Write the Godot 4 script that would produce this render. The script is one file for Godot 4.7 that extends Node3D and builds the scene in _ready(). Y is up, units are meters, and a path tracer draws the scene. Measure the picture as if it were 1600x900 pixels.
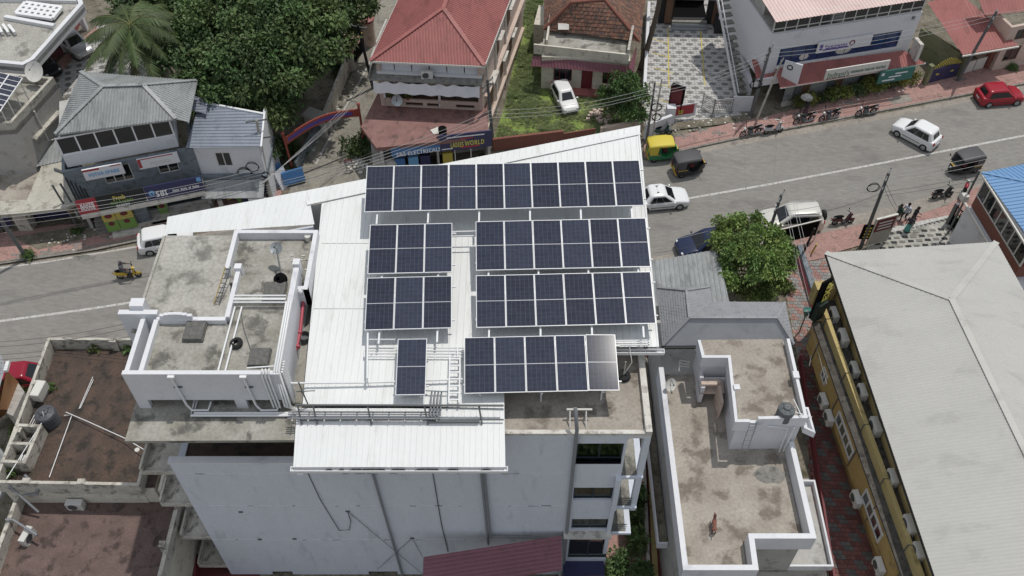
extends Node3D

# ---------------------------------------------------------------- mesh builder
class Mb:
	var v := PackedVector3Array()
	var n := PackedVector3Array()
	var uv := PackedVector2Array()
	var c := PackedColorArray()
	var col := Color.WHITE
	var painted := false

	func paint(k: Color) -> Mb:
		col = k
		painted = true
		return self

	func tri(a: Vector3, b: Vector3, d: Vector3) -> void:
		var m := (b - a).cross(d - a).normalized()
		v.append_array([a, d, b])
		n.append_array([m, m, m])
		uv.append_array([Vector2.ZERO, Vector2.ONE, Vector2(1, 0)])
		c.append_array([col, col, col])

	# corners counter-clockwise from outside; uv runs from a (bottom left) to d (top left)
	func quad(a: Vector3, b: Vector3, d: Vector3, e: Vector3) -> void:
		var m := (d - a).cross(e - b).normalized()
		v.append_array([a, d, b, a, e, d])
		n.append_array([m, m, m, m, m, m])
		uv.append_array([Vector2(0, 1), Vector2(1, 0), Vector2(1, 1), Vector2(0, 1), Vector2(0, 0), Vector2(1, 0)])
		c.append_array([col, col, col, col, col, col])

	func squad(p: Array, m: Array) -> void:
		for i in [0, 2, 1, 0, 3, 2]:
			v.append(p[i])
			n.append(m[i])
			uv.append(Vector2.ZERO)
			c.append(col)

	func box(at: Vector3, size: Vector3, xf := Transform3D.IDENTITY) -> Mb:
		var h := size / 2
		var p := []
		for i in 8:
			p.append(xf * (at + Vector3(h.x if i & 1 else -h.x, h.y if i & 2 else -h.y, h.z if i & 4 else -h.z)))
		quad(p[4], p[5], p[7], p[6])
		quad(p[1], p[0], p[2], p[3])
		quad(p[5], p[1], p[3], p[7])
		quad(p[0], p[4], p[6], p[2])
		quad(p[6], p[7], p[3], p[2])
		quad(p[0], p[1], p[5], p[4])
		return self

	# box between two corners
	func span(a: Vector3, b: Vector3, xf := Transform3D.IDENTITY) -> Mb:
		return box((a + b) / 2, (b - a).abs(), xf)

	# box with its upper edges chamfered
	func cbox(at: Vector3, size: Vector3, k: float, xf := Transform3D.IDENTITY) -> Mb:
		var h := size / 2
		var r0 := []
		var r1 := []
		var r2 := []
		for s in [Vector2(-1, 1), Vector2(1, 1), Vector2(1, -1), Vector2(-1, -1)]:
			r0.append(xf * (at + Vector3(s.x * h.x, -h.y, s.y * h.z)))
			r1.append(xf * (at + Vector3(s.x * h.x, h.y - k, s.y * h.z)))
			r2.append(xf * (at + Vector3(s.x * (h.x - k), h.y, s.y * (h.z - k))))
		for i in 4:
			var j := (i + 1) % 4
			quad(r0[i], r0[j], r1[j], r1[i])
			quad(r1[i], r1[j], r2[j], r2[i])
		quad(r2[0], r2[1], r2[2], r2[3])
		quad(r0[3], r0[2], r0[1], r0[0])
		return self

	# bar of rectangular section between two points
	func bar(a: Vector3, b: Vector3, w: float, h := -1.0) -> Mb:
		if h < 0:
			h = w
		var x := (b - a)
		var l := x.length()
		x /= l
		var side := x.cross(Vector3.UP)
		side = Vector3.RIGHT if side.length() < 0.01 else side.normalized()
		var up := side.cross(x)
		return box(Vector3.ZERO, Vector3(l, h, w), Transform3D(Basis(x, up, side), (a + b) / 2))

	func tube(pts: Array, r, sides := 8) -> Mb:
		var k := pts.size()
		var rings := []
		var norms := []
		var ref := Vector3.UP
		for i in k:
			var d: Vector3 = (pts[mini(i + 1, k - 1)] - pts[maxi(i - 1, 0)]).normalized()
			if absf(d.dot(ref)) > 0.95:
				ref = Vector3.RIGHT if absf(d.x) < 0.9 else Vector3.BACK
			var a := d.cross(ref).normalized()
			var b := d.cross(a)
			ref = a.cross(d).normalized()
			var rr: float = r[i] if r is Array else r
			var ring := []
			var nn := []
			for j in sides:
				var t := TAU * j / sides
				var m := a * cos(t) + b * sin(t)
				nn.append(m)
				ring.append(pts[i] + m * rr)
			rings.append(ring)
			norms.append(nn)
		for i in k - 1:
			for j in sides:
				var q := (j + 1) % sides
				squad([rings[i][j], rings[i][q], rings[i + 1][q], rings[i + 1][j]], [norms[i][j], norms[i][q], norms[i + 1][q], norms[i + 1][j]])
		for e in [0, k - 1]:
			for j in range(1, sides - 1):
				if e == 0:
					tri(rings[e][0], rings[e][j + 1], rings[e][j])
				else:
					tri(rings[e][0], rings[e][j], rings[e][j + 1])
		return self

	# profile of (radius, height) turned round the y axis of xf
	func lathe(prof: Array, xf := Transform3D.IDENTITY, sides := 20) -> Mb:
		for i in prof.size() - 1:
			var p: Vector2 = prof[i]
			var q: Vector2 = prof[i + 1]
			var nl := Vector2(q.y - p.y, p.x - q.x).normalized()
			for j in sides:
				var s := TAU * j / sides
				var t := TAU * (j + 1) / sides
				var f := func(pp: Vector2, ang: float) -> Vector3: return xf * Vector3(pp.x * cos(ang), pp.y, -pp.x * sin(ang))
				var g := func(ang: float) -> Vector3: return (xf.basis * Vector3(nl.x * cos(ang), nl.y, -nl.x * sin(ang))).normalized()
				squad([f.call(p, s), f.call(p, t), f.call(q, t), f.call(q, s)], [g.call(s), g.call(t), g.call(t), g.call(s)])
		return self

	# flat polygon of any outline, facing up-ish (the side with the larger y normal)
	func poly(pts: Array, down := false) -> Mb:
		var nn := Vector3.ZERO
		for i in pts.size():
			nn += (pts[i] as Vector3).cross(pts[(i + 1) % pts.size()])
		nn = nn.normalized()
		if (nn.y < 0) != down:
			nn = -nn
		var bx := nn.cross(Vector3.RIGHT if absf(nn.x) < 0.8 else Vector3.BACK).normalized()
		var by := nn.cross(bx)
		var flat := PackedVector2Array()
		for p in pts:
			flat.append(Vector2(p.dot(bx), p.dot(by)))
		var ix := Geometry2D.triangulate_polygon(flat)
		for i in range(0, ix.size(), 3):
			var a: Vector3 = pts[ix[i]]
			var b: Vector3 = pts[ix[i + 1]]
			var d: Vector3 = pts[ix[i + 2]]
			if (b - a).cross(d - a).dot(nn) < 0:
				tri(a, d, b)
			else:
				tri(a, b, d)
		return self

	# upright prism over an outline in x, z
	func prism(o: Array, y0: float, y1: float, cap := true) -> Mb:
		var area := 0.0
		for i in o.size():
			var p: Vector2 = o[i]
			var q: Vector2 = o[(i + 1) % o.size()]
			area += p.x * q.y - q.x * p.y
		var pts := o.duplicate()
		if area > 0:
			pts.reverse()
		for i in pts.size():
			var p: Vector2 = pts[i]
			var q: Vector2 = pts[(i + 1) % pts.size()]
			quad(Vector3(p.x, y0, p.y), Vector3(q.x, y0, q.y), Vector3(q.x, y1, q.y), Vector3(p.x, y1, p.y))
		if cap:
			poly(pts.map(func(p): return Vector3(p.x, y1, p.y)))
			poly(pts.map(func(p): return Vector3(p.x, y0, p.y)), true)
		return self

	# thick slanted sheet from a planar outline
	func sheet(pts: Array, t: float) -> Mb:
		var low := pts.map(func(p): return p - Vector3(0, t, 0))
		poly(pts)
		poly(low, true)
		var cen := Vector3.ZERO
		for p in pts:
			cen += p / pts.size()
		for i in pts.size():
			var j := (i + 1) % pts.size()
			var m: Vector3 = (pts[j] - pts[i]).cross(Vector3.UP)
			if m.dot(pts[i] - cen) > 0:
				quad(low[i], low[j], pts[j], pts[i])
			else:
				quad(low[j], low[i], pts[i], pts[j])
		return self

	# ribbed roofing sheet over a convex planar outline; ribs run along dir
	func ribbed(pts: Array, dir: Vector3, pitch: float, high: float, wave := false, thin := false) -> Mb:
		var nn: Vector3 = Vector3.ZERO
		for i in pts.size():
			nn += (pts[i] as Vector3).cross(pts[(i + 1) % pts.size()])
		nn = nn.normalized()
		if nn.y < 0:
			nn = -nn
		var dd := (dir - nn * dir.dot(nn)).normalized()
		var side := dd.cross(nn)
		var lo := INF
		var hi := -INF
		for p in pts:
			lo = minf(lo, p.dot(side))
			hi = maxf(hi, p.dot(side))
		var st := [Vector2(0, 0), Vector2(0.56, 0), Vector2(0.7, 1), Vector2(0.86, 1)]
		if thin:
			st = [Vector2(0, 0), Vector2(0.85, 0), Vector2(0.89, 1), Vector2(0.95, 1)]
		if wave:
			st = [Vector2(0, 0), Vector2(0.25, 0.5), Vector2(0.5, 1), Vector2(0.75, 0.5)]
		var cuts := []
		var k := floori(lo / pitch) - 1
		while k * pitch < hi + pitch:
			for s in st:
				cuts.append(Vector2((k + s.x) * pitch, s.y * high))
			k += 1
		for i in cuts.size() - 1:
			var a: Vector2 = cuts[i]
			var b: Vector2 = cuts[i + 1]
			if b.x <= lo or a.x >= hi:
				continue
			var cell := clip(clip(pts, side, a.x), -side, -b.x)
			if cell.size() < 3:
				continue
			var lift := []
			for p in cell:
				lift.append(p + nn * lerpf(a.y, b.y, clampf((p.dot(side) - a.x) / (b.x - a.x), 0, 1)))
			for j in range(1, lift.size() - 1):
				if (lift[j] - lift[0]).cross(lift[j + 1] - lift[0]).dot(nn) < 0:
					tri(lift[0], lift[j + 1], lift[j])
				else:
					tri(lift[0], lift[j], lift[j + 1])
		return self

	static func clip(pts: Array, ax: Vector3, at: float) -> Array:
		var out := []
		for i in pts.size():
			var p: Vector3 = pts[i]
			var q: Vector3 = pts[(i + 1) % pts.size()]
			var a := p.dot(ax) - at
			var b := q.dot(ax) - at
			if a >= 0:
				out.append(p)
			if (a > 0 and b < 0) or (a < 0 and b > 0):
				out.append(p.lerp(q, a / (a - b)))
		return out

	# smooth skin over rings of equal length
	func loft(rings: Array, closed := true, caps := true) -> Mb:
		var R := rings.size()
		var K: int = rings[0].size()
		var nm := []
		for i in R:
			var row := []
			for j in K:
				var u: Vector3 = rings[mini(i + 1, R - 1)][j] - rings[maxi(i - 1, 0)][j]
				var j1 := (j + 1) % K if closed else mini(j + 1, K - 1)
				var j0 := (j + K - 1) % K if closed else maxi(j - 1, 0)
				var w: Vector3 = rings[i][j1] - rings[i][j0]
				row.append(w.cross(u).normalized())
			nm.append(row)
		var mid := Vector3.ZERO
		for i in R:
			for p in rings[i]:
				mid += p / float(R * K)
		var sgn := 0.0
		for i in R:
			for j in K:
				sgn += nm[i][j].dot(rings[i][j] - mid)
		if sgn < 0:
			for i in R:
				for j in K:
					nm[i][j] = -nm[i][j]
		for i in R - 1:
			for j in (K if closed else K - 1):
				var q := (j + 1) % K
				if sgn < 0:
					squad([rings[i][q], rings[i][j], rings[i + 1][j], rings[i + 1][q]], [nm[i][q], nm[i][j], nm[i + 1][j], nm[i + 1][q]])
					continue
				squad([rings[i][j], rings[i][q], rings[i + 1][q], rings[i + 1][j]], [nm[i][j], nm[i][q], nm[i + 1][q], nm[i + 1][j]])
		if caps:
			for e in [0, R - 1]:
				var cen := Vector3.ZERO
				for p in rings[e]:
					cen += p / K
				for j in K:
					var q := (j + 1) % K
					if e == 0:
						tri(cen, rings[e][q], rings[e][j])
					else:
						tri(cen, rings[e][j], rings[e][q])
		return self

	func ball(at: Vector3, r: Vector3, xf := Transform3D.IDENTITY, sides := 12, rows := 7) -> Mb:
		var rings := []
		for i in rows + 1:
			var t := -PI / 2 + PI * i / rows
			var ring := []
			for j in sides:
				var s := TAU * j / sides
				ring.append(xf * (at + Vector3(r.x * maxf(cos(t), 0.02) * cos(s), r.y * sin(t), -r.z * maxf(cos(t), 0.02) * sin(s))))
			rings.append(ring)
		return loft(rings)

	func mesh() -> ArrayMesh:
		var m := ArrayMesh.new()
		if v.is_empty():
			return m
		var a := []
		a.resize(Mesh.ARRAY_MAX)
		a[Mesh.ARRAY_VERTEX] = v
		a[Mesh.ARRAY_NORMAL] = n
		a[Mesh.ARRAY_TEX_UV] = uv
		if painted:
			a[Mesh.ARRAY_COLOR] = c
		m.add_surface_from_arrays(Mesh.PRIMITIVE_TRIANGLES, a)
		return m


# ---------------------------------------------------------------- scene helpers
var M := {}
var used := {}
var rng := RandomNumberGenerator.new()

func V(x: float, y: float, z: float) -> Vector3:
	return Vector3(x, y, z)

func numbered(s: String) -> String:
	var k: int = used.get(s, 0)
	used[s] = k + 1
	return s if k == 0 else "%s_%03d" % [s, k]

func tag(o: Node3D, label: String, category := "", group := "", kind := "") -> Node3D:
	o.set_meta("label", label)
	if category:
		o.set_meta("category", category)
	if group:
		o.set_meta("group", group)
	if kind:
		o.set_meta("kind", kind)
	return o

func thing(called: String, label: String, category: String, at := Vector3.ZERO, turn := 0.0, group := "") -> Node3D:
	var o := Node3D.new()
	o.name = numbered(called)
	add_child(o)
	o.position = at
	o.rotation.y = turn
	tag(o, label, category, group)
	return o

func obj(called: String, mb, mat, parent: Node = self) -> MeshInstance3D:
	var o := MeshInstance3D.new()
	o.name = called if parent != self else numbered(called)
	o.mesh = mb.mesh() if mb is Mb else mb
	o.material_override = M[mat] if mat is String else mat
	parent.add_child(o, true)
	return o

func solo(called: String, mb, mat, label: String, category: String, group := "") -> MeshInstance3D:
	var o := obj(called, mb, mat)
	tag(o, label, category, group)
	return o

func struct(called: String, mb, mat) -> MeshInstance3D:
	var o := obj(called, mb, mat)
	o.set_meta("kind", "structure")
	return o

func dup(src: Node3D, at: Vector3, turn: float, label: String, group := "") -> Node3D:
	var o := src.duplicate()
	var base := String(src.name)
	if base.length() > 4 and base[-4] == "_" and base.right(3).is_valid_int():
		base = base.left(-4)
	o.name = numbered(base)
	add_child(o)
	o.position = at
	o.rotation.y = turn
	o.set_meta("label", label)
	if group:
		o.set_meta("group", group)
	return o

# frame of an upright wall: x from A to B, y up, z out of the wall
func wall(a: Vector3, b: Vector3) -> Transform3D:
	var x := (b - a)
	x.y = 0
	x = x.normalized()
	return Transform3D(Basis(x, Vector3.UP, x.cross(Vector3.UP)), a)

# box on a wall: rectangle r, from depth d0 to d1 (positive = proud)
func fbox(m: Mb, xf: Transform3D, r: Rect2, d0: float, d1: float) -> Mb:
	return m.span(Vector3(r.position.x, r.position.y, d0), Vector3(r.end.x, r.end.y, d1), xf)

# a wall face with openings cut through it, thickness t behind the face
func holed(m: Mb, xf: Transform3D, r: Rect2, holes: Array, t: float) -> Mb:
	var xs := [r.position.x, r.end.x]
	for h in holes:
		xs.append(clampf(h.position.x, r.position.x, r.end.x))
		xs.append(clampf(h.end.x, r.position.x, r.end.x))
	xs.sort()
	for i in xs.size() - 1:
		if xs[i + 1] - xs[i] < 0.005:
			continue
		var mid: float = (xs[i] + xs[i + 1]) / 2
		var spans := []
		for h in holes:
			if h.position.x < mid and h.end.x > mid:
				spans.append(Vector2(h.position.y, h.end.y))
		spans.sort_custom(func(a, b): return a.x < b.x)
		var y := r.position.y
		for s in spans:
			if s.x > y + 0.005:
				m.span(Vector3(xs[i], y, -t), Vector3(xs[i + 1], s.x, 0), xf)
			y = maxf(y, s.y)
		if y < r.end.y - 0.005:
			m.span(Vector3(xs[i], y, -t), Vector3(xs[i + 1], r.end.y, 0), xf)
	return m

# window part: frame with sub-parts pane; n panes side by side
func window(parent: Node, xf: Transform3D, r: Rect2, n: int, depth := -0.12, frame := "window_frame_white", glass := "glass_dark", fw := 0.06, rows := 1) -> MeshInstance3D:
	var f := Mb.new()
	fbox(f, xf, Rect2(r.position, Vector2(r.size.x, fw)), depth - 0.05, depth + 0.04)
	fbox(f, xf, Rect2(r.position.x, r.end.y - fw, r.size.x, fw), depth - 0.05, depth + 0.04)
	for i in n + 1:
		var x := r.position.x + (r.size.x - fw) * i / n
		fbox(f, xf, Rect2(x, r.position.y + fw, fw, r.size.y - 2 * fw), depth - 0.05, depth + 0.04)
	var w := obj("window", f, frame, parent)
	for i in n:
		for j in rows:
			var p := Mb.new()
			var x := r.position.x + (r.size.x - fw) * i / n + fw
			var hh := (r.size.y - 2 * fw) / rows
			fbox(p, xf, Rect2(x, r.position.y + fw + j * hh + (0.02 if j else 0.0), (r.size.x - fw) / n - fw, hh - 0.02), depth - 0.02, depth)
			obj("pane", p, glass, w)
	return w

func words(parent: Node, text: String, xf: Transform3D, at: Vector3, size: float, mat: String, wide := 0.0, font := "Droid Sans", bold := true) -> void:
	var t := TextMesh.new()
	var sf := SystemFont.new()
	sf.font_names = PackedStringArray([font])
	sf.font_weight = 700 if bold else 400
	t.font = sf
	t.text = text
	t.font_size = 64
	t.pixel_size = size / 46.0
	t.depth = 0.02
	var o := MeshInstance3D.new()
	o.name = "lettering"
	o.mesh = t
	o.material_override = M[mat]
	parent.add_child(o, true)
	var k := 1.0
	if wide > 0:
		var w := t.get_aabb().size.x
		if w > 0.01:
			k = wide / w
	o.transform = xf * Transform3D(Basis.from_scale(Vector3(k, 1, 1)), at)

# ring wall (parapet) along an outline; inner side offset by t
func ring(m: Mb, o: Array, t: float, y0: float, y1: float, closed := true) -> Mb:
	var k := o.size()
	var area := 0.0
	for i in k:
		area += o[i].x * o[(i + 1) % k].y - o[(i + 1) % k].x * o[i].y
	var s := 1.0 if area > 0 else -1.0
	var inn := []
	for i in k:
		var p: Vector2 = o[i]
		var d0: Vector2 = (p - o[(i + k - 1) % k]).normalized()
		var d1: Vector2 = (o[(i + 1) % k] - p).normalized()
		if not closed and i == 0:
			d0 = d1
		if not closed and i == k - 1:
			d1 = d0
		var n0 := Vector2(-d0.y, d0.x) * s
		var n1 := Vector2(-d1.y, d1.x) * s
		var b := (n0 + n1).normalized()
		inn.append(p + b * t / maxf(b.dot(n0), 0.35))
	for i in (k if closed else k - 1):
		var j := (i + 1) % k
		m.prism([o[i], o[j], inn[j], inn[i]], y0, y1)
	return m

func wire(m: Mb, a: Vector3, b: Vector3, sag: float, r := 0.012) -> Mb:
	var pts := []
	for i in 9:
		var t := i / 8.0
		pts.append(a.lerp(b, t) - Vector3(0, sag * 4 * t * (1 - t), 0))
	return m.tube(pts, r, 5)

# ---------------------------------------------------------------- textures and materials
func tex(sd: int, a: Color, b: Color, stain: Color, f1: float, f2: float, thr: float, grain := 0.05, full := 512, soft := 0.16) -> ImageTexture:
	var size := full / 2
	var na := FastNoiseLite.new()
	na.seed = sd
	na.frequency = f1
	na.fractal_octaves = 5
	var nb := FastNoiseLite.new()
	nb.seed = sd + 17
	nb.frequency = f2
	nb.fractal_octaves = 6
	nb.fractal_gain = 0.62
	nb.domain_warp_enabled = true
	nb.domain_warp_amplitude = 28.0
	nb.domain_warp_frequency = f2 * 1.5
	var nc := FastNoiseLite.new()
	nc.seed = sd + 5
	nc.frequency = 0.11
	nc.fractal_octaves = 3
	var ic := nc.get_seamless_image(size, size).get_data()
	var ia := na.get_seamless_image(size, size).get_data()
	var ib := nb.get_seamless_image(size, size).get_data()
	var out := PackedByteArray()
	out.resize(size * size * 3)
	var r := RandomNumberGenerator.new()
	r.seed = sd
	var la := PackedVector3Array()
	var ls := PackedFloat32Array()
	var lg := PackedFloat32Array()
	for i in 256:
		var k := a.lerp(b, i / 255.0)
		la.append(Vector3(k.r, k.g, k.b) * 255.0)
		ls.append(smoothstep(thr, thr + 0.34, i / 255.0) * 0.85)
		lg.append(1.0 + (i / 255.0 - 0.5) * 3.0 * grain)
	var st := Vector3(stain.r, stain.g, stain.b) * 255.0
	var top := Vector3(255, 255, 255)
	var gr := 1.4 * grain
	for i in size * size:
		var k := (la[ia[i]].lerp(st, ls[ib[i]]) * (lg[ic[i]] + (r.randf() - 0.5) * gr)).min(top)
		out[i * 3] = int(k.x)
		out[i * 3 + 1] = int(k.y)
		out[i * 3 + 2] = int(k.z)
	var im := Image.create_from_data(size, size, false, Image.FORMAT_RGB8, out)
	im.generate_mipmaps()
	return ImageTexture.create_from_image(im)

func flat(col: Color, rough := 0.7, metal := 0.0, spec := 0.5) -> StandardMaterial3D:
	var m := StandardMaterial3D.new()
	m.albedo_color = col
	m.roughness = rough
	m.metallic = metal
	m.metallic_specular = spec
	return m

func worn(t: Texture2D, metres: float, rough := 0.85, tint := Color.WHITE, bump: Texture2D = null, deep := 0.5, pull := Vector3.ONE) -> StandardMaterial3D:
	var m := flat(tint, rough)
	m.albedo_texture = t
	m.uv1_triplanar = true
	m.uv1_world_triplanar = true
	m.uv1_scale = Vector3.ONE / (metres * 1.3) / pull
	if bump:
		m.normal_enabled = true
		m.normal_texture = bump
		m.normal_scale = deep
	return m

func bumps(sd: int, f: float) -> ImageTexture:
	var na := FastNoiseLite.new()
	na.seed = sd
	na.frequency = f
	na.fractal_octaves = 4
	var im := na.get_seamless_image(512, 512)
	im.convert(Image.FORMAT_RGBA8)
	im.bump_map_to_normal_map(4.0)
	return ImageTexture.create_from_image(im)

func painted_mat(rough := 0.7) -> StandardMaterial3D:
	var m := flat(Color.WHITE, rough)
	m.vertex_color_use_as_albedo = true
	return m

func hexc(s: String) -> Color:
	return Color.html(s)

# ---------------------------------------------------------------- scene
func _ready() -> void:
	rng.seed = 4711
	set_stage()
	make_materials()
	build_ground()
	build_main_house()
	build_solar_panels()
	build_roof_things()
	build_terrace_house()
	build_yellow_block()
	build_brown_house()
	build_shop_row()
	build_red_roof_house()
	build_tiled_house()
	build_gym()
	build_pink_roof_block()
	build_right_edge()
	build_villa()
	build_street()
	build_vehicles()
	build_people()
	build_plants()
	build_south_trees()
	build_wires()

func set_stage() -> void:
	var cam := Camera3D.new()
	cam.name = "camera"
	add_child(cam)
	cam.position = V(0, 50, 0)
	cam.rotation_degrees = V(-50.3, 0, 0)
	cam.fov = 33.83
	cam.far = 1500.0
	cam.current = true
	var we := WorldEnvironment.new()
	we.name = "environment"
	var env := Environment.new()
	env.background_mode = Environment.BG_SKY
	var sky := Sky.new()
	# hazy bright sky: pale horizon, soft blue zenith, aureole of haze round the sun, thin cloud
	var to_sun := V(0.235, 1.0, -0.26).normalized()
	var pano := Image.create(256, 128, false, Image.FORMAT_RGBF)
	var cloud := FastNoiseLite.new()
	cloud.seed = 31
	cloud.frequency = 1.6
	cloud.fractal_octaves = 4
	for j in 128:
		for i in 256:
			var th := PI * (j + 0.5) / 128.0
			var ph := TAU * ((i + 0.5) / 256.0 - 0.5)
			var d := V(sin(th) * sin(ph), cos(th), -sin(th) * cos(ph))
			var k := Color(0.42, 0.485, 0.59).lerp(Color(0.69, 0.73, 0.78), pow(1.0 - absf(d.y), 2.0))
			if d.y < 0:
				k = Color(0.5, 0.5, 0.49)
			else:
				k = k.lerp(Color(0.86, 0.87, 0.88), smoothstep(-0.1, 0.5, cloud.get_noise_3dv(d)) * 0.55)
				var a := rad_to_deg(d.angle_to(to_sun))
				k += Color(5.6, 5.7, 6.2) * exp(-a / 4.0) + Color(0.5, 0.49, 0.47) * exp(-a / 20.0)
			pano.set_pixel(i, j, k)
	var sm := PanoramaSkyMaterial.new()
	sm.panorama = ImageTexture.create_from_image(pano)
	sky.sky_material = sm
	env.sky = sky
	env.tonemap_mode = Environment.TONE_MAPPER_LINEAR
	env.tonemap_exposure = 0.70
	env.sdfgi_enabled = true
	env.ssao_enabled = true
	env.ssil_enabled = true
	we.environment = env
	add_child(we)
	var sun := DirectionalLight3D.new()
	sun.name = "sun"
	sun.light_energy = 1.1
	sun.light_color = Color(1.0, 0.98, 0.95)
	sun.light_angular_distance = 0.8
	sun.shadow_enabled = true
	add_child(sun)
	sun.look_at_from_position(Vector3.ZERO, -to_sun, Vector3.FORWARD)

func make_materials() -> void:
	var b1 := bumps(5, 0.05)
	var b2 := bumps(9, 0.12)
	# concrete roofs and terraces
	M.concrete = worn(tex(11, hexc("aaa8a1"), hexc("868379"), hexc("5a5853"), 0.012, 0.016, 0.5, 0.055), 5.0, 0.92, Color.WHITE, b1, 0.4)
	M.concrete_pale = worn(tex(12, hexc("b4b2ab"), hexc("9a9890"), hexc("706e68"), 0.01, 0.013, 0.56, 0.06), 6.0, 0.92, Color.WHITE, b1, 0.4)
	M.concrete_grey = worn(tex(13, hexc("8f8d88"), hexc("72706b"), hexc("53524e"), 0.02, 0.03, 0.55, 0.06), 3.0, 0.93, Color.WHITE, b1, 0.5)
	M.concrete_brown = worn(tex(14, hexc("aca59b"), hexc("938b81"), hexc("70685f"), 0.01, 0.012, 0.48, 0.045, 1024), 9.0, 0.9, Color.WHITE, b1, 0.3)
	M.concrete_dark = worn(tex(15, hexc("5d5a55"), hexc("403d3a"), hexc("2a2826"), 0.02, 0.03, 0.55, 0.08), 3.0, 0.93, Color.WHITE, b1, 0.5)
	M.hatch = worn(tex(16, hexc("757471"), hexc("5b5a57"), hexc("474643"), 0.03, 0.06, 0.55, 0.1), 1.5, 0.95, Color.WHITE, b2, 0.8)
	M.terracotta = worn(tex(17, hexc("463d37"), hexc("5f4d44"), hexc("312d29"), 0.012, 0.016, 0.48, 0.08, 1024), 7.0, 0.93, Color.WHITE, b2, 0.6)
	M.mauve_floor = worn(tex(18, hexc("72605b"), hexc("5f4f4a"), hexc("3f3531"), 0.012, 0.014, 0.5, 0.05, 1024), 7.0, 0.93, Color.WHITE, b1, 0.4)
	# walls
	M.wall_white = worn(tex(21, hexc("dcdde0"), hexc("d2d3d7"), hexc("b9bac0"), 0.01, 0.012, 0.66, 0.012), 7.0, 0.75)
	M.wall_front = worn(tex(22, hexc("d3d8e2"), hexc("ccd1db"), hexc("bcc1ca"), 0.012, 0.016, 0.62, 0.014, 1024), 6.0, 0.75, Color.WHITE, b1, 0.1, V(1, 3.5, 1))  # bluish: skylight on the shaded front is partly painted into this colour
	M.wall_grimy = worn(tex(23, hexc("d4d1ca"), hexc("c0bcb4"), hexc("8a857e"), 0.012, 0.02, 0.52, 0.03), 3.0, 0.85, Color.WHITE, b1, 0.2, V(1, 2.5, 1))
	M.wall_grey = worn(tex(24, hexc("b9b7b3"), hexc("a8a6a2"), hexc("86847f"), 0.012, 0.018, 0.62, 0.02), 5.0, 0.85)
	M.wall_cream = worn(tex(25, hexc("d3cec2"), hexc("c5bfb1"), hexc("958d80"), 0.012, 0.02, 0.6, 0.03), 4.0, 0.85)
	M.roof_cream = worn(tex(44, hexc("bab7ac"), hexc("aaa79c"), hexc("827e73"), 0.012, 0.018, 0.52, 0.04), 4.0, 0.9)
	M.wall_pink = worn(tex(26, hexc("c9b8ac"), hexc("bdaa9d"), hexc("8f8176"), 0.012, 0.02, 0.6, 0.03), 5.0, 0.85)
	M.wall_yellow = worn(tex(27, hexc("bba976"), hexc("ae9c69"), hexc("867850"), 0.012, 0.02, 0.58, 0.03), 5.0, 0.85)
	M.wall_ochre = worn(tex(38, hexc("b59a64"), hexc("a88c57"), hexc("83704a"), 0.012, 0.02, 0.58, 0.03), 5.0, 0.85)
	M.wall_blue = worn(tex(28, hexc("7d868d"), hexc("6e777e"), hexc("50575d"), 0.012, 0.02, 0.54, 0.04), 3.0, 0.85)
	M.wall_dirty = worn(tex(29, hexc("c9c5bb"), hexc("aaa69c"), hexc("6a665f"), 0.012, 0.02, 0.55, 0.06), 3.0, 0.9, Color.WHITE, b1, 0.4)
	M.wall_green = worn(tex(39, hexc("7d8064"), hexc("6e7157"), hexc("555746"), 0.012, 0.02, 0.6, 0.04), 3.0, 0.9)
	M.brick = worn(tex(40, hexc("8d5f52"), hexc("774b41"), hexc("5c3c35"), 0.05, 0.08, 0.55, 0.1), 2.0, 0.9)
	# roofs
	M.sheet_white = worn(tex(31, hexc("e2e4e3"), hexc("dcdedd"), hexc("cccdc9"), 0.012, 0.018, 0.6, 0.01, 1024), 6.0, 0.45, Color.WHITE, null, 0.5, V(1, 1, 4))
	M.sheet_cream = worn(tex(32, hexc("bbbab5"), hexc("b3b2ad"), hexc("a09f9a"), 0.012, 0.014, 0.58, 0.012, 1024), 13.0, 0.55, Color.WHITE, null, 0.5, V(2, 1, 1))
	M.sheet_grey = worn(tex(33, hexc("9da0a0"), hexc("898c8c"), hexc("686a6b"), 0.012, 0.02, 0.5, 0.05), 4.0, 0.5, Color.WHITE, null, 0.5, V(1, 1, 3))
	M.sheet_bluegrey = worn(tex(34, hexc("8d94a0"), hexc("7f8692"), hexc("6a707a"), 0.012, 0.02, 0.6, 0.03), 5.0, 0.5)
	M.sheet_red = worn(tex(35, hexc("a06460"), hexc("935955"), hexc("754844"), 0.012, 0.018, 0.54, 0.04), 5.0, 0.6, Color.WHITE, null, 0.5, V(1, 1, 2.5))
	M.sheet_maroon = worn(tex(36, hexc("835660"), hexc("784c56"), hexc("634047"), 0.01, 0.016, 0.6, 0.03), 5.0, 0.5)
	M.sheet_blue = flat(hexc("6f97c0"), 0.5)
	M.sheet_pink = worn(tex(37, hexc("dcc5bf"), hexc("d0b8b2"), hexc("b39b96"), 0.01, 0.016, 0.62, 0.02), 6.0, 0.5)
	M.tile_grey = worn(tex(41, hexc("97989b"), hexc("8a8b8f"), hexc("77787b"), 0.02, 0.03, 0.56, 0.035), 4.0, 0.7)
	M.slab_bluegrey = worn(tex(42, hexc("999b9f"), hexc("8f9195"), hexc("808286"), 0.012, 0.02, 0.58, 0.015), 6.0, 0.65)
	M.old_tile = painted_mat(0.9)
	# grounds
	M.soil = worn(tex(51, hexc("837d70"), hexc("676053"), hexc("4a4a38"), 0.02, 0.03, 0.52, 0.1), 6.0, 0.95, Color.WHITE, b2, 0.6)
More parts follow.
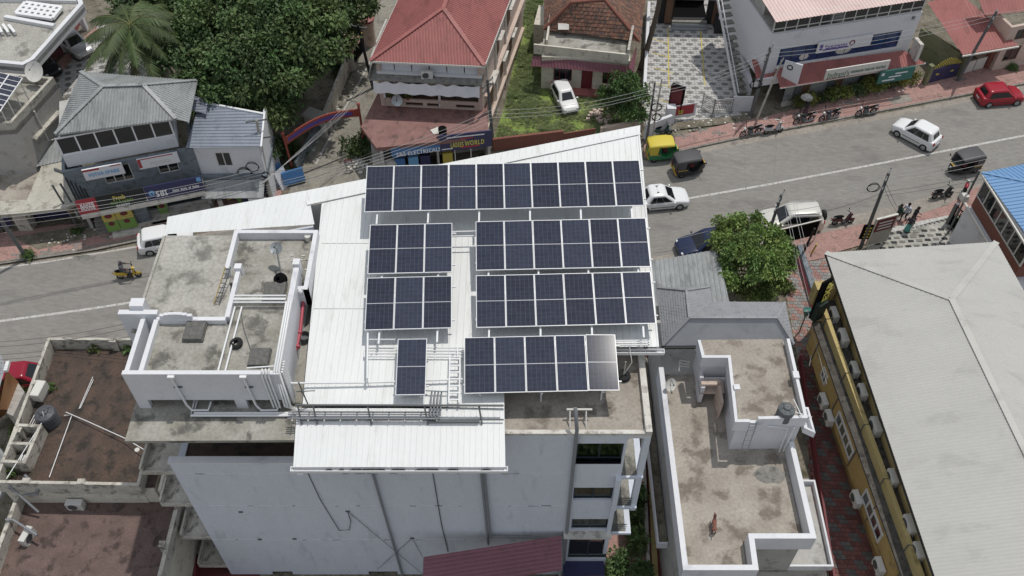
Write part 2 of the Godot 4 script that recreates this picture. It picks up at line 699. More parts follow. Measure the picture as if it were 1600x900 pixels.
	M.road = worn(tex(52, hexc("8a8782"), hexc("83807b"), hexc("767370"), 0.01, 0.012, 0.56, 0.04, 1024), 14.0, 0.9, Color.WHITE, b2, 0.3, V(3, 1, 1))
	M.dusty = worn(tex(53, hexc("9c958c"), hexc("8b857d"), hexc("75706a"), 0.012, 0.02, 0.56, 0.06), 8.0, 0.93)
	M.lane = worn(tex(54, hexc("928e84"), hexc("817d74"), hexc("68645b"), 0.012, 0.02, 0.56, 0.06), 8.0, 0.93)
	M.paver_red = worn(tex(55, hexc("ab8a82"), hexc("9c7b74"), hexc("7b6a63"), 0.02, 0.03, 0.56, 0.07), 4.0, 0.9, Color.WHITE, b2, 0.5)
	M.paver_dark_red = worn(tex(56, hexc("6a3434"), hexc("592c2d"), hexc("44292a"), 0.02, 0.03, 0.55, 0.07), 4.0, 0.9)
	M.paver_any = painted_mat(0.9)
	M.line = worn(tex(57, hexc("c6c5c1"), hexc("b5b4b0"), hexc("86847f"), 0.03, 0.05, 0.5, 0.04), 3.0, 0.8)
	M.kerb = worn(tex(58, hexc("8f8b84"), hexc("7b7771"), hexc("5c5954"), 0.03, 0.04, 0.55, 0.06), 3.0, 0.93)
	M.grass_ground = worn(tex(59, hexc("86994f"), hexc("6f8440"), hexc("8a865f"), 0.02, 0.03, 0.6, 0.14), 4.0, 0.95)
	M.red_tile = worn(tex(60, hexc("8f6c66"), hexc("7d5c57"), hexc("5c4844"), 0.015, 0.02, 0.55, 0.05), 4.0, 0.8)
	# plain paints and metals
	M.white = flat(hexc("dedfe0"), 0.5)
	M.white_pipe = flat(hexc("e2e3e3"), 0.4)
	M.off_white = flat(hexc("cfcdc6"), 0.6)
	M.grey_pipe = flat(hexc("83868a"), 0.5)
	M.frame_white = flat(hexc("e6e7e8"), 0.35)
	M.rail_dark = flat(hexc("595c5e"), 0.5)
	M.steel = flat(hexc("a9acae"), 0.4, 0.7)
	M.dark = flat(hexc("262728"), 0.7)
	M.black = flat(hexc("161617"), 0.9, 0.0, 0.15)
	M.rubber = flat(hexc("1e1e1f"), 0.85)
	M.pipe_red = flat(hexc("b4515d"), 0.45)
	M.yellow = flat(hexc("bfae50"), 0.55)
	M.tank_black = flat(hexc("4c4e53"), 0.55)
	M.tank_grey = flat(hexc("606365"), 0.55)
	M.ac_white = flat(hexc("c8c7c2"), 0.5)
	M.ac_grille = flat(hexc("4a4b4c"), 0.7)
	M.window_frame_white = flat(hexc("c9c8c4"), 0.5)
	M.window_frame_dark = flat(hexc("26323a"), 0.4)
	M.glass_dark = flat(hexc("1d2125"), 0.06, 0.0, 0.6)  # opaque pane; the darkness of unlit interiors is painted into its colour
	M.glass_blue = flat(hexc("26406b"), 0.08, 0.0, 0.6)
	M.glass_garden = flat(hexc("10160f"), 0.05, 0.0, 0.8)
	M.maroon = flat(hexc("6e2a31"), 0.6)
	M.wood = flat(hexc("6b5140"), 0.7)
	M.panel_orange = flat(hexc("b8865a"), 0.6)
	M.sign_blue = flat(hexc("4474a8"), 0.4)
	M.sign_navy = flat(hexc("34365a"), 0.4)
	M.sign_red = flat(hexc("a23842"), 0.4)
	M.sign_white = flat(hexc("d9dade"), 0.4)
	M.sign_green = flat(hexc("2f6a63"), 0.4)
	M.green_dark = flat(hexc("1d2c25"), 0.8)
	M.lime = flat(hexc("759a4c"), 0.5)
	M.orange_red = flat(hexc("96493c"), 0.6)
	M.text_yellow = flat(hexc("cfc25a"), 0.5)
	M.text_white = flat(hexc("e4e4e4"), 0.5)
	M.text_dark = flat(hexc("2a2f38"), 0.5)
	M.text_purple = flat(hexc("5d4a94"), 0.5)
	M.text_green = flat(hexc("44685a"), 0.5)
	M.text_blue = flat(hexc("6fa6d2"), 0.5)
	M.text_red = flat(hexc("c3343f"), 0.5)
	M.lamp_lens = flat(hexc("d6d8da"), 0.15)
	M.tail_red = flat(hexc("a01f24"), 0.25)
	M.cloth = painted_mat(0.9)
	M.bark = worn(tex(61, hexc("6c6257"), hexc("564d44"), hexc("3c3630"), 0.05, 0.08, 0.55, 0.1), 1.5, 0.95)
	var lf := painted_mat(0.6)
	lf.backlight_enabled = true
	lf.backlight = Color(0.28, 0.34, 0.12)
	M.leaf = lf
	M.wire = flat(hexc("4e4e4f"), 0.7)
	M.wire_pale = flat(hexc("a7a7a6"), 0.6)
	# photovoltaic glass: printed cells under a smooth pane
	for k in 3:
		var im := Image.create(192, 384, false, Image.FORMAT_RGB8)
		var r := RandomNumberGenerator.new()
		r.seed = 90 + k
		im.fill(hexc("545762"))
		for half in 2:
			for i in 6:
				for j in 12:
					var s = [1.0, 1.12, 0.92][k] + (r.randf() - 0.5) * 0.16
					var cc := Color(0.195 * s, 0.212 * s, 0.268 * s).lerp(Color(0.22, 0.222, 0.268), r.randf() * 0.35)
					var x0 := 4 + i * 31
					var y0 := 3 + half * 193 + j * 15.5
					im.fill_rect(Rect2i(x0, int(y0), 29, 15), cc)
					for b in 5:
						im.fill_rect(Rect2i(x0 + 3 + b * 6, int(y0), 1, 15), cc.lerp(Color(0.5, 0.5, 0.55), 0.16))
		im.generate_mipmaps()
		var pm := flat(Color.WHITE, 0.05, 0.0, 0.4)
		pm.albedo_texture = ImageTexture.create_from_image(im)
		M["cells_%d" % k] = pm
		if k == 0:
			var dusty := pm.duplicate()
			dusty.roughness = 0.08
			M.cells_dusty = dusty

func strip(pts: Array, w: float, y: float) -> Mb:
	var m := Mb.new()
	var l := []
	var r := []
	for i in pts.size():
		var d: Vector3 = (pts[mini(i + 1, pts.size() - 1)] - pts[maxi(i - 1, 0)]).normalized()
		var s := V(-d.z, 0, d.x) * w / 2
		l.append(pts[i] + s + V(0, y, 0))
		r.append(pts[i] - s + V(0, y, 0))
	for i in pts.size() - 1:
		m.poly([l[i], l[i + 1], r[i + 1], r[i]])
	return m

func area(called: String, pts: Array, y: float, mat: String) -> MeshInstance3D:
	var m := Mb.new()
	m.poly(pts.map(func(p): return p + V(0, y, 0)))
	return struct(called, m, mat)

# slab with a real step at its edge
func raised(called: String, pts: Array, h: float, mat: String) -> MeshInstance3D:
	var m := Mb.new()
	m.prism(pts.map(func(p): return Vector2(p.x, p.z)), 0.0, h)
	return struct(called, m, mat)

# small paving blocks as one carpet of real blocks
func blocks(parent: Node, outline: Array, y: float, ax: Vector2, sx: float, sz: float, six: bool, shade: Callable, mat := "paver_any") -> void:
	var flat2 := PackedVector2Array(outline.map(func(p): return Vector2(p.x, p.z)))
	var lo := Vector2(INF, INF)
	var hi := Vector2(-INF, -INF)
	var bx := ax.normalized()
	var by := Vector2(-bx.y, bx.x)
	for p in flat2:
		var q := Vector2(p.dot(bx), p.dot(by))
		lo = lo.min(q)
		hi = hi.max(q)
	var m := Mb.new()
	if six:
		var o := []
		for k in 6:
			o.append(Vector2(cos(TAU * k / 6) * sx * 0.62, sin(TAU * k / 6) * sz * 0.56))
		m.prism(o, 0, 0.03)
	else:
		m.cbox(V(0, 0.015, 0), V(sx * 0.96, 0.03, sz * 0.95), 0.01)
	var mm := MultiMesh.new()
	mm.transform_format = MultiMesh.TRANSFORM_3D
	mm.use_colors = true
	m.paint(Color.WHITE)
	m.c.fill(Color.WHITE)
	mm.mesh = m.mesh()
	var list := []
	var nx := int((hi.x - lo.x) / sx) + 2
	var nz := int((hi.y - lo.y) / sz) + 2
	for j in nz:
		for i in nx:
			var q := Vector2(lo.x + (i + (0.5 if j % 2 else 0.0)) * sx, lo.y + j * sz)
			var w := bx * q.x + by * q.y
			if Geometry2D.is_point_in_polygon(w, flat2):
				list.append([Transform3D(Basis(V(bx.x, 0, bx.y), Vector3.UP, V(by.x, 0, by.y)), V(w.x, y + rng.randf() * 0.006, w.y)), shade.call(i, j)])
	mm.instance_count = list.size()
	for k in list.size():
		mm.set_instance_transform(k, list[k][0])
		mm.set_instance_color(k, list[k][1])
	var o2 := MultiMeshInstance3D.new()
	o2.multimesh = mm
	o2.name = "paving_blocks"
	o2.material_override = M[mat]
	o2.set_meta("kind", "stuff")
	parent.add_child(o2, true)

func grey(v: float) -> Color:
	return Color(v, v * 0.98, v * 0.95)

func build_ground() -> void:
	var m := Mb.new()
	m.quad(V(-400, 0, 400), V(400, 0, 400), V(400, 0, -400), V(-400, 0, -400))
	struct("ground", m, "soil")
	# main road and the dusty shoulders beside it
	var up := [V(-40.67, 0, -42.2), V(-35.81, 0, -43.49), V(-29.24, 0, -44.81), V(-21.71, 0, -46.79), V(-13.2, 0, -48.98), V(-1.93, 0, -51.4), V(10.39, 0, -54.37), V(18.18, 0, -56.81), V(27.3, 0, -59.12), V(42.7, 0, -63.43), V(52.38, 0, -66.19)]
	var down := [V(47.12, 0, -53.5), V(38.59, 0, -51.54), V(32.76, 0, -49.78), V(27.91, 0, -47.56), V(22.96, 0, -46.17), V(18.81, 0, -44.81), V(9.71, 0, -42.08), V(-0.86, 0, -39.83), V(-11.83, 0, -37.67), V(-20.77, 0, -36), V(-28.09, 0, -34.1), V(-32.2, 0, -33.04), V(-38.09, 0, -31.71)]
	area("road_shoulder", up + down, 0.004, "dusty")
	area("road", [V(-40.58, 0, -41.97), V(-35.73, 0, -43.25), V(-29.17, 0, -44.57), V(-21.66, 0, -46.54), V(-13.17, 0, -48.72), V(-1.92, 0, -51.13), V(10.35, 0, -53.93), V(18.08, 0, -56.13), V(27.14, 0, -58.42), V(42.46, 0, -62.76), V(52.09, 0, -65.49), V(47.6, 0, -54.66), V(39.02, 0, -52.8), V(33.16, 0, -51.13), V(28.38, 0, -49.38), V(23.37, 0, -48.07), V(19.12, 0, -46.54), V(9.93, 0, -44.33), V(-0.88, 0, -41.51), V(-12, 0, -39.06), V(-20.99, 0, -37.04), V(-28.45, 0, -35.3), V(-32.67, 0, -34.4), V(-38.64, 0, -33.04)], 0.008, "road")
	struct("centre_line", strip([V(-38.11, 0, -37.88), V(-34.13, 0, -38.63), V(-28.95, 0, -39.58), V(-23.73, 0, -40.66), V(-16.8, 0, -42.2)], 0.19, 0.012), "line")
	struct("centre_line", strip([V(1.86, 0, -47.43), V(12.61, 0, -50.05), V(19.31, 0, -51.65), V(26.51, 0, -53.5), V(40.54, 0, -57.19), V(49.68, 0, -59.67)], 0.19, 0.012), "line")
	struct("edge_line", strip([V(-39.88, 0, -42.43), V(-35.75, 0, -43.31), V(-32.37, 0, -43.94), V(-29.13, 0, -44.75), V(-26.01, 0, -45.48)], 0.12, 0.012), "line")
	struct("edge_line", strip([V(26.25, 0, -59.04), V(32.97, 0, -61.03), V(35.83, 0, -61.85)], 0.1, 0.012), "line")
	# tar patches, a manhole and seams in the road
	m = Mb.new()
	for p in [[V(-30.08, 0, -44.27), 0.9, 0.3], [V(-30.83, 0, -43.61), 0.25, 0.12]]:
		var o := []
		for k in 9:
			o.append(p[0] + V(cos(TAU * k / 9) * p[1] * rng.randf_range(0.8, 1.1), 0.012, sin(TAU * k / 9) * p[2] * rng.randf_range(0.8, 1.1)))
		m.poly(o)
	struct("road_patch", m, "concrete_grey")
	m = Mb.new()
	for q in [[V(18.18, 0, -55.83), V(17.23, 0, -48.85)], [V(20.94, 0, -56.96), V(19.23, 0, -49.51)], [V(25.54, 0, -58.11), V(21.9, 0, -55.1)], [V(-33.28, 0, -43.97), V(-30.4, 0, -40.38)], [V(-25.61, 0, -42.96), V(-22.99, 0, -41.23)]]:
		m.poly([q[0] + V(-0.015, 0.012, 0), q[0] + V(0.015, 0.012, 0), q[1] + V(0.015, 0.012, 0), q[1] + V(-0.015, 0.012, 0)])
	struct("road_seam", m, "concrete_grey")
	# pavements with kerbs
	raised("pavement", [V(-42.86, 0, -45.42), V(-36.86, 0, -46.54), V(-32.52, 0, -47.43), V(-29.74, 0, -47.43), V(-22.31, 0, -49.78), V(-17.34, 0, -51.4), V(-17.07, 0, -49.65), V(-21.84, 0, -47.43), V(-26.17, 0, -46.17), V(-29.55, 0, -45.12), V(-35.91, 0, -43.79), V(-41.65, 0, -42.43)], 0.12, "paver_red")
	struct("kerb", strip([V(-41.6, 0, -42.32), V(-35.87, 0, -43.67), V(-29.52, 0, -44.99), V(-26.14, 0, -46.04), V(-21.81, 0, -47.3), V(-16.95, 0, -48.85)], 0.2, 0.14), "kerb")
	m = Mb.new()
	for i in 26:
		var a: Vector3 = (V(-38.36, 0, -43.13)).lerp(V(-21.8, 0, -47.24), i / 26.0)
		var b: Vector3 = (V(-38.36, 0, -43.13)).lerp(V(-21.8, 0, -47.24), (i + 0.96) / 26.0)
		m.bar(a + V(0, 0.07, 0), b + V(0, 0.07, 0), 0.18, 0.14)
	var k1 := struct("kerb_stones", m, "kerb")
	k1.set_meta("kind", "structure")
	raised("pavement", [V(10.35, 0, -56.13), V(13.16, 0, -57.03), V(18.52, 0, -58.96), V(25.7, 0, -61.28), V(34.39, 0, -64.28), V(43.95, 0, -67.08), V(52.61, 0, -69.44), V(51.22, 0, -66.01), V(42.78, 0, -63.68), V(27.35, 0, -59.35), V(18.22, 0, -57.03), V(10.2, 0, -54.51)], 0.12, "paver_red")
	m = Mb.new()
	for i in 40:
		var a: Vector3 = (V(10.19, 0, -54.44)).lerp(V(18.2, 0, -56.92), i / 12.0) if i < 12 else (V(18.2, 0, -56.92)).lerp(V(45.14, 0, -64.28), (i - 12) / 28.0)
		var b: Vector3 = (V(10.19, 0, -54.44)).lerp(V(18.2, 0, -56.92), (i + 0.96) / 12.0) if i < 12 else (V(18.2, 0, -56.92)).lerp(V(45.14, 0, -64.28), (i - 11.04) / 28.0)
		m.bar(a + V(0, 0.07, 0), b + V(0, 0.07, 0), 0.16, 0.14)
	struct("kerb_stones", m, "kerb")
	# grey crosses set in the red pavement
	m = Mb.new()
	for p in [V(11.81, 0.12, -55.85), V(12.96, 0.12, -55.4), V(14.95, 0.12, -57.74), V(16.42, 0.12, -57.35), V(13.55, 0.12, -57.05), V(23.26, 0.12, -59.69), V(27.73, 0.12, -61.13), V(37.52, 0.12, -64.12), V(-34.74, 0.12, -44.46), V(-32.79, 0.12, -44.7), V(-28.89, 0.12, -46.18), V(-27.05, 0.12, -47.06), V(-30.97, 0.12, -45.44)]:
		for q in [Vector2(0, 0), Vector2(1, 0), Vector2(-1, 0), Vector2(0, 1), Vector2(0, -1), Vector2(2, 0), Vector2(-2, 0)]:
			m.box(p + V(q.x * 0.24, 0.004, q.y * 0.24), V(0.2, 0.012, 0.2))
	var gp := struct("grey_pavers", m, "concrete_grey")
	area("pavement_repair", [V(30.79, 0, -61.52), V(32.67, 0, -62.26), V(32.83, 0, -61.28), V(31.13, 0, -60.79)], 0.125, "dusty")
	area("dirt_strip", [V(-35.82, 0, -46.17), V(-30.2, 0, -47.43), V(-26.52, 0, -47.56), V(-31.12, 0, -45.79), V(-33.59, 0, -44.93)], 0.126, "soil")
	area("dirt_strip", [V(10.74, 0, -58.26), V(16.49, 0, -59.2), V(22.37, 0, -60.31), V(26.4, 0, -62.1), V(34.53, 0, -64.79), V(34.34, 0, -64.11), V(25.66, 0, -61.11), V(18.48, 0, -58.73), V(12.73, 0, -57.72)], 0.126, "soil")
	raised("pavement", [V(19.2, 0, -45.18), V(19.45, 0, -45.79), V(23.09, 0, -46.79), V(25.32, 0, -47.43), V(28.48, 0, -47.94), V(32.17, 0, -49.38), V(34.6, 0, -51.13), V(40.25, 0, -53.5), V(39.31, 0, -50.86), V(35.09, 0, -49.65), V(31.71, 0, -47.81), V(27.09, 0, -46.17), V(23.12, 0, -44.81), V(22.09, 0, -44.21), V(19.07, 0, -43.49)], 0.1, "paver_red")
	area("pavement_kerb", [V(26.1, 0, -46.79), V(31.86, 0, -48.33), V(32.19, 0, -47.88), V(26.28, 0, -46.23)], 0.106, "line")
	# side road climbing between the houses
	area("side_road", [V(-16.95, 0, -48.85), V(-16.64, 0, -51.54), V(-16.2, 0, -53.5), V(-14.26, 0, -61.28), V(-12.98, 0, -67.7), V(-11.98, 0, -75.86), V(-11.69, 0, -82.28), V(-6.77, 0, -82.28), V(-7.87, 0, -70), V(-8.45, 0, -62.1), V(-9.11, 0, -50.86)], 0.016, "lane")
	struct("edge_line", strip([V(-15.08, 0, -53.93), V(-14.35, 0, -57.26), V(-13.75, 0, -59.99), V(-12.83, 0, -63.68), V(-12.19, 0, -66.45), V(-11.94, 0, -69.07), V(-11.26, 0, -72.87)], 0.14, 0.02), "line")
	# yards
	area("grass_yard", [V(-1.6, 0, -55.98), V(-0.52, 0, -61.28), V(0.67, 0, -70), V(1.8, 0, -79), V(3, 0, -79), V(2.5, 0, -65.49), V(10.04, 0, -65.49), V(10.33, 0, -57.64), V(4.03, 0, -56.43)], 0.006, "grass_ground")
	var court := [V(10.55, 0, -58.42), V(11.39, 0, -65.49), V(12.38, 0, -73.85), V(13.36, 0, -77.94), V(19.68, 0, -77.94), V(19.56, 0, -73.85), V(19.12, 0, -66.36), V(18.51, 0, -58.88)]
	var cm := Mb.new()
	cm.poly(court.map(func(p): return p + V(0, 0.006, 0)))
	var cobj := struct("gym_forecourt", cm, "dusty")
	blocks(cobj, court, 0.008, Vector2(1, 0.04), 0.5, 0.3, true, func(i, j): return grey(0.18 + rng.randf() * 0.04) if j % 2 == 0 and (i + j / 2) % 2 == 0 else grey(0.42 + rng.randf() * 0.08))
	struct("bay_line", strip([V(13.86, 0, -71.42), V(13.45, 0, -67.25), V(13.08, 0, -63.43)], 0.1, 0.046), "yellow")
	struct("bay_line", strip([V(16.7, 0, -71.42), V(16.4, 0, -67.25), V(16.06, 0, -63.43)], 0.1, 0.046), "yellow")
	for k in 5:
		struct("bay_line", strip([V(12.03, 0, -70) + V(0, 0, k * 2.1), V(13.64, 0, -69.26) + V(0, 0, k * 2.1)], 0.08, 0.05), "yellow")
	var drive := [V(-38.64, 0, -62.43), V(-38.53, 0, -64.45), V(-37.68, 0, -68.16), V(-37.07, 0, -71.9), V(-32.5, 0, -71.9), V(-30.5, 0, -63.77), V(-35.13, 0, -61.28)]
	cm = Mb.new()
	cm.poly(drive.map(func(p): return p + V(0, 0.006, 0)))
	var dobj := struct("villa_drive", cm, "dusty")
	blocks(dobj, drive, 0.008, Vector2(1, -0.3), 0.46, 0.4, true, func(i, j): return grey(0.14 + rng.randf() * 0.03) if i % 2 == 0 and j % 2 == 0 else grey(0.42 + rng.randf() * 0.06))
	area("red_drive_edge", [V(-39.87, 0, -63.94), V(-39.12, 0, -65.31), V(-38.29, 0, -68.34), V(-37.01, 0, -71.71), V(-36.46, 0, -70.94), V(-37.58, 0, -67.43), V(-38.21, 0, -64.45), V(-38.48, 0, -62.93)], 0.05, "paver_red")
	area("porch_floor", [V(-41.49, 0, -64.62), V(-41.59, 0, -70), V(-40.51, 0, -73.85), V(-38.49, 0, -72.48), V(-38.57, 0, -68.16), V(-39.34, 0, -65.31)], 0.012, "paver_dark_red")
	# lane of red and grey blocks beside the yellow house
	var lane_a := [V(19.06, 0, -44.45), V(22.34, 0, -45.42), V(22.15, 0, -43.25), V(21.17, 0, -35.6), V(18.45, 0, -35.6), V(18.67, 0, -40.38)]
	cm = Mb.new()
	cm.poly(lane_a.map(func(p): return p + V(0, 0.006, 0)))
	var lobj := struct("paved_lane", cm, "dusty")
	blocks(lobj, lane_a, 0.008, Vector2(1, 0.05), 0.27, 0.27, false, func(i, j): return Color(0.34, 0.20, 0.175) * rng.randf_range(0.8, 1.15) if rng.randf() < 0.5 and (i / 2 + j / 2) % 2 == 0 or (i / 2 + j / 2) % 3 == 0 else grey(0.22 + rng.randf() * 0.08))
	var lane_b := [V(18.73, 0, -36.21), V(22.06, 0, -36.21), V(22.07, 0, -26.44), V(21.85, 0, -18.88), V(16.73, 0, -18.88), V(17.51, 0, -26.44), V(18.17, 0, -31.71)]
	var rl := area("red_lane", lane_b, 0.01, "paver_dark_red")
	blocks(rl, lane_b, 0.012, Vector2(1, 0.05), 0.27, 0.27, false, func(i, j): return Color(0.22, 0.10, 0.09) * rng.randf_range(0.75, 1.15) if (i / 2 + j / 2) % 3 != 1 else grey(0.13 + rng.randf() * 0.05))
	var front_court := [V(25.66, 0.1, -46.07), V(31.85, 0.1, -48.1), V(35.71, 0.1, -48.76), V(34.88, 0.1, -44.84), V(24.8, 0.1, -44.36)]
	cm = Mb.new()
	cm.poly(front_court.map(func(p): return p + V(0, 0.006, 0)))
	var fobj := struct("patterned_court", cm, "concrete_pale")
	for j in 7:
		for i in 15:
			var p: Vector3 = V(26, 0.1, -46.32) + V(i * 0.62 + (0.31 if j % 2 else 0.0), 0, j * 0.45 - i * 0.1 * 0.62 - 0.1)
			if i * 0.62 > 8.2:
				continue
			var b := Mb.new()
			b.cbox(Vector3.ZERO, V(0.4, 0.04, 0.22), 0.01)
			var o := obj("paver", b, "dark" if (i + j) % 2 == 0 or rng.randf() < 0.2 else "concrete_grey", fobj)
			o.position = p + V(0, 0.02, 0)
	# passages beside the white block
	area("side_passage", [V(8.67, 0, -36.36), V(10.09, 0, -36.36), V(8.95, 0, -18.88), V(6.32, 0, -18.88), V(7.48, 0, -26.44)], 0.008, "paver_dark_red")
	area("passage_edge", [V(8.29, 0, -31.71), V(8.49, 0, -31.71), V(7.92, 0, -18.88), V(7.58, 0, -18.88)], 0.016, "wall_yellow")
	m = Mb.new()
	m.bar(V(7.99, 0.15, -31.62), V(7.35, 0.15, -18.82), 0.2, 0.3)
	solo("garden_kerb", m, "wall_grimy", "pale kerb between the garden strip and the red passage", "kerb")
	area("garden_paving", [V(4.77, 0, -24.81), V(7.78, 0, -27.28), V(7.44, 0, -18.88), V(3.41, 0, -18.88)], 0.012, "paver_red")
	area("rear_lane", [V(-19.45, 0, -26.44), V(-16.46, 0, -26.44), V(-12.97, 0, -18.88), V(-19.12, 0, -18.88)], 0.008, "concrete_grey")
	area("rear_lane_red", [V(-17.66, 0, -23.63), V(-15.2, 0, -23.63), V(-12.63, 0, -18.88), V(-17.07, 0, -18.88)], 0.012, "paver_dark_red")
	m = Mb.new()
	m.bar(V(-17.41, 0.5, -23.02), V(-16.83, 0.5, -18.69), 0.12, 1.0)
	solo("low_red_wall", m, "maroon", "low dark red wall beside the white block at the bottom left", "wall")

# ---------------------------------------------------------------- the white block under the panels
func build_main_house() -> void:
	var t := thing("white_apartment_block", "tall white block with solar panels on its white sheet roof", "building", Vector3.ZERO)
	var front := wall(V(-15.4, 0, -21.1), V(5, 0, -21.1))
	var holes := [Rect2(18.24, 12.49, 2.05, 1.51), Rect2(18.3, 8.69, 1.87, 1.28), Rect2(18.37, 5.51, 1.9, 1.21), Rect2(18.35, 1.96, 2.06, 2.43), Rect2(2.28, -2.47, 1.12, 2.85), Rect2(7.55, -2.47, 1.59, 2.85)]
	var m := Mb.new()
	holed(m, front, Rect2(0, 0, 20.4, 12.2), holes, 0.3)
	holed(m, front, Rect2(6.6, 12.2, 13.8, 2.45), holes, 0.3)
	m.span(V(-15.4, 0, -38), V(-15.1, 11.4, -21.4))
	m.span(V(4.7, 0, -37.2), V(5, 14.65, -21.4))
	m.prism([Vector2(-15.1, -32.3), Vector2(4.7, -37.2), Vector2(4.7, -36.9), Vector2(-15.1, -32.0)], 0, 14.65)
	m.span(V(-15.1, 11.2, -24.2), V(-8.8, 14.65, -24.0))
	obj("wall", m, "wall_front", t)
	# floor bands on the front
	m = Mb.new()
	for y in [4.36, 8.12, 11.3]:
		m.span(V(-15.4, y, -21.1), V(2.6, y + 0.05, -21.09))
	obj("floor_band", m, "wall_white", t)
	# front balcony: parapet cap, dark red floor, end wall
	m = Mb.new()
	m.span(V(-15.45, 12.2, -21.42), V(-8.8, 12.34, -21.08))
	obj("parapet_cap", m, "wall_white", t)
	m = Mb.new()
	m.span(V(-15.1, 11.2, -24.0), V(-8.8, 11.32, -21.4))
	obj("balcony_floor", m, "terracotta", t)
	m = Mb.new()
	m.span(V(-15.4, 11.4, -24.2), V(-15.15, 14.5, -23.4))
	obj("end_wall", m, "wall_grimy", t)
	m = Mb.new()
	m.span(V(-8.95, 11.3, -21.4), V(-8.8, 14.5, -24.0))
	obj("end_wall", m, "wall_grimy", t)
	# slab over the balcony, tower stands on it
	m = Mb.new()
	m.prism([Vector2(-16.5, -20.75), Vector2(-8.7, -20.8), Vector2(-8.7, -31.9), Vector2(-16.6, -31.9)], 14.62, 14.8)
	obj("slab", m, "concrete", t)
	# small ledges on the left side
	for y in [11.32, 8.16, 4.5, 1.0]:
		m = Mb.new()
		m.span(V(-16.9, y - 0.1, -26), V(-15.4, y, -21.1))
		m.span(V(-16.9, y, -26), V(-16.8, y + 0.5, -21.1))
		m.span(V(-16.9, y, -21.2), V(-15.4, y + 0.14, -21.08))
		obj("side_ledge", m, "wall_dirty", t)
	# right hand open terrace
	m = Mb.new()
	m.span(V(-2, 14.4, -27), V(6.0, 14.66, -21.12))
	obj("terrace_slab", m, "wall_white", t)
	m = Mb.new()
	m.span(V(-2, 14.66, -27), V(5.72, 14.7, -21.3))
	obj("terrace_floor", m, "concrete_brown", t)
	m = Mb.new()
	m.span(V(5.72, 14.66, -27), V(6.0, 14.98, -21.1))
	m.span(V(-2, 14.66, -21.3), V(5.72, 14.82, -21.1))
	obj("terrace_kerb", m, "wall_grimy", t)
	# right flank: balcony frames between the wall and an outer pier
	m = Mb.new()
	for z in [-21.12, -23.6]:
		m.span(V(5.72, 7.6, z - 0.3), V(6.0, 14.4, z))
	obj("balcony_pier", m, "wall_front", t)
	for y in [11.0, 8.0, 5.2]:
		m = Mb.new()
		m.span(V(5.0, y, -24), V(5.72, y + 0.12, -21.1))
		obj("balcony_floor", m, "concrete", t)
		m = Mb.new()
		m.span(V(5.0, y - 0.04, -21.1), V(6.0, y + 0.14, -21.0))
		m.span(V(5.72, y - 0.04, -24), V(6.0, y + 0.14, -21.1))
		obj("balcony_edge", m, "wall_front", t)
	m = Mb.new()
	m.span(V(4.75, 8.1, -21.1), V(5.0, 11.1, -20.85))
	m.span(V(4.75, 3.0, -21.1), V(4.95, 8.1, -20.95))
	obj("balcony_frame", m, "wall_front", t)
	for y in [8.2, 5.4]:
		m = Mb.new()
		for k in 4:
			m.span(V(5.0, y + 0.22 + k * 0.2, -21.06), V(5.72, y + 0.25 + k * 0.2, -21.02))
		obj("balcony_rail", m, "rail_dark", t)
	# broken edges of the lowest bands and old fixings in the plaster
	for k in 34:
		m = Mb.new()
		m.box(V(rng.randf_range(-15, 2), [4.385, 8.145, 11.325][k % 3] + rng.randf_range(-0.01, 0.02), -21.085), V(rng.randf_range(0.05, 0.5), rng.randf_range(0.015, 0.04), 0.02))
		obj("plaster_chip", m, "concrete_grey", t)
	# windows
	for k in 4:
		window(t, front, holes[k], 2, -0.16, "window_frame_dark", "glass_garden", 0.08, 2 if k == 0 else 1)
	for k in [4, 5]:
		window(t, front, holes[k], 2, -0.16, "window_frame_dark", "glass_dark", 0.08)
	m = Mb.new()
	m.span(V(2.7, 1.4, -21.1), V(4.9, 1.75, -20.3))
	obj("sill_board", m, "sign_navy", t)
	m = Mb.new()
	m.span(V(2.6, 5.3, -21.1), V(5.0, 5.42, -20.7))
	obj("sun_shade", m, "wall_grimy", t)
	# downpipes and cables on the front
	m = Mb.new()
	m.tube([V(2.67, 16.09, -21.6), V(2.75, 15.3, -20.98), V(2.75, 0, -20.98)], 0.085, 10)
	obj("downpipe", m, "grey_pipe", t)
	m = Mb.new()
	m.tube([V(-1.39, 11.66, -20.98), V(-1.22, 4.12, -20.98)], 0.065, 8)
	m.tube([V(-1.24, 11.72, -20.95), V(-1.07, 5.09, -20.95)], 0.05, 8)
	obj("downpipe", m, "grey_pipe", t)
	m = Mb.new()
	m.tube([V(-6.31, 11.48, -20.98), V(-5.96, -0.82, -20.98)], 0.065, 8)
	obj("downpipe", m, "grey_pipe", t)
	m = Mb.new()
	m.tube([V(-9.31, 11.56, -21.07), V(-9.14, 8.9, -21.06), V(-8.92, 7.24, -21.05), V(-8.69, 5.54, -21.05), V(-8.17, 5.61, -21.05), V(-7.98, 6.55, -21.05), V(-8, 7.63, -21.06)], 0.02, 5)
	m.tube([V(-8, 7.63, -21.06), V(-4.86, 0.51, -20.9)], 0.014, 5)
	m.tube([V(-5.1, 4.63, -21.06), V(-7.27, 0.87, -21)], 0.012, 5)
	m.tube([V(-5.1, 4.63, -21.06), V(-4.72, 2.51, -21)], 0.012, 5)
	m.tube([V(-3.61, 11.56, -21.07), V(-3.51, 6.17, -21.06), V(-3.35, 3.02, -21.06)], 0.025, 5)
	obj("cable", m, "rail_dark", t)
	m = Mb.new()
	for p in [V(-13.22, 7.52, -21.08), V(-11.13, 4.51, -21.08), V(-12.92, 4.44, -21.08), V(-8, 7.59, -21.08), V(-5.1, 4.59, -21.08)]:
		m.box(p, V(0.2, 0.1, 0.05))
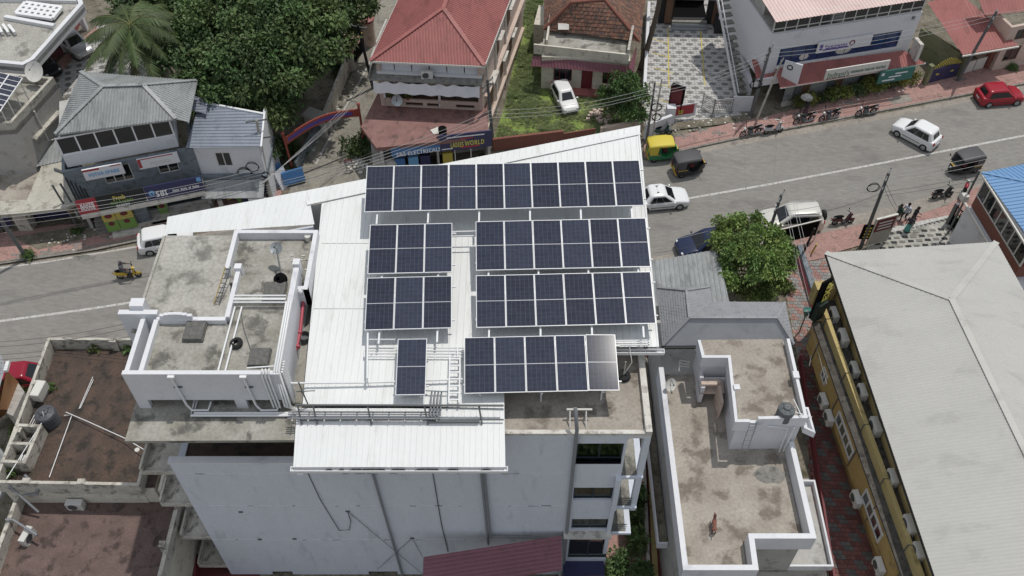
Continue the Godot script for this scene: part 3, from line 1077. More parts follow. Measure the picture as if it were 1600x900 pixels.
	obj("wall_hook", m, "rail_dark", t)
	# white sheet roof, laid in strips
	var main := [V(-9.33, 16.72, -33.15), V(6.67, 17.2, -37.76), V(6.54, 15.9, -24.9), V(-0.33, 15.9, -24.84), V(-0.33, 15.6, -21.88), V(-8.91, 15.62, -22.08)]
	for p in main.size():
		main[p].y = 15.65 + 0.1 * (-22.3 - main[p].z)
	var cuts := [-9.4]
	while cuts[-1] < 6.6:
		cuts.append(cuts[-1] + 1.07)
	for k in cuts.size() - 1:
		var a := Mb.new()
		# west of the step the sheet reaches the front, east of it stops at the gutter
		for part in [[main[0], main[1].lerp(main[0], 0.4375), main[4], main[5]], [main[1].lerp(main[0], 0.4375), main[1], main[2], main[3]]]:
			var cell := Mb.clip(Mb.clip(part, V(1, 0, 0.0), cuts[k]), V(-1, 0, 0.0), -cuts[k + 1])
			if cell.size() > 2:
				a.ribbed(cell, V(0.02, 0.1, -1), 0.3, 0.02, false, true)
		obj("roof_sheet", a, "sheet_white", t)
	var strip := [V(-16.92, 16.45, -32.39), V(-10.18, 16.85, -33.85), V(-9.59, 16.6, -31.75), V(-16.88, 16.2, -31.46)]
	for k in 7:
		var a := Mb.new()
		a.ribbed(Mb.clip(Mb.clip(strip, Vector3.RIGHT, -16.95 + k * 1.07), Vector3.LEFT, 15.88 - k * 1.07), V(0.1, 0, -1), 0.3, 0.02, false, true)
		obj("roof_sheet", a, "sheet_white", t)
	strip = [V(-10.18, 16.85, -33.85), V(6.72, 17.28, -38.25), V(6.67, 17.22, -37.74), V(-9.95, 16.8, -32.95)]
	for k in 16:
		var a := Mb.new()
		a.ribbed(Mb.clip(Mb.clip(strip, Vector3.RIGHT, -10.2 + k * 1.07), Vector3.LEFT, 9.13 - k * 1.07), V(0.1, 0, -1), 0.3, 0.02, false, true)
		obj("roof_sheet", a, "sheet_white", t)
	m = Mb.new()
	m.bar(V(-10.1, 16.79, -33.0), V(6.67, 17.235, -37.72), 0.26, 0.03)
	obj("ridge_cap", m, "sheet_white", t)
	m = Mb.new()
	m.quad(V(-10.05, 14.8, -33), V(-9.3, 14.8, -33.2), V(-9.3, 16.6, -33.2), V(-10.05, 16.6, -33))
	obj("end_board", m, "white", t)
	m = Mb.new()
	m.bar(V(6.6, 17.16, -37.7), V(6.5, 15.86, -24.9), 0.08, 0.16)
	obj("roof_trim", m, "white", t)
	m = Mb.new()
	m.bar(V(-9.36, 16.68, -33.1), V(-8.94, 15.56, -22.1), 0.06, 0.1)
	obj("roof_trim", m, "white", t)
	var low := [V(-9.22, 15.5, -21.95), V(-0.33, 15.5, -21.95), V(-0.27, 14.9, -19.45), V(-9.11, 14.9, -19.45)]
	for k in 9:
		var a := Mb.new()
		a.ribbed(Mb.clip(Mb.clip(low, Vector3.RIGHT, -9.25 + k * 1.0), Vector3.LEFT, 8.25 - k * 1.0), V(0.0, 0.2, -1), 0.25, 0.018, false, true)
		obj("canopy_sheet", a, "sheet_white", t)
	# sheet laps and rows of roofing screws
	m = Mb.new()
	for z in [-30.6, -26.9]:
		m.box(V(-7.9, 15.65 + 0.1 * (-22.3 - z) + 0.004, z), V(2.4, 0.012, 0.02))
	obj("sheet_lap", m, "grey_pipe", t)
	# gutters
	for g in [[V(-9.2, 14.74, -19.4), V(-0.2, 14.74, -19.4)], [V(-0.3, 15.72, -24.74), V(6.75, 15.72, -24.74)]]:
		m = Mb.new()
		m.span(g[0] + V(0, -0.06, -0.12), g[1] + V(0, -0.03, 0.12))
		m.span(g[0] + V(0, -0.03, 0.09), g[1] + V(0, 0.12, 0.12))
		m.span(g[0] + V(0, -0.03, -0.12), g[1] + V(0, 0.1, -0.09))
		m.span(V(g[1].x, g[1].y - 0.06, g[1].z - 0.12), V(g[1].x + 0.03, g[1].y + 0.12, g[1].z + 0.12))
		m.span(V(g[0].x - 0.03, g[0].y - 0.06, g[0].z - 0.12), V(g[0].x, g[0].y + 0.12, g[0].z + 0.12))
		var gu := obj("gutter", m, "white", t)
		m = Mb.new()
		for k in 24:
			var x := lerpf(g[0].x + 0.2, g[1].x - 0.3, rng.randf())
			m.ball(V(x, g[0].y - 0.02, g[0].z), V(rng.randf_range(0.12, 0.3), 0.025, 0.07), Transform3D.IDENTITY, 6, 4)
		obj("debris", m, "concrete_dark", gu)
	m = Mb.new()
	for x in [-8.4, -6.2, -4.0, -2.0, -0.6]:
		m.bar(V(x, 14.0, -21.1), V(x, 14.7, -19.6), 0.06)
		m.bar(V(x, 15.2, -21.1), V(x, 14.68, -19.55), 0.06)
	obj("canopy_bracket", m, "grey_pipe", t)
	m = Mb.new()
	m.sheet([V(-9.1, 13.9, -20.2), V(-9.5, 13.6, -20.3), V(-9.3, 13.2, -20.0), V(-9.0, 13.4, -19.9)], 0.02)
	obj("loose_sheet", m, "white", t)
	build_tower(t)
	# lean-to awning low on the front
	m = Mb.new()
	var aw := [V(-4.37, 5.4, -19.72), V(2.48, 5.4, -20.84), V(2.49, 4.6, -19.37), V(-4.41, 4.6, -18.26)]
	m.ribbed(aw, aw[1] - aw[0], 0.2, 0.03)
	obj("awning", m, "sheet_maroon", t)
	m = Mb.new()
	m.bar(aw[1] - V(0, 0.08, 0), aw[2] - V(0, 0.08, 0), 0.06)
	m.bar(aw[0] - V(0, 0.08, 0), aw[3] - V(0, 0.08, 0), 0.06)
	m.tube([V(-1.04, 5.09, -20.95), V(1.79, 4.94, -20.95)], 0.05, 6)
	m.bar(aw[2] - V(0.1, 0.1, 0.0), V(aw[2].x - 0.1, 0, aw[2].z), 0.1)
	m.bar(aw[1] - V(-0.15, 0.1, 0.0), V(aw[1].x + 0.15, 0, aw[1].z), 0.16)
	obj("awning_frame", m, "grey_pipe", t)

func build_tower(t: Node3D) -> void:
	var m := Mb.new()
	# front wall of the tank level with two legs
	m.span(V(-16.25, 15.45, -22.6), V(-9.7, 17.4, -22.4))
	m.span(V(-16.25, 14.8, -22.6), V(-15.75, 15.45, -22.4))
	m.span(V(-12.0, 14.8, -22.6), V(-11.5, 15.45, -22.4))
	m.span(V(-15.5, 14.8, -25.3), V(-9.9, 15.2, -23.6))
	# west wing wall with a gap to the basin
	m.span(V(-16.25, 14.8, -25.5), V(-16.05, 17.25, -22.6))
	m.span(V(-17.2, 14.8, -25.75), V(-15.5, 17.5, -25.5))
	m.span(V(-16.7, 16.5, -26.2), V(-16.1, 17.75, -25.75))
	# east wall
	m.span(V(-9.95, 14.8, -28.4), V(-9.7, 17.42, -22.6))
	m.span(V(-9.98, 16.8, -28.65), V(-9.68, 17.6, -28.3))
	# basin walls
	m.span(V(-15.6, 15.2, -25.3), V(-15.4, 17.38, -22.6))
	m.span(V(-15.4, 16.4, -25.45), V(-12.5, 17.38, -25.25))
	m.span(V(-12.55, 16.4, -28.1), V(-12.35, 17.38, -25.45))
	m.span(V(-12.62, 16.4, -28.4), V(-12.3, 17.55, -28.1))
	# parapet of the lower back roof
	m.span(V(-13.05, 16.2, -31.0), V(-9.45, 17.0, -30.8))
	m.span(V(-13.25, 16.2, -31.0), V(-13.05, 17.0, -28.6))
	m.span(V(-9.45, 15.9, -31.0), V(-9.25, 17.0, -27.3))
	m.span(V(-9.95, 15.9, -27.5), V(-9.25, 17.02, -27.3))
	obj("tower_wall", m, "wall_white", t)
	m = Mb.new()
	m.span(V(-15.4, 16.9, -25.25), V(-12.35, 17.1, -22.6))
	m.span(V(-12.35, 16.9, -28.1), V(-9.95, 17.1, -22.6))
	obj("tower_roof", m, "concrete", t)
	m = Mb.new()
	m.span(V(-13.05, 16.3, -30.8), V(-9.45, 16.55, -28.1))
	obj("back_roof", m, "concrete", t)
	m = Mb.new()
	m.prism([Vector2(-16.79, -31.19), Vector2(-13.42, -31.19), Vector2(-13.05, -28.2), Vector2(-12.55, -25.45), Vector2(-16.9, -25.45)], 16.2, 16.4)
	m.bar(V(-16.77, 16.43, -31.12), V(-16.82, 16.43, -25.29), 0.12, 0.1)
	obj("side_roof", m, "concrete_pale", t)
	m = Mb.new()
	m.span(V(-16.4, 14.8, -31), V(-16.1, 16.2, -26))
	m.span(V(-16.4, 0, -31.4), V(-15.4, 14.6, -26))
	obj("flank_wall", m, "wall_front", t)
	# half-round ornament on the west parapet
	m = Mb.new()
	for k in 9:
		var x := -15.5 + k * 0.2
		var hh := sqrt(maxf(0.0, 0.64 - pow(x + 14.7, 2))) * 0.45
		m.span(V(x, 17.38, -25.42), V(x + 0.2, 17.4 + hh, -25.28))
	obj("ornament", m, "wall_white", t)
	for p in [[V(-13.75, 17.25, -24.78), 0.9, 1.05], [V(-10.64, 17.25, -27), 1.0, 1.05], [V(-10.71, 17.25, -23.38), 0.9, 0.95]]:
		m = Mb.new()
		m.cbox(p[0] + V(0, -0.07, 0), V(p[1], 0.1, p[2]), 0.02)
		m.cbox(p[0] + V(0, 0.03, 0), V(p[1] - 0.06, 0.12, p[2] - 0.06), 0.02)
		obj("hatch_cover", m, "hatch", t)
	# pipes over the roof and down the front
	m = Mb.new()
	for k in 4:
		m.tube([V(-12.3, 17.45 + (k % 2) * 0.07, -26.2 - k * 0.11), V(-10.0, 17.45 + (k % 2) * 0.07, -26.2 - k * 0.11)], 0.04, 6)
	for x in [-12.25, -11.95]:
		m.tube([V(x, 17.25, -26.1), V(x - 0.08, 17.22, -22.6)], 0.045, 6)
	for k in 3:
		m.tube([V(-9.95 + k * 0.1, 17.48, -26.2), V(-9.9 + k * 0.1, 17.48, -22.5), V(-9.85 + k * 0.12, 15.1, -22.3), V(-9.3, 15.0, -22.2)], 0.05, 6)
	for k in 3:
		m.tube([V(-10.4 + k * 0.14, 17.5, -22.6), V(-10.4 + k * 0.14, 17.45, -22.32), V(-10.35 + k * 0.14, 15.0, -22.3)], 0.045, 6)
	for k in 5:
		m.tube([V(-9.62, 17.3, -22.6 - k * 0.13), V(-9.5, 15.1, -22.5 - k * 0.1)], 0.05, 6)
	for x in [-14.2, -11.2]:
		m.box(V(x, 17.3, -22.34), V(0.28, 0.1, 0.14))
		m.tube([V(x, 17.25, -22.32), V(x + 0.1, 15.2, -22.32), V(x + 0.3, 14.95, -22.2), V(x + 1.0, 14.95, -22.2), V(x + 1.05, 15.0, -22.6)], 0.055, 8)
	for k in 2:
		m.tube([V(-13.9 + k * 0.12, 14.95, -22.9), V(-13.9 + k * 0.12, 14.92, -21.95 - k * 0.12), V(-9.7, 14.92, -21.95 - k * 0.12), V(-9.3, 14.97, -22.1)], 0.06, 8)
	m.tube([V(-11.1, 17.35, -22.75), V(-9.9, 17.35, -22.85)], 0.04, 6)
	obj("water_pipe", m, "white_pipe", t)
	m = Mb.new()
	for x in [-14.12, -11.12]:
		m.box(V(x, 16.5, -22.36), V(0.35, 0.05, 0.06))
	m.tube([V(-12.0, 17.12, -26.0), V(-11.7, 17.12, -25.0), V(-11.2, 17.12, -23.9)], 0.02, 5)
	obj("bracket", m, "rail_dark", t)
	m = Mb.new()
	m.tube([V(-9.58, 16.2, -27.6), V(-9.63, 15.6, -25.99), V(-9.71, 15.45, -25.13), V(-9.87, 15.4, -24.99)], 0.075, 10)
	for p in [V(-9.65, 15.6, -25.91), V(-9.65, 15.5, -25.2)]:
		m.tube([p + V(0, 0, 0.05), p - V(0, 0, 0.05)], 0.12, 10)
	m.tube([V(-9.4, 16, -27.76), V(-9.56, 15.8, -27.62)], 0.1, 8)
	obj("red_pipe", m, "pipe_red", t)
	m = Mb.new()
	m.ball(V(-9.59, 16.9, -27.29), V(0.12, 0.12, 0.12))
	obj("parapet_knob", m, "white", t)

# ---------------------------------------------------------------- solar panels
func build_solar_panels() -> void:
	var rows := [
		["top row of ten solar panels", V(-6.96, 0, -31.24), V(6.26, 0, -31.6), 10],
		["left block of three in the second row", V(-6.57, 0, -27.96), V(-2.72, 0, -28.06), 3],
		["right block of six in the second row", V(-1.64, 0, -28.14), V(6.34, 0, -28.34), 6],
		["left block of three in the third row", V(-6.49, 0, -25.18), V(-2.65, 0, -25.29), 3],
		["right block of six in the third row", V(-1.58, 0, -25.3), V(6.37, 0, -25.51), 6],
		["bottom row of five", V(-2.03, 0, -22.25), V(4.58, 0, -22.41), 5],
		["", V(-4.96, 0, -22.18), V(-3.67, 0, -22.2), 1],
	]
	var ord := ["first", "second", "third", "fourth", "fifth", "sixth", "seventh", "eighth", "ninth", "tenth"]
	var up := V(0, 0.2, -1).normalized()
	var proto: Node3D = null
	var count := 0
	for r in rows:
		var dir: Vector3 = (r[2] - r[1]) / r[3]
		var pitch: float = dir.length()
		for i in r[3]:
			var at: Vector3 = r[1] + dir * (i + 0.5)
			at.y = 16.2 + 0.2 * (-22.365 - at.z)
			var label := "%s from the left in the %s" % [ord[i], r[0]]
			if i == r[3] - 1 and r[3] > 1:
				label = "rightmost panel of the %s" % r[0]
			if r[3] == 1:
				label = "single solar panel standing alone left of the white roof ladder"
			elif r[3] == 5 and i == 4:
				label = "pale panel mirroring the sky at the right end of the bottom row"
			var t := thing("solar_panel", label, "solar panel", at, atan2(-dir.z, dir.x), "solar panels on the white roof")
			t.rotation.z = rng.randf_range(-0.008, 0.008)
			if r[3] == 5 and i == 4:
				t.rotation.z = -0.036
			var w := pitch - 0.014
			var l := 2.63
			var x := Vector3.RIGHT
			var f := Mb.new()
			var tf := Transform3D(Basis(x, x.cross(-up) * -1.0, -up), Vector3.ZERO)
			tf = Transform3D(Basis(x, (-up).cross(x), -up), Vector3.ZERO)
			for s in [-1, 1]:
				f.box(V(s * (w / 2 - 0.013), -0.02, -l / 2), V(0.026, 0.05, l), tf)
			for z in [-0.013, -l + 0.013]:
				f.box(V(0, -0.02, z), V(w - 0.052, 0.05, 0.026), tf)
			f.box(V(0, -0.006, -l / 2), V(w - 0.052, 0.012, 0.014), tf)
			obj("frame", f, "frame_white", t)
			for h in 2:
				var g := Mb.new()
				var z0 := -0.026 - h * (l / 2 - 0.019)
				var z1 := z0 - (l / 2 - 0.033)
				var hw := w / 2 - 0.026
				g.quad(tf * V(-hw, -0.004, z0), tf * V(hw, -0.004, z0), tf * V(hw, -0.004, z1), tf * V(-hw, -0.004, z1))
				g.quad(tf * V(-hw, -0.03, z0), tf * V(-hw, -0.03, z1), tf * V(hw, -0.03, z1), tf * V(hw, -0.03, z0))
				for q in g.uv.size():
					g.uv[q].y = g.uv[q].y * 0.5 + (0.5 if h == 0 else 0.0)
				obj("glass", g, "cells_dusty" if r[3] == 5 and i == 4 else "cells_%d" % (count * 7 / 5 % 3), t)
			count += 1
	# carrying frames: rafters, cross rails and posts for each block
	var names := ["under the top row of panels", "under the left three panels of the second row", "under the right six panels of the second row", "under the left three panels of the third row", "under the right six panels of the third row", "under the bottom row of five panels", "under the single panel"]
	for k in rows.size():
		var r: Array = rows[k]
		var t := thing("panel_rack", "white steel rack of rafters and posts " + names[k], "rack", Vector3.ZERO, 0.0, "racks of the solar panels")
		var n: int = r[3]
		var f := Mb.new()
		var ph := func(p: Vector3) -> Vector3: return V(p.x, 16.2 + 0.2 * (-22.365 - p.z) - 0.08, p.z)
		for q in [0.45, 2.1]:
			f.bar(ph.call(r[1] + V(0, 0, -q)) - V(0.05, 0.03, 0), ph.call(r[2] + V(0, 0, -q)) + V(0.12, -0.03, 0), 0.06)
		obj("cross_rail", f, "white", t)
		var nr := maxi(2, roundi(n * 0.6) + 0)
		for i in nr:
			var p: Vector3 = r[1].lerp(r[2], (i + 0.25) / (nr - 0.5))
			f = Mb.new()
			var reach := 0.55 if k in [0, 3, 4] else (0.18 if k < 3 else 0.0)
			f.bar(ph.call(p + V(0, 0, reach)) - V(0, 0.1, 0), ph.call(p + V(0, 0, -2.6)) - V(0, 0.1, 0), 0.08)
			obj("rafter", f, "white", t)
			f = Mb.new()
			for q in [0.5, 2.2]:
				var a: Vector3 = ph.call(p + V(0, 0, -q))
				var deck := 14.7 if a.x > -0.3 and a.z > -24.8 else 15.65 + 0.1 * (-22.3 - a.z)
				f.bar(a - V(0, 0.12, 0), V(a.x, deck, a.z), 0.06)
			obj("post", f, "white", t)

func build_roof_things() -> void:
	# cable trays of white angle across the roof
	var m := Mb.new()
	var lv := func(u: Vector3) -> Vector3: return V(u.x, 15.65 + 0.1 * (-22.3 - u.z) + 0.18, u.z)
	for z in [-24.75, -24.6, -24.45, -24.3]:
		m.bar(lv.call(V(-6.5, 0, z)), lv.call(V(-2.1, 0, z + 0.02)), 0.05)
	m.bar(lv.call(V(-6.5, 0, -24.8)), lv.call(V(-6.5, 0, -24.25)), 0.05)
	m.bar(lv.call(V(-2.4, 0, -24.8)), lv.call(V(-2.4, 0, -24.25)), 0.05)
	for x in [-6.2, -4.4, -2.6]:
		m.bar(lv.call(V(x, 0, -24.5)), lv.call(V(x, 0, -24.5)) - V(0, 0.16, 0), 0.04)
	solo("cable_tray", m, "white", "white cable tray crossing the roof left of the ladder", "cable tray")
	m = Mb.new()
	for z in [-25.05, -24.92, -24.8]:
		m.bar(V(3.9, 16.15, z), V(6.1, 16.15, z - 0.03), 0.05)
	m.bar(V(6.05, 16.15, -25.1), V(6.05, 16.15, -24.78), 0.05)
	for x in [4.2, 5.9]:
		m.bar(V(x, 16.15, -24.95), V(x, 15.88, -24.95), 0.04)
	solo("cable_tray", m, "white", "short white cable tray right of the pale panel at the gutter", "cable tray")
	m = Mb.new()
	for z in [-29.6, -29.3]:
		m.bar(V(-6.4, 17.3, z - 0.9), V(6.0, 17.35, z - 1.2), 0.05)
	for x in [-6.2, -3.5, -0.5, 2.5, 5.6]:
		m.bar(V(x, 17.3, -30.5), V(x, 16.4, -30.5), 0.05)
	solo("cable_tray", m, "white", "long white tray in the gap below the top row of panels", "cable tray")
	# ladder lying on the roof
	var lad := thing("roof_ladder", "white ladder lying on the sheet roof beside the bottom row of panels", "ladder")
	m = Mb.new()
	for x in [-2.72, -2.28]:
		m.bar(lv.call(V(x, 0, -24.3)) + V(0, 0.1, 0), lv.call(V(x + 0.03, 0, -21.95)) + V(0, 0.1, 0), 0.06)
	obj("side_rail", m, "white", lad)
	for k in 7:
		m = Mb.new()
		var z := -24.1 + k * 0.33
		m.bar(lv.call(V(-2.7, 0, z)) + V(0, 0.1, 0), lv.call(V(-2.28, 0, z)) + V(0, 0.1, 0), 0.07, 0.04)
		obj("rung", m, "white", lad)
	# conduit runs
	m = Mb.new()
	m.tube([lv.call(V(-9.7, 15.7, -22.89)) + V(-0.2, 0.12, 0), lv.call(V(-6.24, 15.7, -22.96)) + V(0, 0.06, 0), lv.call(V(-2.09, 15.7, -23.13)) + V(0, 0.06, 0)], 0.05, 6)
	m.tube([lv.call(V(-6.41, 15.7, -25.84)) + V(0, 0.5, 0), lv.call(V(-6.21, 15.7, -22.93)) + V(0, 0.4, 0)], 0.05, 6)
	m.bar(lv.call(V(-6.21, 15.7, -22.93)) + V(0, 0.4, 0), lv.call(V(-6.21, 15.7, -22.93)) - V(0, 0.18, 0), 0.04)
	m.tube([lv.call(V(-6.35, 15.7, -24.95)) + V(0, 0.3, 0), lv.call(V(-5.15, 15.7, -24.95)) + V(0, 0.3, 0)], 0.03, 6)
	solo("conduit", m, "white_pipe", "white conduit running level across the sheet roof below the tray", "pipe")
	m = Mb.new()
	for k in 4:
		var x := -3.45 + k * 0.14
		m.tube([V(x, 15.8, -22.6), V(x, 15.9, -22.2), V(x, 15.78, -21.4)], 0.035, 6)
	m.tube([V(-3.7, 15.95, -22.55), V(-2.3, 15.9, -22.5)], 0.03, 6)
	solo("cable_bundle", m, "grey_pipe", "grey cables dropping between the single panel and the ladder", "cable")
	# walkway tray with railing at the step of the roof
	var tr := thing("roof_railing", "grey railing and pipe rack along the step above the lower canopy", "railing")
	m = Mb.new()
	m.bar(V(-9.15, 16.05, -21.75), V(-0.35, 16.1, -21.7), 0.07)
	m.bar(V(-9.0, 15.5, -21.35), V(-0.35, 15.55, -21.35), 0.05)
	m.bar(V(-3.6, 15.5, -21.3), V(-1.4, 15.5, -21.3), 0.12, 0.1)
	obj("rail", m, "rail_dark", tr)
	for x in [-9.05, -8.4, -6.1, -3.7, -1.4]:
		m = Mb.new()
		m.bar(V(x, 16.05, -21.72), V(x + 0.12, 15.45, -21.25), 0.07)
		m.bar(V(x + 0.12, 15.45, -21.25), V(x + 0.12, 15.2, -21.25), 0.05)
		obj("rail_post", m, "rail_dark", tr)
	m = Mb.new()
	for k in 4:
		m.tube([V(-9.5, 15.68 - k * 0.01, -21.65 + k * 0.1), V(-3.1, 15.7 - k * 0.01, -21.62 + k * 0.1)], 0.035, 6)
	obj("pipe", m, "grey_pipe", tr)
	m = Mb.new()
	for x in 10:
		m.bar(V(-9.3 + x * 0.68, 15.62, -21.72), V(-9.3 + x * 0.68, 15.6, -21.25), 0.05)
	obj("cross_bar", m, "off_white", tr)
	# frame standing on the terrace round the drainpipe
	m = Mb.new()
	for x in [2.5, 3.2]:
		m.bar(V(x, 14.7, -22.0), V(x, 15.3, -22.0), 0.06)
		m.bar(V(x, 15.3, -22.0), V(x, 14.7, -21.45), 0.05)
	m.bar(V(2.35, 15.32, -22.0), V(3.45, 15.32, -22.0), 0.07)
	solo("pipe_stand", m, "off_white", "small white trestle carrying the drainpipe over the terrace edge", "stand")
	# aerial stump in a tyre with its cable
	var w := thing("lightning_mast", "short rod with loose cable set in a tyre on the terrace", "mast", V(5.0, 14.7, -24.1))
	m = Mb.new()
	m.lathe([Vector2(0.14, 0), Vector2(0.3, 0.02), Vector2(0.33, 0.1), Vector2(0.3, 0.2), Vector2(0.14, 0.22), Vector2(0, 0.18)], Transform3D.IDENTITY, 18)
	obj("tyre", m, "rubber", w)
	m = Mb.new()
	m.tube([V(0, 0.1, 0), V(0, 1.2, 0)], 0.025, 6)
	m.tube([V(0.03, 0.3, 0), V(0.3, 1.0, -0.1), V(0.2, 1.4, -0.7), V(-0.2, 1.45, -0.75)], 0.02, 6)
	obj("rod", m, "off_white", w)
	# dish, tyre and odds and ends on the tower
	dish("satellite_dish", "grey satellite dish on a tilted pole over the tower roof", V(-10.4, 17.2, -27.61), V(-10.85, 17.6, -29.27), 0.3, V(-0.2, 0.8, 0.55), "steel")
	m = Mb.new()
	m.lathe([Vector2(0.1, 0.03), Vector2(0.12, 0), Vector2(0.24, 0.0), Vector2(0.29, 0.06), Vector2(0.29, 0.12), Vector2(0.24, 0.18), Vector2(0.13, 0.18), Vector2(0.12, 0.04)], Transform3D(Basis.from_euler(V(0.1, 0, 0.1)), V(-11.83, 17.12, -24.15)), 20)
	solo("old_tyre", m, "rubber", "worn tyre lying flat on the tower roof between two pipes", "tyre")
	m = Mb.new()
	m.lathe([Vector2(0, 0), Vector2(0.3, 0.03), Vector2(0.33, 0.2), Vector2(0.24, 0.36), Vector2(0.1, 0.38), Vector2(0.1, 0.2)], Transform3D(Basis.from_euler(V(0.5, 0, 0.3)), V(-10.44, 17.12, -27.75)), 14)
	solo("black_bucket", m, "black", "black plastic tub slumped against the tower parapet", "bucket")
	m = Mb.new()
	m.lathe([Vector2(0, 0), Vector2(0.22, 0), Vector2(0.26, 0.3), Vector2(0.24, 0.3), Vector2(0.2, 0.05), Vector2(0, 0.05)], Transform3D(Basis(), V(-9.54, 14.85, -26.11)), 16)
	solo("flower_pot", m, "tank_grey", "dark round pot in the gap beside the red pipe", "pot")
	for q in [[V(-9.88, 16.56, -31), "sign_blue", "blue and white paint tub in the corner of the back roof"], [V(-9.75, 16.56, -30.75), "off_white", "white paint tub next to the blue one on the back roof"]]:
		m = Mb.new()
		m.lathe([Vector2(0, 0), Vector2(0.13, 0), Vector2(0.15, 0.3), Vector2(0.13, 0.31), Vector2(0, 0.31)], Transform3D(Basis(), q[0]), 14)
		solo("paint_tub", m, q[1], q[2], "tub", "paint tubs on the back roof")
	m = Mb.new()
	for k in 14:
		var p: Vector3 = V(-9.92, 16.56, -29.4)
		m.box(p + V(rng.randf_range(-0.5, 0.35), 0.02, rng.randf_range(-0.4, 0.6)), V(rng.randf_range(0.04, 0.25), 0.04, 0.05), Transform3D.IDENTITY)
	var rb := solo("rubble", m, "off_white", "white scraps scattered on the back roof of the tower", "rubble")
	rb.set_meta("kind", "stuff")
	var st := thing("yellow_ladder", "narrow yellow steel ladder leaning on the tower wall above the side roof", "ladder")
	for s in [-0.12, 0.12]:
		m = Mb.new()
		m.bar(V(-13.4, 16.5, -26.87) + V(s, 0, 0), V(-12.99, 17.3, -28.4) + V(s, 0, 0), 0.035)
		obj("stile", m, "wall_ochre" if s < 0 else "rail_dark", st)
	for k in 8:
		m = Mb.new()
		var c: Vector3 = (V(-13.4, 16.5, -26.87)).lerp(V(-12.99, 17.3, -28.4), (k + 0.5) / 8.0)
		m.bar(c - V(0.12, 0, 0), c + V(0.12, 0, 0), 0.03)
		obj("rung", m, "rail_dark", st)
	# tv aerial by the tower foot
	m = Mb.new()
	m.tube([V(-8.7, 15.6, -22.0), V(-8.9, 17.1, -22.2)], 0.03, 6)
	m.bar(V(-9.1, 16.55, -22.1), V(-8.3, 16.55, -22.15), 0.03)
	m.ball(V(-8.82, 16.5, -22.12), V(0.08, 0.08, 0.08), Transform3D.IDENTITY, 8, 5)
	solo("aerial", m, "rail_dark", "thin aerial on a bent rod near the foot of the tower", "aerial")

func dish(called: String, label: String, foot: Vector3, head: Vector3, r: float, look: Vector3, mat: String, group := "") -> Node3D:
	var t := thing(called, label, "satellite dish", foot, 0.0, group)
	var m := Mb.new()
	m.tube([Vector3.ZERO, head - foot], 0.035, 6)
	obj("pole", m, "rail_dark", t)
	var y := look.normalized()
	var x := y.cross(Vector3.RIGHT).normalized()
	var xf := Transform3D(Basis(y.cross(x), y, x), head - foot)
	m = Mb.new()
	var prof := []
	for k in 7:
		var q := k / 6.0
		prof.append(Vector2(r * q, r * 0.22 * q * q))
	m.lathe(prof.map(func(p): return p - Vector2(0, 0.015)), xf, 24)
	prof.reverse()
	m.lathe(prof, xf, 24)
	obj("reflector", m, mat, t)
	m = Mb.new()
	m.tube([xf * V(0, 0.02, r * 0.9), xf * V(0, r * 0.8, r * 0.1)], 0.015, 5)
	m.box(xf * V(0, r * 0.8, r * 0.1), V(0.08, 0.08, 0.08))
	obj("feed_arm", m, "rail_dark", t)
	return t

func tank(at: Vector3, r: float, h: float, mat: String, label: String) -> Node3D:
	var t := thing("water_tank", label, "water tank", at)
	var m := Mb.new()
	var pr := [Vector2(0, 0), Vector2(r * 0.97, 0)]
	for k in 5:
		var y := h * 0.74 * (k + 1) / 5.0
		pr.append(Vector2(r * 0.97, y - 0.05))
		pr.append(Vector2(r, y - 0.03))
		pr.append(Vector2(r, y - 0.01))
		pr.append(Vector2(r * 0.97, y))
	pr.append_array([Vector2(r * 0.98, h * 0.76), Vector2(r * 0.9, h * 0.84), Vector2(r * 0.42, h * 0.93), Vector2(r * 0.4, h * 0.96)])
	m.lathe(pr, Transform3D.IDENTITY, 28)
	for k in 6:
		var a := TAU * k / 6
		m.bar(V(cos(a) * r * 0.45, h * 0.93, sin(a) * r * 0.45), V(cos(a) * r * 0.95, h * 0.8, sin(a) * r * 0.95), 0.09, 0.05)
	obj("shell", m, mat, t)
	m = Mb.new()
	m.lathe([Vector2(r * 0.42, h * 0.92), Vector2(r * 0.42, h), Vector2(r * 0.3, h * 1.03), Vector2(0, h * 1.03)], Transform3D.IDENTITY, 20)
	m.box(V(0, h * 1.04, 0), V(r * 0.3, 0.05, 0.06))
	obj("lid", m, mat, t)
	return t

func ac_unit(label: String, at: Vector3, turn: float, group := "", s := 1.0) -> Node3D:
	var t := thing("air_conditioner", label, "air conditioner", at, turn, group)
	var m := Mb.new()
	m.cbox(V(0, 0.32 * s, 0), V(0.86, 0.6, 0.34) * s, 0.02)
	m.box(V(-0.3 * s, 0.01, 0), V(0.06, 0.06, 0.4) * s)
	m.box(V(0.3 * s, 0.01, 0), V(0.06, 0.06, 0.4) * s)
	obj("case", m, "ac_white", t)
	m = Mb.new()
	m.lathe([Vector2(0.24, 0), Vector2(0.24, 0.02), Vector2(0.2, 0.025), Vector2(0.05, 0.01), Vector2(0, 0.02)], Transform3D(Basis(Vector3.RIGHT, Vector3.BACK, Vector3.DOWN).scaled(Vector3.ONE * s), V(-0.1, 0.33, 0.172) * s), 18)
	obj("fan", m, "ac_grille", t)
	m = Mb.new()
	m.tube([V(0.43, 0.2, 0) * s, V(0.52, 0.15, 0) * s, V(0.55, 0.0, -0.1) * s], 0.02, 6)
	obj("hose", m, "grey_pipe", t)
	return t

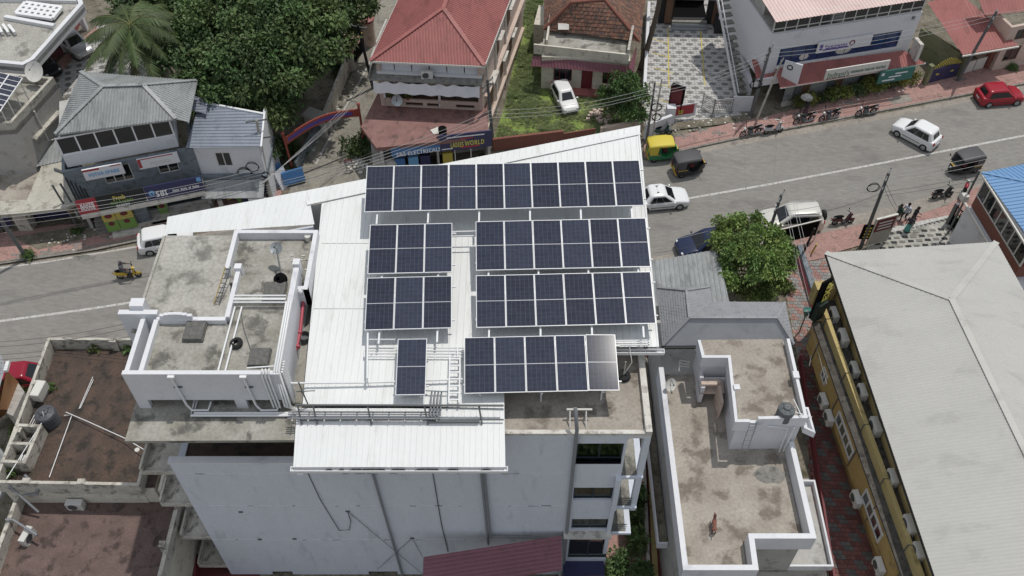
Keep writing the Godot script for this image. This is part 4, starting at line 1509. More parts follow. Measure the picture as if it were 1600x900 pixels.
func build_terrace_house() -> void:
	var t := thing("terrace_house", "pale house with bare parapet terrace and grey tiled front roof", "house")
	var m := Mb.new()
	var low := [Vector2(8.13, -28.7), Vector2(8.13, -18.1), Vector2(11.1, -18.1), Vector2(11.15, -19.65), Vector2(14.07, -19.65), Vector2(14.0, -28.7)]
	m.prism([Vector2(8.2, -33.2), Vector2(8.2, -18.17), Vector2(11.03, -18.17), Vector2(11.08, -19.72), Vector2(14.0, -19.72), Vector2(14.0, -33)], 0, 7.14)
	obj("wall", m, "wall_grey", t)
	m = Mb.new()
	m.prism([Vector2(8.2, -29.4), Vector2(8.2, -18.17), Vector2(11.03, -18.17), Vector2(11.08, -19.72), Vector2(14.0, -19.72), Vector2(13.95, -29.4)], 7.14, 7.2)
	obj("terrace_floor", m, "concrete_brown", t)
	m = Mb.new()
	ring(m, [Vector2(14.0, -24.6), Vector2(14.07, -19.65), Vector2(11.15, -19.65), Vector2(11.1, -18.1), Vector2(8.13, -18.1), Vector2(8.13, -29.2)], -0.26, 7.0, 8.2, false)
	for y in [8.2]:
		m.span(V(9.6, 6.3, -18.09), V(10.6, 6.42, -17.9))
	obj("parapet", m, "wall_white", t)
	# water stain patch on the terrace
	m = Mb.new()
	var o := []
	for k in 16:
		o.append(V(13.02, 7.2, -23.28) + V(0, 0.006, 0) + V(cos(TAU * k / 16) * rng.randf_range(0.75, 0.92), 0, sin(TAU * k / 16) * rng.randf_range(0.45, 0.55)))
	m.poly(o)
	obj("cement_patch", m, "concrete_grey", t)
	# upper block
	m = Mb.new()
	m.prism([Vector2(11.15, -24.75), Vector2(14.35, -24.8), Vector2(14.35, -30), Vector2(9.95, -30), Vector2(9.95, -28.6), Vector2(11.3, -28.6)], 7.15, 9.7)
	m.span(V(9.9, 7.15, -28.6), V(10.1, 8.6, -27.6))
	m.span(V(10.1, 7.15, -28.4), V(11.3, 8.4, -28.3))
	obj("upper_wall", m, "wall_white", t)
	m = Mb.new()
	m.span(V(9.9, 8.6, -28.0), V(10.9, 8.75, -27.7))
	m.span(V(10.75, 7.2, -27.75), V(10.9, 8.75, -26.6))
	m.span(V(9.9, 8.0, -28.5), V(11.2, 8.12, -27.6))
	obj("stair_wall", m, "wall_pink", t)
	m = Mb.new()
	m.prism([Vector2(11.2, -24.85), Vector2(14.3, -24.9), Vector2(14.3, -29.9), Vector2(10.0, -29.9), Vector2(10.0, -28.7), Vector2(11.35, -28.7)], 9.7, 9.8)
	obj("upper_floor", m, "concrete_brown", t)
	m = Mb.new()
	ring(m, [Vector2(11.62, -24.63), Vector2(11.04, -24.63), Vector2(11.26, -28.47), Vector2(9.91, -28.47), Vector2(9.84, -29.45)], 0.16, 9.5, 10.3, false)
	ring(m, [Vector2(14.49, -29.53), Vector2(14.47, -24.7), Vector2(12.05, -24.63)], 0.16, 9.5, 10.3, false)
	m.span(V(11.62, 9.5, -24.79), V(12.05, 9.95, -24.63))
	m.span(V(14.2, 10.3, -27.4), V(14.5, 10.42, -27.0))
	m.span(V(11.1, 10.3, -26.6), V(11.4, 10.42, -26.3))
	obj("upper_parapet", m, "wall_white", t)
	m = Mb.new()
	ring(m, [Vector2(14.45, -24.6), Vector2(14.95, -24.3), Vector2(14.9, -25.8), Vector2(14.45, -25.8)], 0.1, 9.2, 9.55)
	m.prism([Vector2(14.45, -24.6), Vector2(14.95, -24.3), Vector2(14.9, -25.8), Vector2(14.45, -25.8)], 9.1, 9.2)
	obj("side_ledge", m, "wall_white", t)
	m = Mb.new()
	m.tube([V(12.6, 9.7, -24.6), V(13.6, 9.6, -24.55), V(13.7, 7.3, -24.55)], 0.04, 6)
	m.tube([V(13.95, 9.6, -24.58), V(13.9, 7.3, -24.58)], 0.05, 6)
	m.tube([V(14.77, 10, -24.92), V(13.56, 10.6, -24.95), V(13.58, 10.7, -25)], 0.035, 6)
	m.tube([V(13.84, 10.7, -25.52), V(14.17, 10.4, -24.64)], 0.03, 6)
	obj("water_pipe", m, "white_pipe", t)
	var st := Mb.new()
	# lower terrace to the right and at the back
	m = Mb.new()
	m.prism([Vector2(14.0, -24.7), Vector2(16.3, -24.7), Vector2(16.25, -19.9), Vector2(13.6, -19.9), Vector2(13.6, -20.4), Vector2(12.0, -20.4), Vector2(12.0, -18.2), Vector2(11.1, -18.2), Vector2(11.1, -19.7), Vector2(14.0, -19.7)], 3.6, 3.75)
	obj("low_floor", m, "concrete", t)
	m = Mb.new()
	m.prism([Vector2(14.0, -25), Vector2(16.2, -25), Vector2(16.2, -20.0), Vector2(14.0, -20.0)], 0, 3.6)
	obj("low_wall", m, "wall_grey", t)
	m = Mb.new()
	ring(m, [Vector2(15.0, -24.72), Vector2(16.38, -24.72), Vector2(16.34, -19.83), Vector2(13.55, -19.83), Vector2(13.5, -20.5), Vector2(11.9, -20.5), Vector2(11.9, -18)], 0.1, 3.5, 4.0, false)
	obj("low_parapet", m, "wall_white", t)
	# planter ledge along the left flank
	m = Mb.new()
	ring(m, [Vector2(8.15, -21.3), Vector2(7.6, -21.3), Vector2(7.6, -33.5)], 0.08, 3.0, 3.5, false)
	m.span(V(7.6, 2.9, -33.5), V(8.2, 3.0, -21.3))
	obj("side_planter", m, "wall_white", t)
	m = Mb.new()
	m.span(V(7.68, 3.0, -33.4), V(8.13, 3.3, -21.4))
	obj("planter_soil", m, "soil", t)
	# tiled front roof: grey shingles in courses, plain slab on the near side
	var e := 9.55
	var A := V(7.97, e, -29.63)
	var B := V(8.06, e, -33.59)
	var C := V(10.94, e, -33.63)
	var D := V(10.94, e, -32.58)
	var E := V(14.95, e, -32.54)
	var F := V(14.9, e, -29.7)
	var R1 := V(9.29, 10.8, -30.5)
	var R2 := V(13.92, 10.8, -30.5)
	var G := V(9.37, 10.75, -32.4)
	m = Mb.new()
	m.sheet([A, F, R2, R1], 0.08)
	obj("near_slab", m, "slab_bluegrey", t)
	for f in [[A, R1, G, B], [B, G, C], [G, R1, D, C], [R1, R2, E, D], [R2, F, E]]:
		m = Mb.new()
		shingles(m, f, 0.16, 0.22)
		var part := obj("roof_tiles", m, "tile_grey", t)
		part.set_meta("kind", "stuff")
	m = Mb.new()
	for q in [[R1, R2], [A, R1], [F, R2], [R2, E], [R1, G], [R1, D], [G, B], [G, C]]:
		m.bar(q[0] + V(0, 0.05, 0), q[1] + V(0, 0.05, 0), 0.14, 0.06)
	obj("ridge", m, "tile_grey", t)
	m = Mb.new()
	m.bar(A - V(0.05, 0.12, -0.05), F - V(-0.05, 0.12, -0.05), 0.14, 0.1)
	obj("gutter", m, "dark", t)
	# ladder up to the roof, tank, dish
	var lad := thing("steel_ladder", "thin steel ladder leaning on the upper wall of the terrace house", "ladder")
	for s in [-0.17, 0.17]:
		m = Mb.new()
		m.tube([V(11.64, 7.2, -24) + V(s, 0, 0), V(11.85 + s, 10.0, -24.6)], 0.025, 6)
		obj("stile", m, "steel", lad)
	for k in 8:
		m = Mb.new()
		var c: Vector3 = (V(11.64, 7.2, -24)).lerp(V(11.85, 10.0, -24.6), (k + 0.5) / 8.0)
		m.tube([c - V(0.17, 0, 0), c + V(0.17, 0, 0)], 0.015, 6)
		obj("rung", m, "steel", lad)
	m = Mb.new()
	for k in 3:
		m.bar(V(9.04, 8.4, -29.49) + V(0, -0.22, 0.02) * k, V(9.54, 8.4, -29.37) + V(0, -0.2, 0.02) * k, 0.05)
	m.bar(V(9, 8.4, -29.49), V(8.97, 8, -29.06), 0.04)
	solo("wall_rack", m, "off_white", "white three-bar rack on the shaded wall under the grey tiled roof", "rack")
	tank(V(13.45, 9.8, -25.05), 0.42, 0.95, "tank_grey", "grey ribbed water tank in the corner of the upper roof")
	dish("satellite_dish", "white satellite dish on the left parapet of the terrace house", V(8.46, 7.9, -27.7), V(8.3, 8.5, -27.86), 0.36, V(0.5, 0.55, 0.6), "off_white")
	var gw := Mb.new()
	gw.bar(V(9.42, 0.5, -35.24), V(8.52, 0.5, -18.69), 0.14, 1.0)
	solo("boundary_wall", gw, "wall_grimy", "long boundary wall between the red passage and the terrace house", "wall")
	gw = Mb.new()
	gw.bar(V(18.48, 0.35, -35.35), V(17.29, 0.35, -18.75), 0.12, 0.7)
	solo("boundary_wall", gw, "maroon", "dark red wall between the terrace house and the shaded lane", "wall")

# courses of small tiles laid up a planar face (first edge = eave side is found by height)
func shingles(m: Mb, f: Array, course: float, wide: float) -> void:
	var nn := Vector3.ZERO
	for i in f.size():
		nn += (f[i] as Vector3).cross(f[(i + 1) % f.size()])
	nn = nn.normalized()
	if nn.y < 0:
		nn = -nn
	var up := (Vector3.UP - nn * nn.y).normalized()
	var side := up.cross(nn)
	var lo := INF
	var hi := -INF
	var sl := INF
	var sh := -INF
	for p in f:
		lo = minf(lo, p.dot(up))
		hi = maxf(hi, p.dot(up))
		sl = minf(sl, p.dot(side))
		sh = maxf(sh, p.dot(side))
	var k := 0
	var y := lo
	while y < hi:
		var band := Mb.clip(Mb.clip(f, up, y), -up, -(y + course))
		if band.size() > 2:
			var x := sl - (wide * 0.5 if k % 2 else 0.0)
			while x < sh:
				var cell := Mb.clip(Mb.clip(band, side, x + 0.006), -side, -(x + wide - 0.006))
				if cell.size() > 2:
					var j := rng.randf() * 0.012
					var lift := []
					for p in cell:
						lift.append(p + nn * (j + 0.035 * (1.0 - (p.dot(up) - y) / course)))
					for q in range(1, lift.size() - 1):
						if (lift[q] - lift[0]).cross(lift[q + 1] - lift[0]).dot(nn) < 0:
							m.tri(lift[0], lift[q + 1], lift[q])
						else:
							m.tri(lift[0], lift[q], lift[q + 1])
					# lower butt of the tile
					for q in lift.size():
						var a: Vector3 = lift[q]
						var b: Vector3 = lift[(q + 1) % lift.size()]
						if absf(a.dot(up) - y - nn.dot(up)) < 0.02 and absf(b.dot(up) - y) < 0.02:
							m.quad(a - nn * 0.05, b - nn * 0.05, b, a)
				x += wide
		y += course
		k += 1

func build_yellow_block() -> void:
	var t := thing("yellow_building", "long yellow two-storey building under a broad pale hipped sheet roof", "building")
	var e := 6.9
	var A: Vector3 = V(19.14, 6.9, -38.57)
	var B := V(20.12, e, -14.0)
	var C: Vector3 = V(29.86, 6.9, -39.47)
	var D: Vector3 = C + V(2.2, 0, 26)
	var R: Vector3 = V(24.68, 8.7, -33.49)
	var R2 := V(R.x + 1.7, 8.7, -12.0)
	var faces := [[A, R, R2, B], [A, C, R], [C, D, R2, R]]
	var dirs := [V(1, 0, 0.0), V(0.12, 0, 1), V(1, 0, 0.15)]
	for k in 3:
		var m := Mb.new()
		m.ribbed(faces[k], dirs[k], 0.19, 0.03, true)
		obj("roof_face", m, "sheet_cream", t)
	var m := Mb.new()
	for q in [[A, R], [R, R2], [R, C]]:
		m.bar(q[0] + V(0, 0.03, 0), q[1] + V(0, 0.03, 0), 0.36, 0.025)
	obj("ridge_cap", m, "sheet_cream", t)
	m = Mb.new()
	m.bar(A - V(0, 0.12, 0), B - V(0, 0.12, 0), 0.06, 0.16)
	m.bar(A - V(0, 0.12, 0), C - V(0, 0.12, 0), 0.06, 0.16)
	obj("eave", m, "dark", t)
	# the walls stand slightly askew to the roof: yx turns them about their road end
	var yx := Transform3D(Basis(Vector3.UP, 0.076), Vector3.ZERO)
	yx.origin = V(18.22, 0, -34) - yx.basis * V(18.22, 0, -34)
	m = Mb.new()
	m.prism([Vector2(19.62, A.z + 0.8), Vector2(20.6, -14), Vector2(30, -14), Vector2(30, C.z + 0.8)], 0, 6.8)
	obj("wall", m, "wall_yellow", t)
	m = Mb.new()
	m.span(V(18.72, 4.7, -36.2), V(18.97, 5.5, -13), yx)
	obj("ledge_parapet", m, "wall_yellow", t)
	m = Mb.new()
	m.span(V(18.5, 4.7, -36.9), V(19.7, 6.2, -36.2), yx)
	obj("corner_wall", m, "wall_yellow", t)
	m = Mb.new()
	m.span(V(18.97, 5.0, -36.2), V(20.0, 5.1, -13), yx)
	obj("upper_ledge", m, "concrete_dark", t)
	m = Mb.new()
	m.span(V(18.16, 4.66, -34.9), V(18.72, 4.8, -13), yx)
	obj("lower_ledge", m, "concrete_dark", t)
	m = Mb.new()
	m.span(V(18.22, 2.65, -34.6), V(19.6, 4.66, -13), yx)
	obj("lower_wall", m, "wall_ochre", t)
	m = Mb.new()
	m.span(V(19.2, 0, -34.0), V(19.5, 2.65, -13), yx)
	obj("passage_wall", m, "wall_ochre", t)
	for z in [-33.5, -29.6, -26.2, -22.9, -19.2]:
		m = Mb.new()
		m.tube([yx * V(18.18, 2.8, z), yx * V(18.18, 4.6, z + 0.05)], 0.03, 6)
		obj("cable", m, "rail_dark", t)
		m = Mb.new()
		m.tube([yx * V(18.68, 4.85, z - 1), yx * V(18.68, 5.53, z - 1), yx * V(19.1, 5.53, z - 1), yx * V(19.3, 5.15, z - 1)], 0.03, 6)
		obj("cable", m, "rail_dark", t)
	# windows of the lower floor
	var side := yx * Transform3D(Basis(V(0, 0, 1), Vector3.UP, V(-1, 0, 0)), V(18.22, 0, -40))
	for w in [-27.6, -22.7]:
		window(t, side, Rect2(w + 40 - 1.35, 3.3, 2.7, 0.95), 4, 0.04, "window_frame_white", "glass_dark", 0.12)
	window(t, side, Rect2(8.0, 3.4, 0.8, 0.85), 2, 0.04, "window_frame_white", "glass_dark", 0.1)
	# air conditioners on the upper ledge and on the lower wall
	var up := ["first", "second", "third", "fourth", "fifth", "sixth", "seventh", "eighth"]
	var px := [V(19.25, 5.4, -34.94), V(19.39, 5.4, -33.18), V(19.55, 5.4, -30.95), V(19.63, 5.4, -29.43), V(19.79, 5.4, -27.14), V(19.94, 5.4, -24.07), V(20.09, 5.4, -21.36), V(20.17, 5.4, -19.99)]
	for k in 8:
		ac_unit("%s outdoor unit from the road along the upper grey ledge of the yellow building" % up[k], V(px[k].x, 5.1, px[k].z), -PI / 2 + 0.076, "outdoor units on the yellow building", 1.15 if k in [1, 4, 6] else 1.0)
	var lo := [[V(18.38, 2.95, -30.41), "upper of the two outdoor units beside the small window on the ochre wall"], [V(18.44, 2.95, -29.27), "lower of the two outdoor units beside the small window on the ochre wall"], [V(18.83, 2.95, -24.11), "outdoor unit on the ochre wall between the two long windows"], [V(19.03, 2.95, -20.28), "outdoor unit on the ochre wall nearest the bottom edge"]]
	for q in lo:
		ac_unit(q[1], V(18.22 + 0.076 * (q[0].z + 34) - 0.22, 2.65, q[0].z), -PI / 2 + 0.076, "outdoor units on the yellow building")
	# tall green sign tower at the corner
	var sg := thing("sign_tower", "tall dark green sign tower with yellow letters at the yellow building's corner", "sign", V(18.2, 5.0, -35.4))
	m = Mb.new()
	m.prism([Vector2(-0.36, 0.34), Vector2(0.3, -0.07), Vector2(0.36, 0.05), Vector2(-0.3, 0.46)], 0, 3.3)
	obj("board", m, "black", sg)
	m = Mb.new()
	m.prism([Vector2(-0.3, 0.42), Vector2(0.3, 0.0), Vector2(0.5, 0.35), Vector2(-0.1, 0.75)], 0, 1.5)
	obj("base_box", m, "green_dark", sg)
	var xf := Transform3D(Basis(V(0, 1, 0.0), V(-0.84, 0, 0.54).normalized() * 1.0, V(0.54, 0, 0.84)), V(0.0, 0, 0.0))
	xf = Transform3D(Basis(V(0, 1, 0), V(-0.843, 0, 0.537), V(0.537, 0, 0.843)), V(0.05, 0, 0.36))
	words(sg, "EXP", xf, V(2.3, -0.22, 0.02), 0.5, "text_yellow", 1.7)
	m = Mb.new()
	m.lathe([Vector2(0, 0), Vector2(0.3, 0.9), Vector2(0.0, 0.95)], Transform3D(Basis(), V(18.95, 1.5, -37.68)), 10)
	m.span(V(18.95, 1.5, -37.68) + V(-0.03, -1.5, -0.03), V(18.95, 1.5, -37.68) + V(0.03, 0.1, 0.03))
	solo("green_pennant", m, "sign_green", "small green cone flag on a stick in the paved lane", "flag")
	m = Mb.new()
	m.bar(V(18.43, 3, -35.81), V(18.75, 3, -35.81), 0.04)
	m.bar(V(18.4, 3, -35.66), V(18.57, 2.4, -35.61), 0.05)
	m.bar(V(18.55, 2.9, -34.6), V(18.0, 2.9, -33.0), 0.06)
	solo("scaffold", m, "off_white", "white pipe frame fixed to the ochre wall end by the lane", "frame")
	# plinth beside the lane
	m = Mb.new()
	m.bar(V(20.22, 0.4, -44.82), V(20.45, 0.4, -38.96), 0.35, 0.8)
	solo("lane_plinth", m, "wall_blue", "long low grey and red plinth between lane and yellow building", "wall")
	m = Mb.new()
	m.bar(V(20.09, 0.25, -44.47), V(20.23, 0.25, -38.54), 0.1, 0.5)
	solo("plinth_band", m, "pipe_red", "red band along the lane side of the grey plinth", "kerb")

func build_right_edge() -> void:
	# blue roofed house cut by the right edge
	var t := thing("blue_roof_house", "house with bright blue ribbed roof at the right edge", "house")
	var h := 6.4
	var A: Vector3 = V(31.26, 6.4, -46.16)
	var B: Vector3 = V(31.96, 6.4, -40.04)
	var C: Vector3 = V(36.27, 6.4, -47.53)
	var R: Vector3 = V(35.78, 7.6, -43.13)
	var m := Mb.new()
	m.ribbed([A, R, B + (B - A) * 0.6 + V(0.4, 0.3, 0)], V(1, 0.3, 0.05), 0.3, 0.05)
	obj("roof_face", m, "sheet_blue", t)
	m = Mb.new()
	m.ribbed([A, C + V(0.8, 0, -0.2), R], V(0.25, 0, 1), 0.3, 0.05)
	obj("roof_face", m, "sheet_blue", t)
	m = Mb.new()
	m.bar(A + V(0, 0.05, 0), R + V(0, 0.05, 0), 0.16, 0.04)
	obj("ridge_cap", m, "sheet_blue", t)
	m = Mb.new()
	m.bar(A - V(0, 0.08, 0), B + (B - A) * 0.6 - V(0, 0.08, 0), 0.1, 0.12)
	obj("trim", m, "off_white", t)
	var a := V(A.x + 0.25, 0, A.z + 0.3)
	var b := a + (V(B.x, 0, B.z) - V(A.x, 0, A.z)) * 1.05
	var xf := wall(a, b)
	var L := a.distance_to(b)
	m = Mb.new()
	m.span(V(0, 3.6, -3), V(L, 4.6, 0), xf)
	obj("brick_wall", m, "brick", t)
	m = Mb.new()
	m.span(V(0.0, 0, -3), V(L + 3, 3.5, 0.35), xf)
	m.span(V(0, 6.1, -3), V(L, 6.35, -0.02), xf)
	obj("wall", m, "wall_white", t)
	m = Mb.new()
	m.tube([xf * V(-0.3, 3.7, 0.4), xf * V(L + 0.4, 3.7, 0.4)], 0.09, 8)
	m.box(V(-0.5, 3.95, 0.4), V(0.45, 0.5, 0.4), xf)
	obj("gutter", m, "off_white", t)
	window(t, xf, Rect2(0.0, 4.6, L, 1.5), 7, 0.0, "window_frame_white", "glass_dark", 0.09)
	m = Mb.new()
	for q in [0.0, 0.5]:
		m.bar(xf * V(-0.2 - q, 0, -0.4 + q), xf * V(-0.2 - q, 6.2, -0.4 + q), 0.1)
	obj("post", m, "tank_grey", t)
	# lower white annex with a small blue roof
	var an := thing("white_annex", "low white annex with small window and blue canopy beside the patterned court", "annex")
	var c: Vector3 = V(32.6, 0, -45.85)
	var d: Vector3 = V(35.73, 0, -45.92)
	m = Mb.new()
	m.prism([Vector2(c.x, c.z), Vector2(c.x + 1.4, c.z - 3.4), Vector2(c.x + 6, c.z - 3.4), Vector2(c.x + 6, c.z)], 0, 2.9)
	obj("wall", m, "wall_white", an)
	m = Mb.new()
	m.sheet([V(31.76, 3, -46.17), V(32.26, 3.1, -46.32), V(32.31, 2.9, -45.53), V(31.88, 2.8, -45.32)], 0.06)
	obj("canopy", m, "sheet_blue", an)
	var wf := wall(c, c + V(1, 0, 0.0))
	window(an, wf, Rect2(0.9, 1.4, 0.8, 1.0), 2, 0.03, "window_frame_white", "glass_dark", 0.06, 2)
	# black gate with plants
	var g := thing("black_gate", "black iron gate standing open at the patterned court", "gate")
	var ga: Vector3 = V(31.69, 0, -47.43)
	var gb: Vector3 = V(32.34, 0, -45.92)
	var gx := wall(ga, gb)
	var gl := ga.distance_to(gb)
	m = Mb.new()
	for k in 12:
		m.span(V(k * gl / 11 - 0.02, 0.1, -0.02), V(k * gl / 11 + 0.02, 1.9, 0.02), gx)
	for y in [0.15, 1.0, 1.85]:
		m.span(V(0, y, -0.03), V(gl, y + 0.08, 0.03), gx)
	m.span(V(0, 0.15, -0.01), V(gl, 1.0, 0.01), gx)
	obj("leaf", m, "black", g)
	m = Mb.new()
	m.span(V(-0.25, 0, -0.12), V(0, 2.1, 0.12), gx)
	obj("gate_post", m, "tank_grey", g)

func build_brown_house() -> void:
	var t := thing("brown_terrace_house", "old house with two brown mossy roof terraces behind pale parapets", "house")
	var m := Mb.new()
	m.span(V(-26, 0, -31.8), V(-18.3, 6.15, -23.0))
	m.span(V(-26, 0, -23.0), V(-17.2, 4.75, -14))
	obj("wall", m, "wall_cream", t)
	m = Mb.new()
	m.span(V(-26, 6.15, -31.8), V(-18.3, 6.2, -23.1))
	obj("upper_floor", m, "terracotta", t)
	m = Mb.new()
	m.span(V(-26, 4.75, -22.98), V(-17.2, 4.8, -14))
	obj("lower_floor", m, "mauve_floor", t)
	m = Mb.new()
	ring(m, [Vector2(-18.93, -24.79), Vector2(-18.93, -22.95), Vector2(-26.0, -23.1), Vector2(-26.1, -31.9), Vector2(-18.2, -31.85), Vector2(-18.0, -26)], -0.16, 6.0, 7.0, false)
	for p in [[-26.0, -29.0], [-26.0, -26.0], [-22.6, -31.85], [-24.6, -23.05], [-21.8, -23.0]]:
		m.span(V(p[0] - 0.12, 6.0, p[1] - 0.14), V(p[0] + 0.26, 7.06, p[1] + 0.14))
	obj("upper_parapet", m, "wall_dirty", t)
	m = Mb.new()
	m.span(V(-25.9, 4.8, -23.1), V(-18.93, 6.5, -22.96))
	m.span(V(-21, 5.5, -22.96), V(-19.3, 5.58, -22.85))
	obj("step_wall", m, "wall_cream", t)
	m = Mb.new()
	m.span(V(-25.6, 4.6, -22.9), V(-25.4, 5.6, -14))
	obj("lower_parapet", m, "wall_dirty", t)
	m = Mb.new()
	m.span(V(-17.3, 4.6, -22.6), V(-17.1, 5.5, -14))
	m.span(V(-17.6, 4.6, -20.5), V(-17.3, 5.56, -20.2))
	obj("lower_parapet", m, "wall_dirty", t)
	for k in 4:
		m = Mb.new()
		m.span(V(-18.8, 4.8, -24.6 + k * 0.38), V(-18.05, 6.1 - k * 0.3, -24.25 + k * 0.38))
		obj("step", m, "wall_cream", t)
	m = Mb.new()
	m.span(V(-18.05, 4.6, -24.8), V(-17.9, 6.3, -22.9))
	obj("stair_wall", m, "wall_cream", t)
	# things on the upper terrace
	tank(V(-24.78, 6.2, -26.97), 0.55, 1.15, "tank_black", "squat black water tank on the brown terrace")
	m = Mb.new()
	m.cbox(V(0, 0.6, 0), V(0.5, 0.6, 1.0), 0.03, Transform3D(Basis(Vector3.UP, -0.12), V(-25.7, 6.2, -28.6)))
	m.box(V(0, 0.15, 0), V(0.3, 0.3, 0.7), Transform3D(Basis(Vector3.UP, -0.12), V(-25.7, 6.2, -28.6)))
	solo("white_chest", m, "off_white", "white box chest behind the black water tank", "box")
	var q := thing("brick_trough", "open concrete trough of two bays on the brown terrace", "trough", V(-25.43, 6.2, -25.17), -0.05)
	m = Mb.new()
	ring(m, [Vector2(-0.65, -1.15), Vector2(0.65, -1.15), Vector2(0.65, 1.15), Vector2(-0.65, 1.15)], 0.16, 0, 0.9)
	m.span(V(-0.5, 0, -0.08), V(0.5, 0.88, 0.08))
	obj("trough_wall", m, "wall_dirty", q)
	m = Mb.new()
	m.span(V(-0.5, 0, -1.0), V(0.5, 0.12, 1.0))
	obj("trough_floor", m, "concrete_dark", q)
	m = Mb.new()
	for k in 3:
		m.tube([V(-0.1 + k * 0.14, 0.2, 0.3), V(-0.05 + k * 0.1, 0.3, 0.9)], 0.04, 6)
	obj("broken_pipe", m, "white_pipe", q)
	m = Mb.new()
	m.tube([V(-24.07, 6.4, -27.49), V(-22.56, 6.5, -26.79), V(-20.37, 6.6, -25.75), V(-19.03, 6.9, -24.88), V(-18.58, 6.9, -24.96)], 0.026, 6)
	m.tube([V(-24.11, 6.4, -27.29), V(-23.75, 6.3, -27.35), V(-23.8, 6.3, -23.62)], 0.026, 6)
	m.tube([V(-24.75, 7, -26.75), V(-25.5, 7.1, -23.11)], 0.026, 6)
	m.tube([V(-24.72, 7.5, -26.84), V(-24.68, 7.1, -26.65)], 0.026, 6)
	for k in 3:
		m.tube([V(-25.59, 6.6, -27.2) + V(k * 0.13, 0, 0), V(-25.7, 6.6, -26.29) + V(k * 0.13, 0, 0)], 0.02, 6)
	solo("roof_pipes", m, "white_pipe", "thin white water pipes crossing the brown terrace from the black tank", "pipe")
	m = Mb.new()
	m.tube([V(-23.33, 6.28, -29.86), V(-23.5, 6.28, -27.77)], 0.02, 6)
	m.tube([V(-23.25, 6.28, -29.69), V(-23.44, 6.28, -27.81)], 0.02, 6)
	solo("loose_pipes", m, "white_pipe", "two loose white pipes lying on the brown terrace", "pipe")
	m = Mb.new()
	m.lathe([Vector2(0, 0.03), Vector2(0.12, 0.03), Vector2(0.14, 0.0)], Transform3D(Basis(), V(-19.74, 6.2, -25.29)), 14)
	solo("floor_drain", m, "off_white", "round white drain cap on the brown terrace", "drain")
	ac_unit("white outdoor unit on the lower terrace against the step wall", V(-22.6, 4.8, -22.69), 0.0)
	ac_unit("white outdoor unit at the left parapet of the lower terrace", V(-24.53, 4.8, -20.95), 1.35)
	m = Mb.new()
	m.tube([V(-23.78, 5.6, -20.78), V(-25.22, 5.7, -21.56), V(-25.55, 5.8, -21.52)], 0.06, 8)
	m.tube([V(-24.72, 7, -23.39), V(-24.09, 6.4, -22.91), V(-24.28, 6, -22.83), V(-25.43, 5.6, -23.04)], 0.07, 8)
	m.tube([V(-25.7, 6.9, -23.08), V(-24.34, 5.2, -22.23)], 0.06, 8)
	solo("drain_pipes", m, "grey_pipe", "grey drain pipes at the outer corner of the brown house", "pipe")
	# orange house slice at the left edge
	var g := thing("orange_house", "slice of an orange and grey house wall at the left edge", "house")
	m = Mb.new()
	m.poly([V(-30.26, 4.6, -28.79), V(-30.43, 4.6, -33.02), V(-29.52, 4.6, -31.77), V(-29.18, 4.6, -28.37)])
	m.prism([Vector2(-30.92, -26.73), Vector2(-31.42, -33.02), Vector2(-29.87, -32.05), Vector2(-28.96, -27.96)], 4.5, 4.62)
	obj("roof", m, "slab_bluegrey", g)
	m = Mb.new()
	m.quad(V(-31.67, 0.3, -30.51), V(-30.49, 0.3, -31.89), V(-29.45, 4.5, -31.57), V(-29.17, 4.5, -28.44))
	m.quad(V(-29.45, 4.5, -31.57), V(-29.65, 2.6, -32.01), V(-29.64, 2.6, -30.06), V(-28.96, 4.5, -28.86))
	obj("panel", m, "panel_orange", g)
	m = Mb.new()
	m.prism([Vector2(-29.67, -31.96), Vector2(-29.08, -31.32), Vector2(-29.19, -29.62), Vector2(-29.68, -29.84)], 0, 2.6)
	obj("side_wall", m, "wall_grey", g)
	m = Mb.new()
	m.bar(V(-29.41, 4.7, -32.02), V(-29.33, 4.7, -31.34), 0.2, 0.2)
	obj("roof_stub", m, "white", g)
	m = Mb.new()
	m.sheet([V(-29.47, 3, -27.67), V(-27.93, 3, -25.84), V(-27.93, 3, -24.27), V(-29.53, 3, -24.85)], 0.1)
	m.sheet([V(-28.67, 2, -24.21), V(-28.23, 2, -24.99), V(-27.99, 2, -26.19), V(-29.57, 2, -27.84)], 0.06)
	solo("lean_to_roofs", m, "sheet_grey", "weathered lean-to sheets below the left edge of the brown house", "roof")

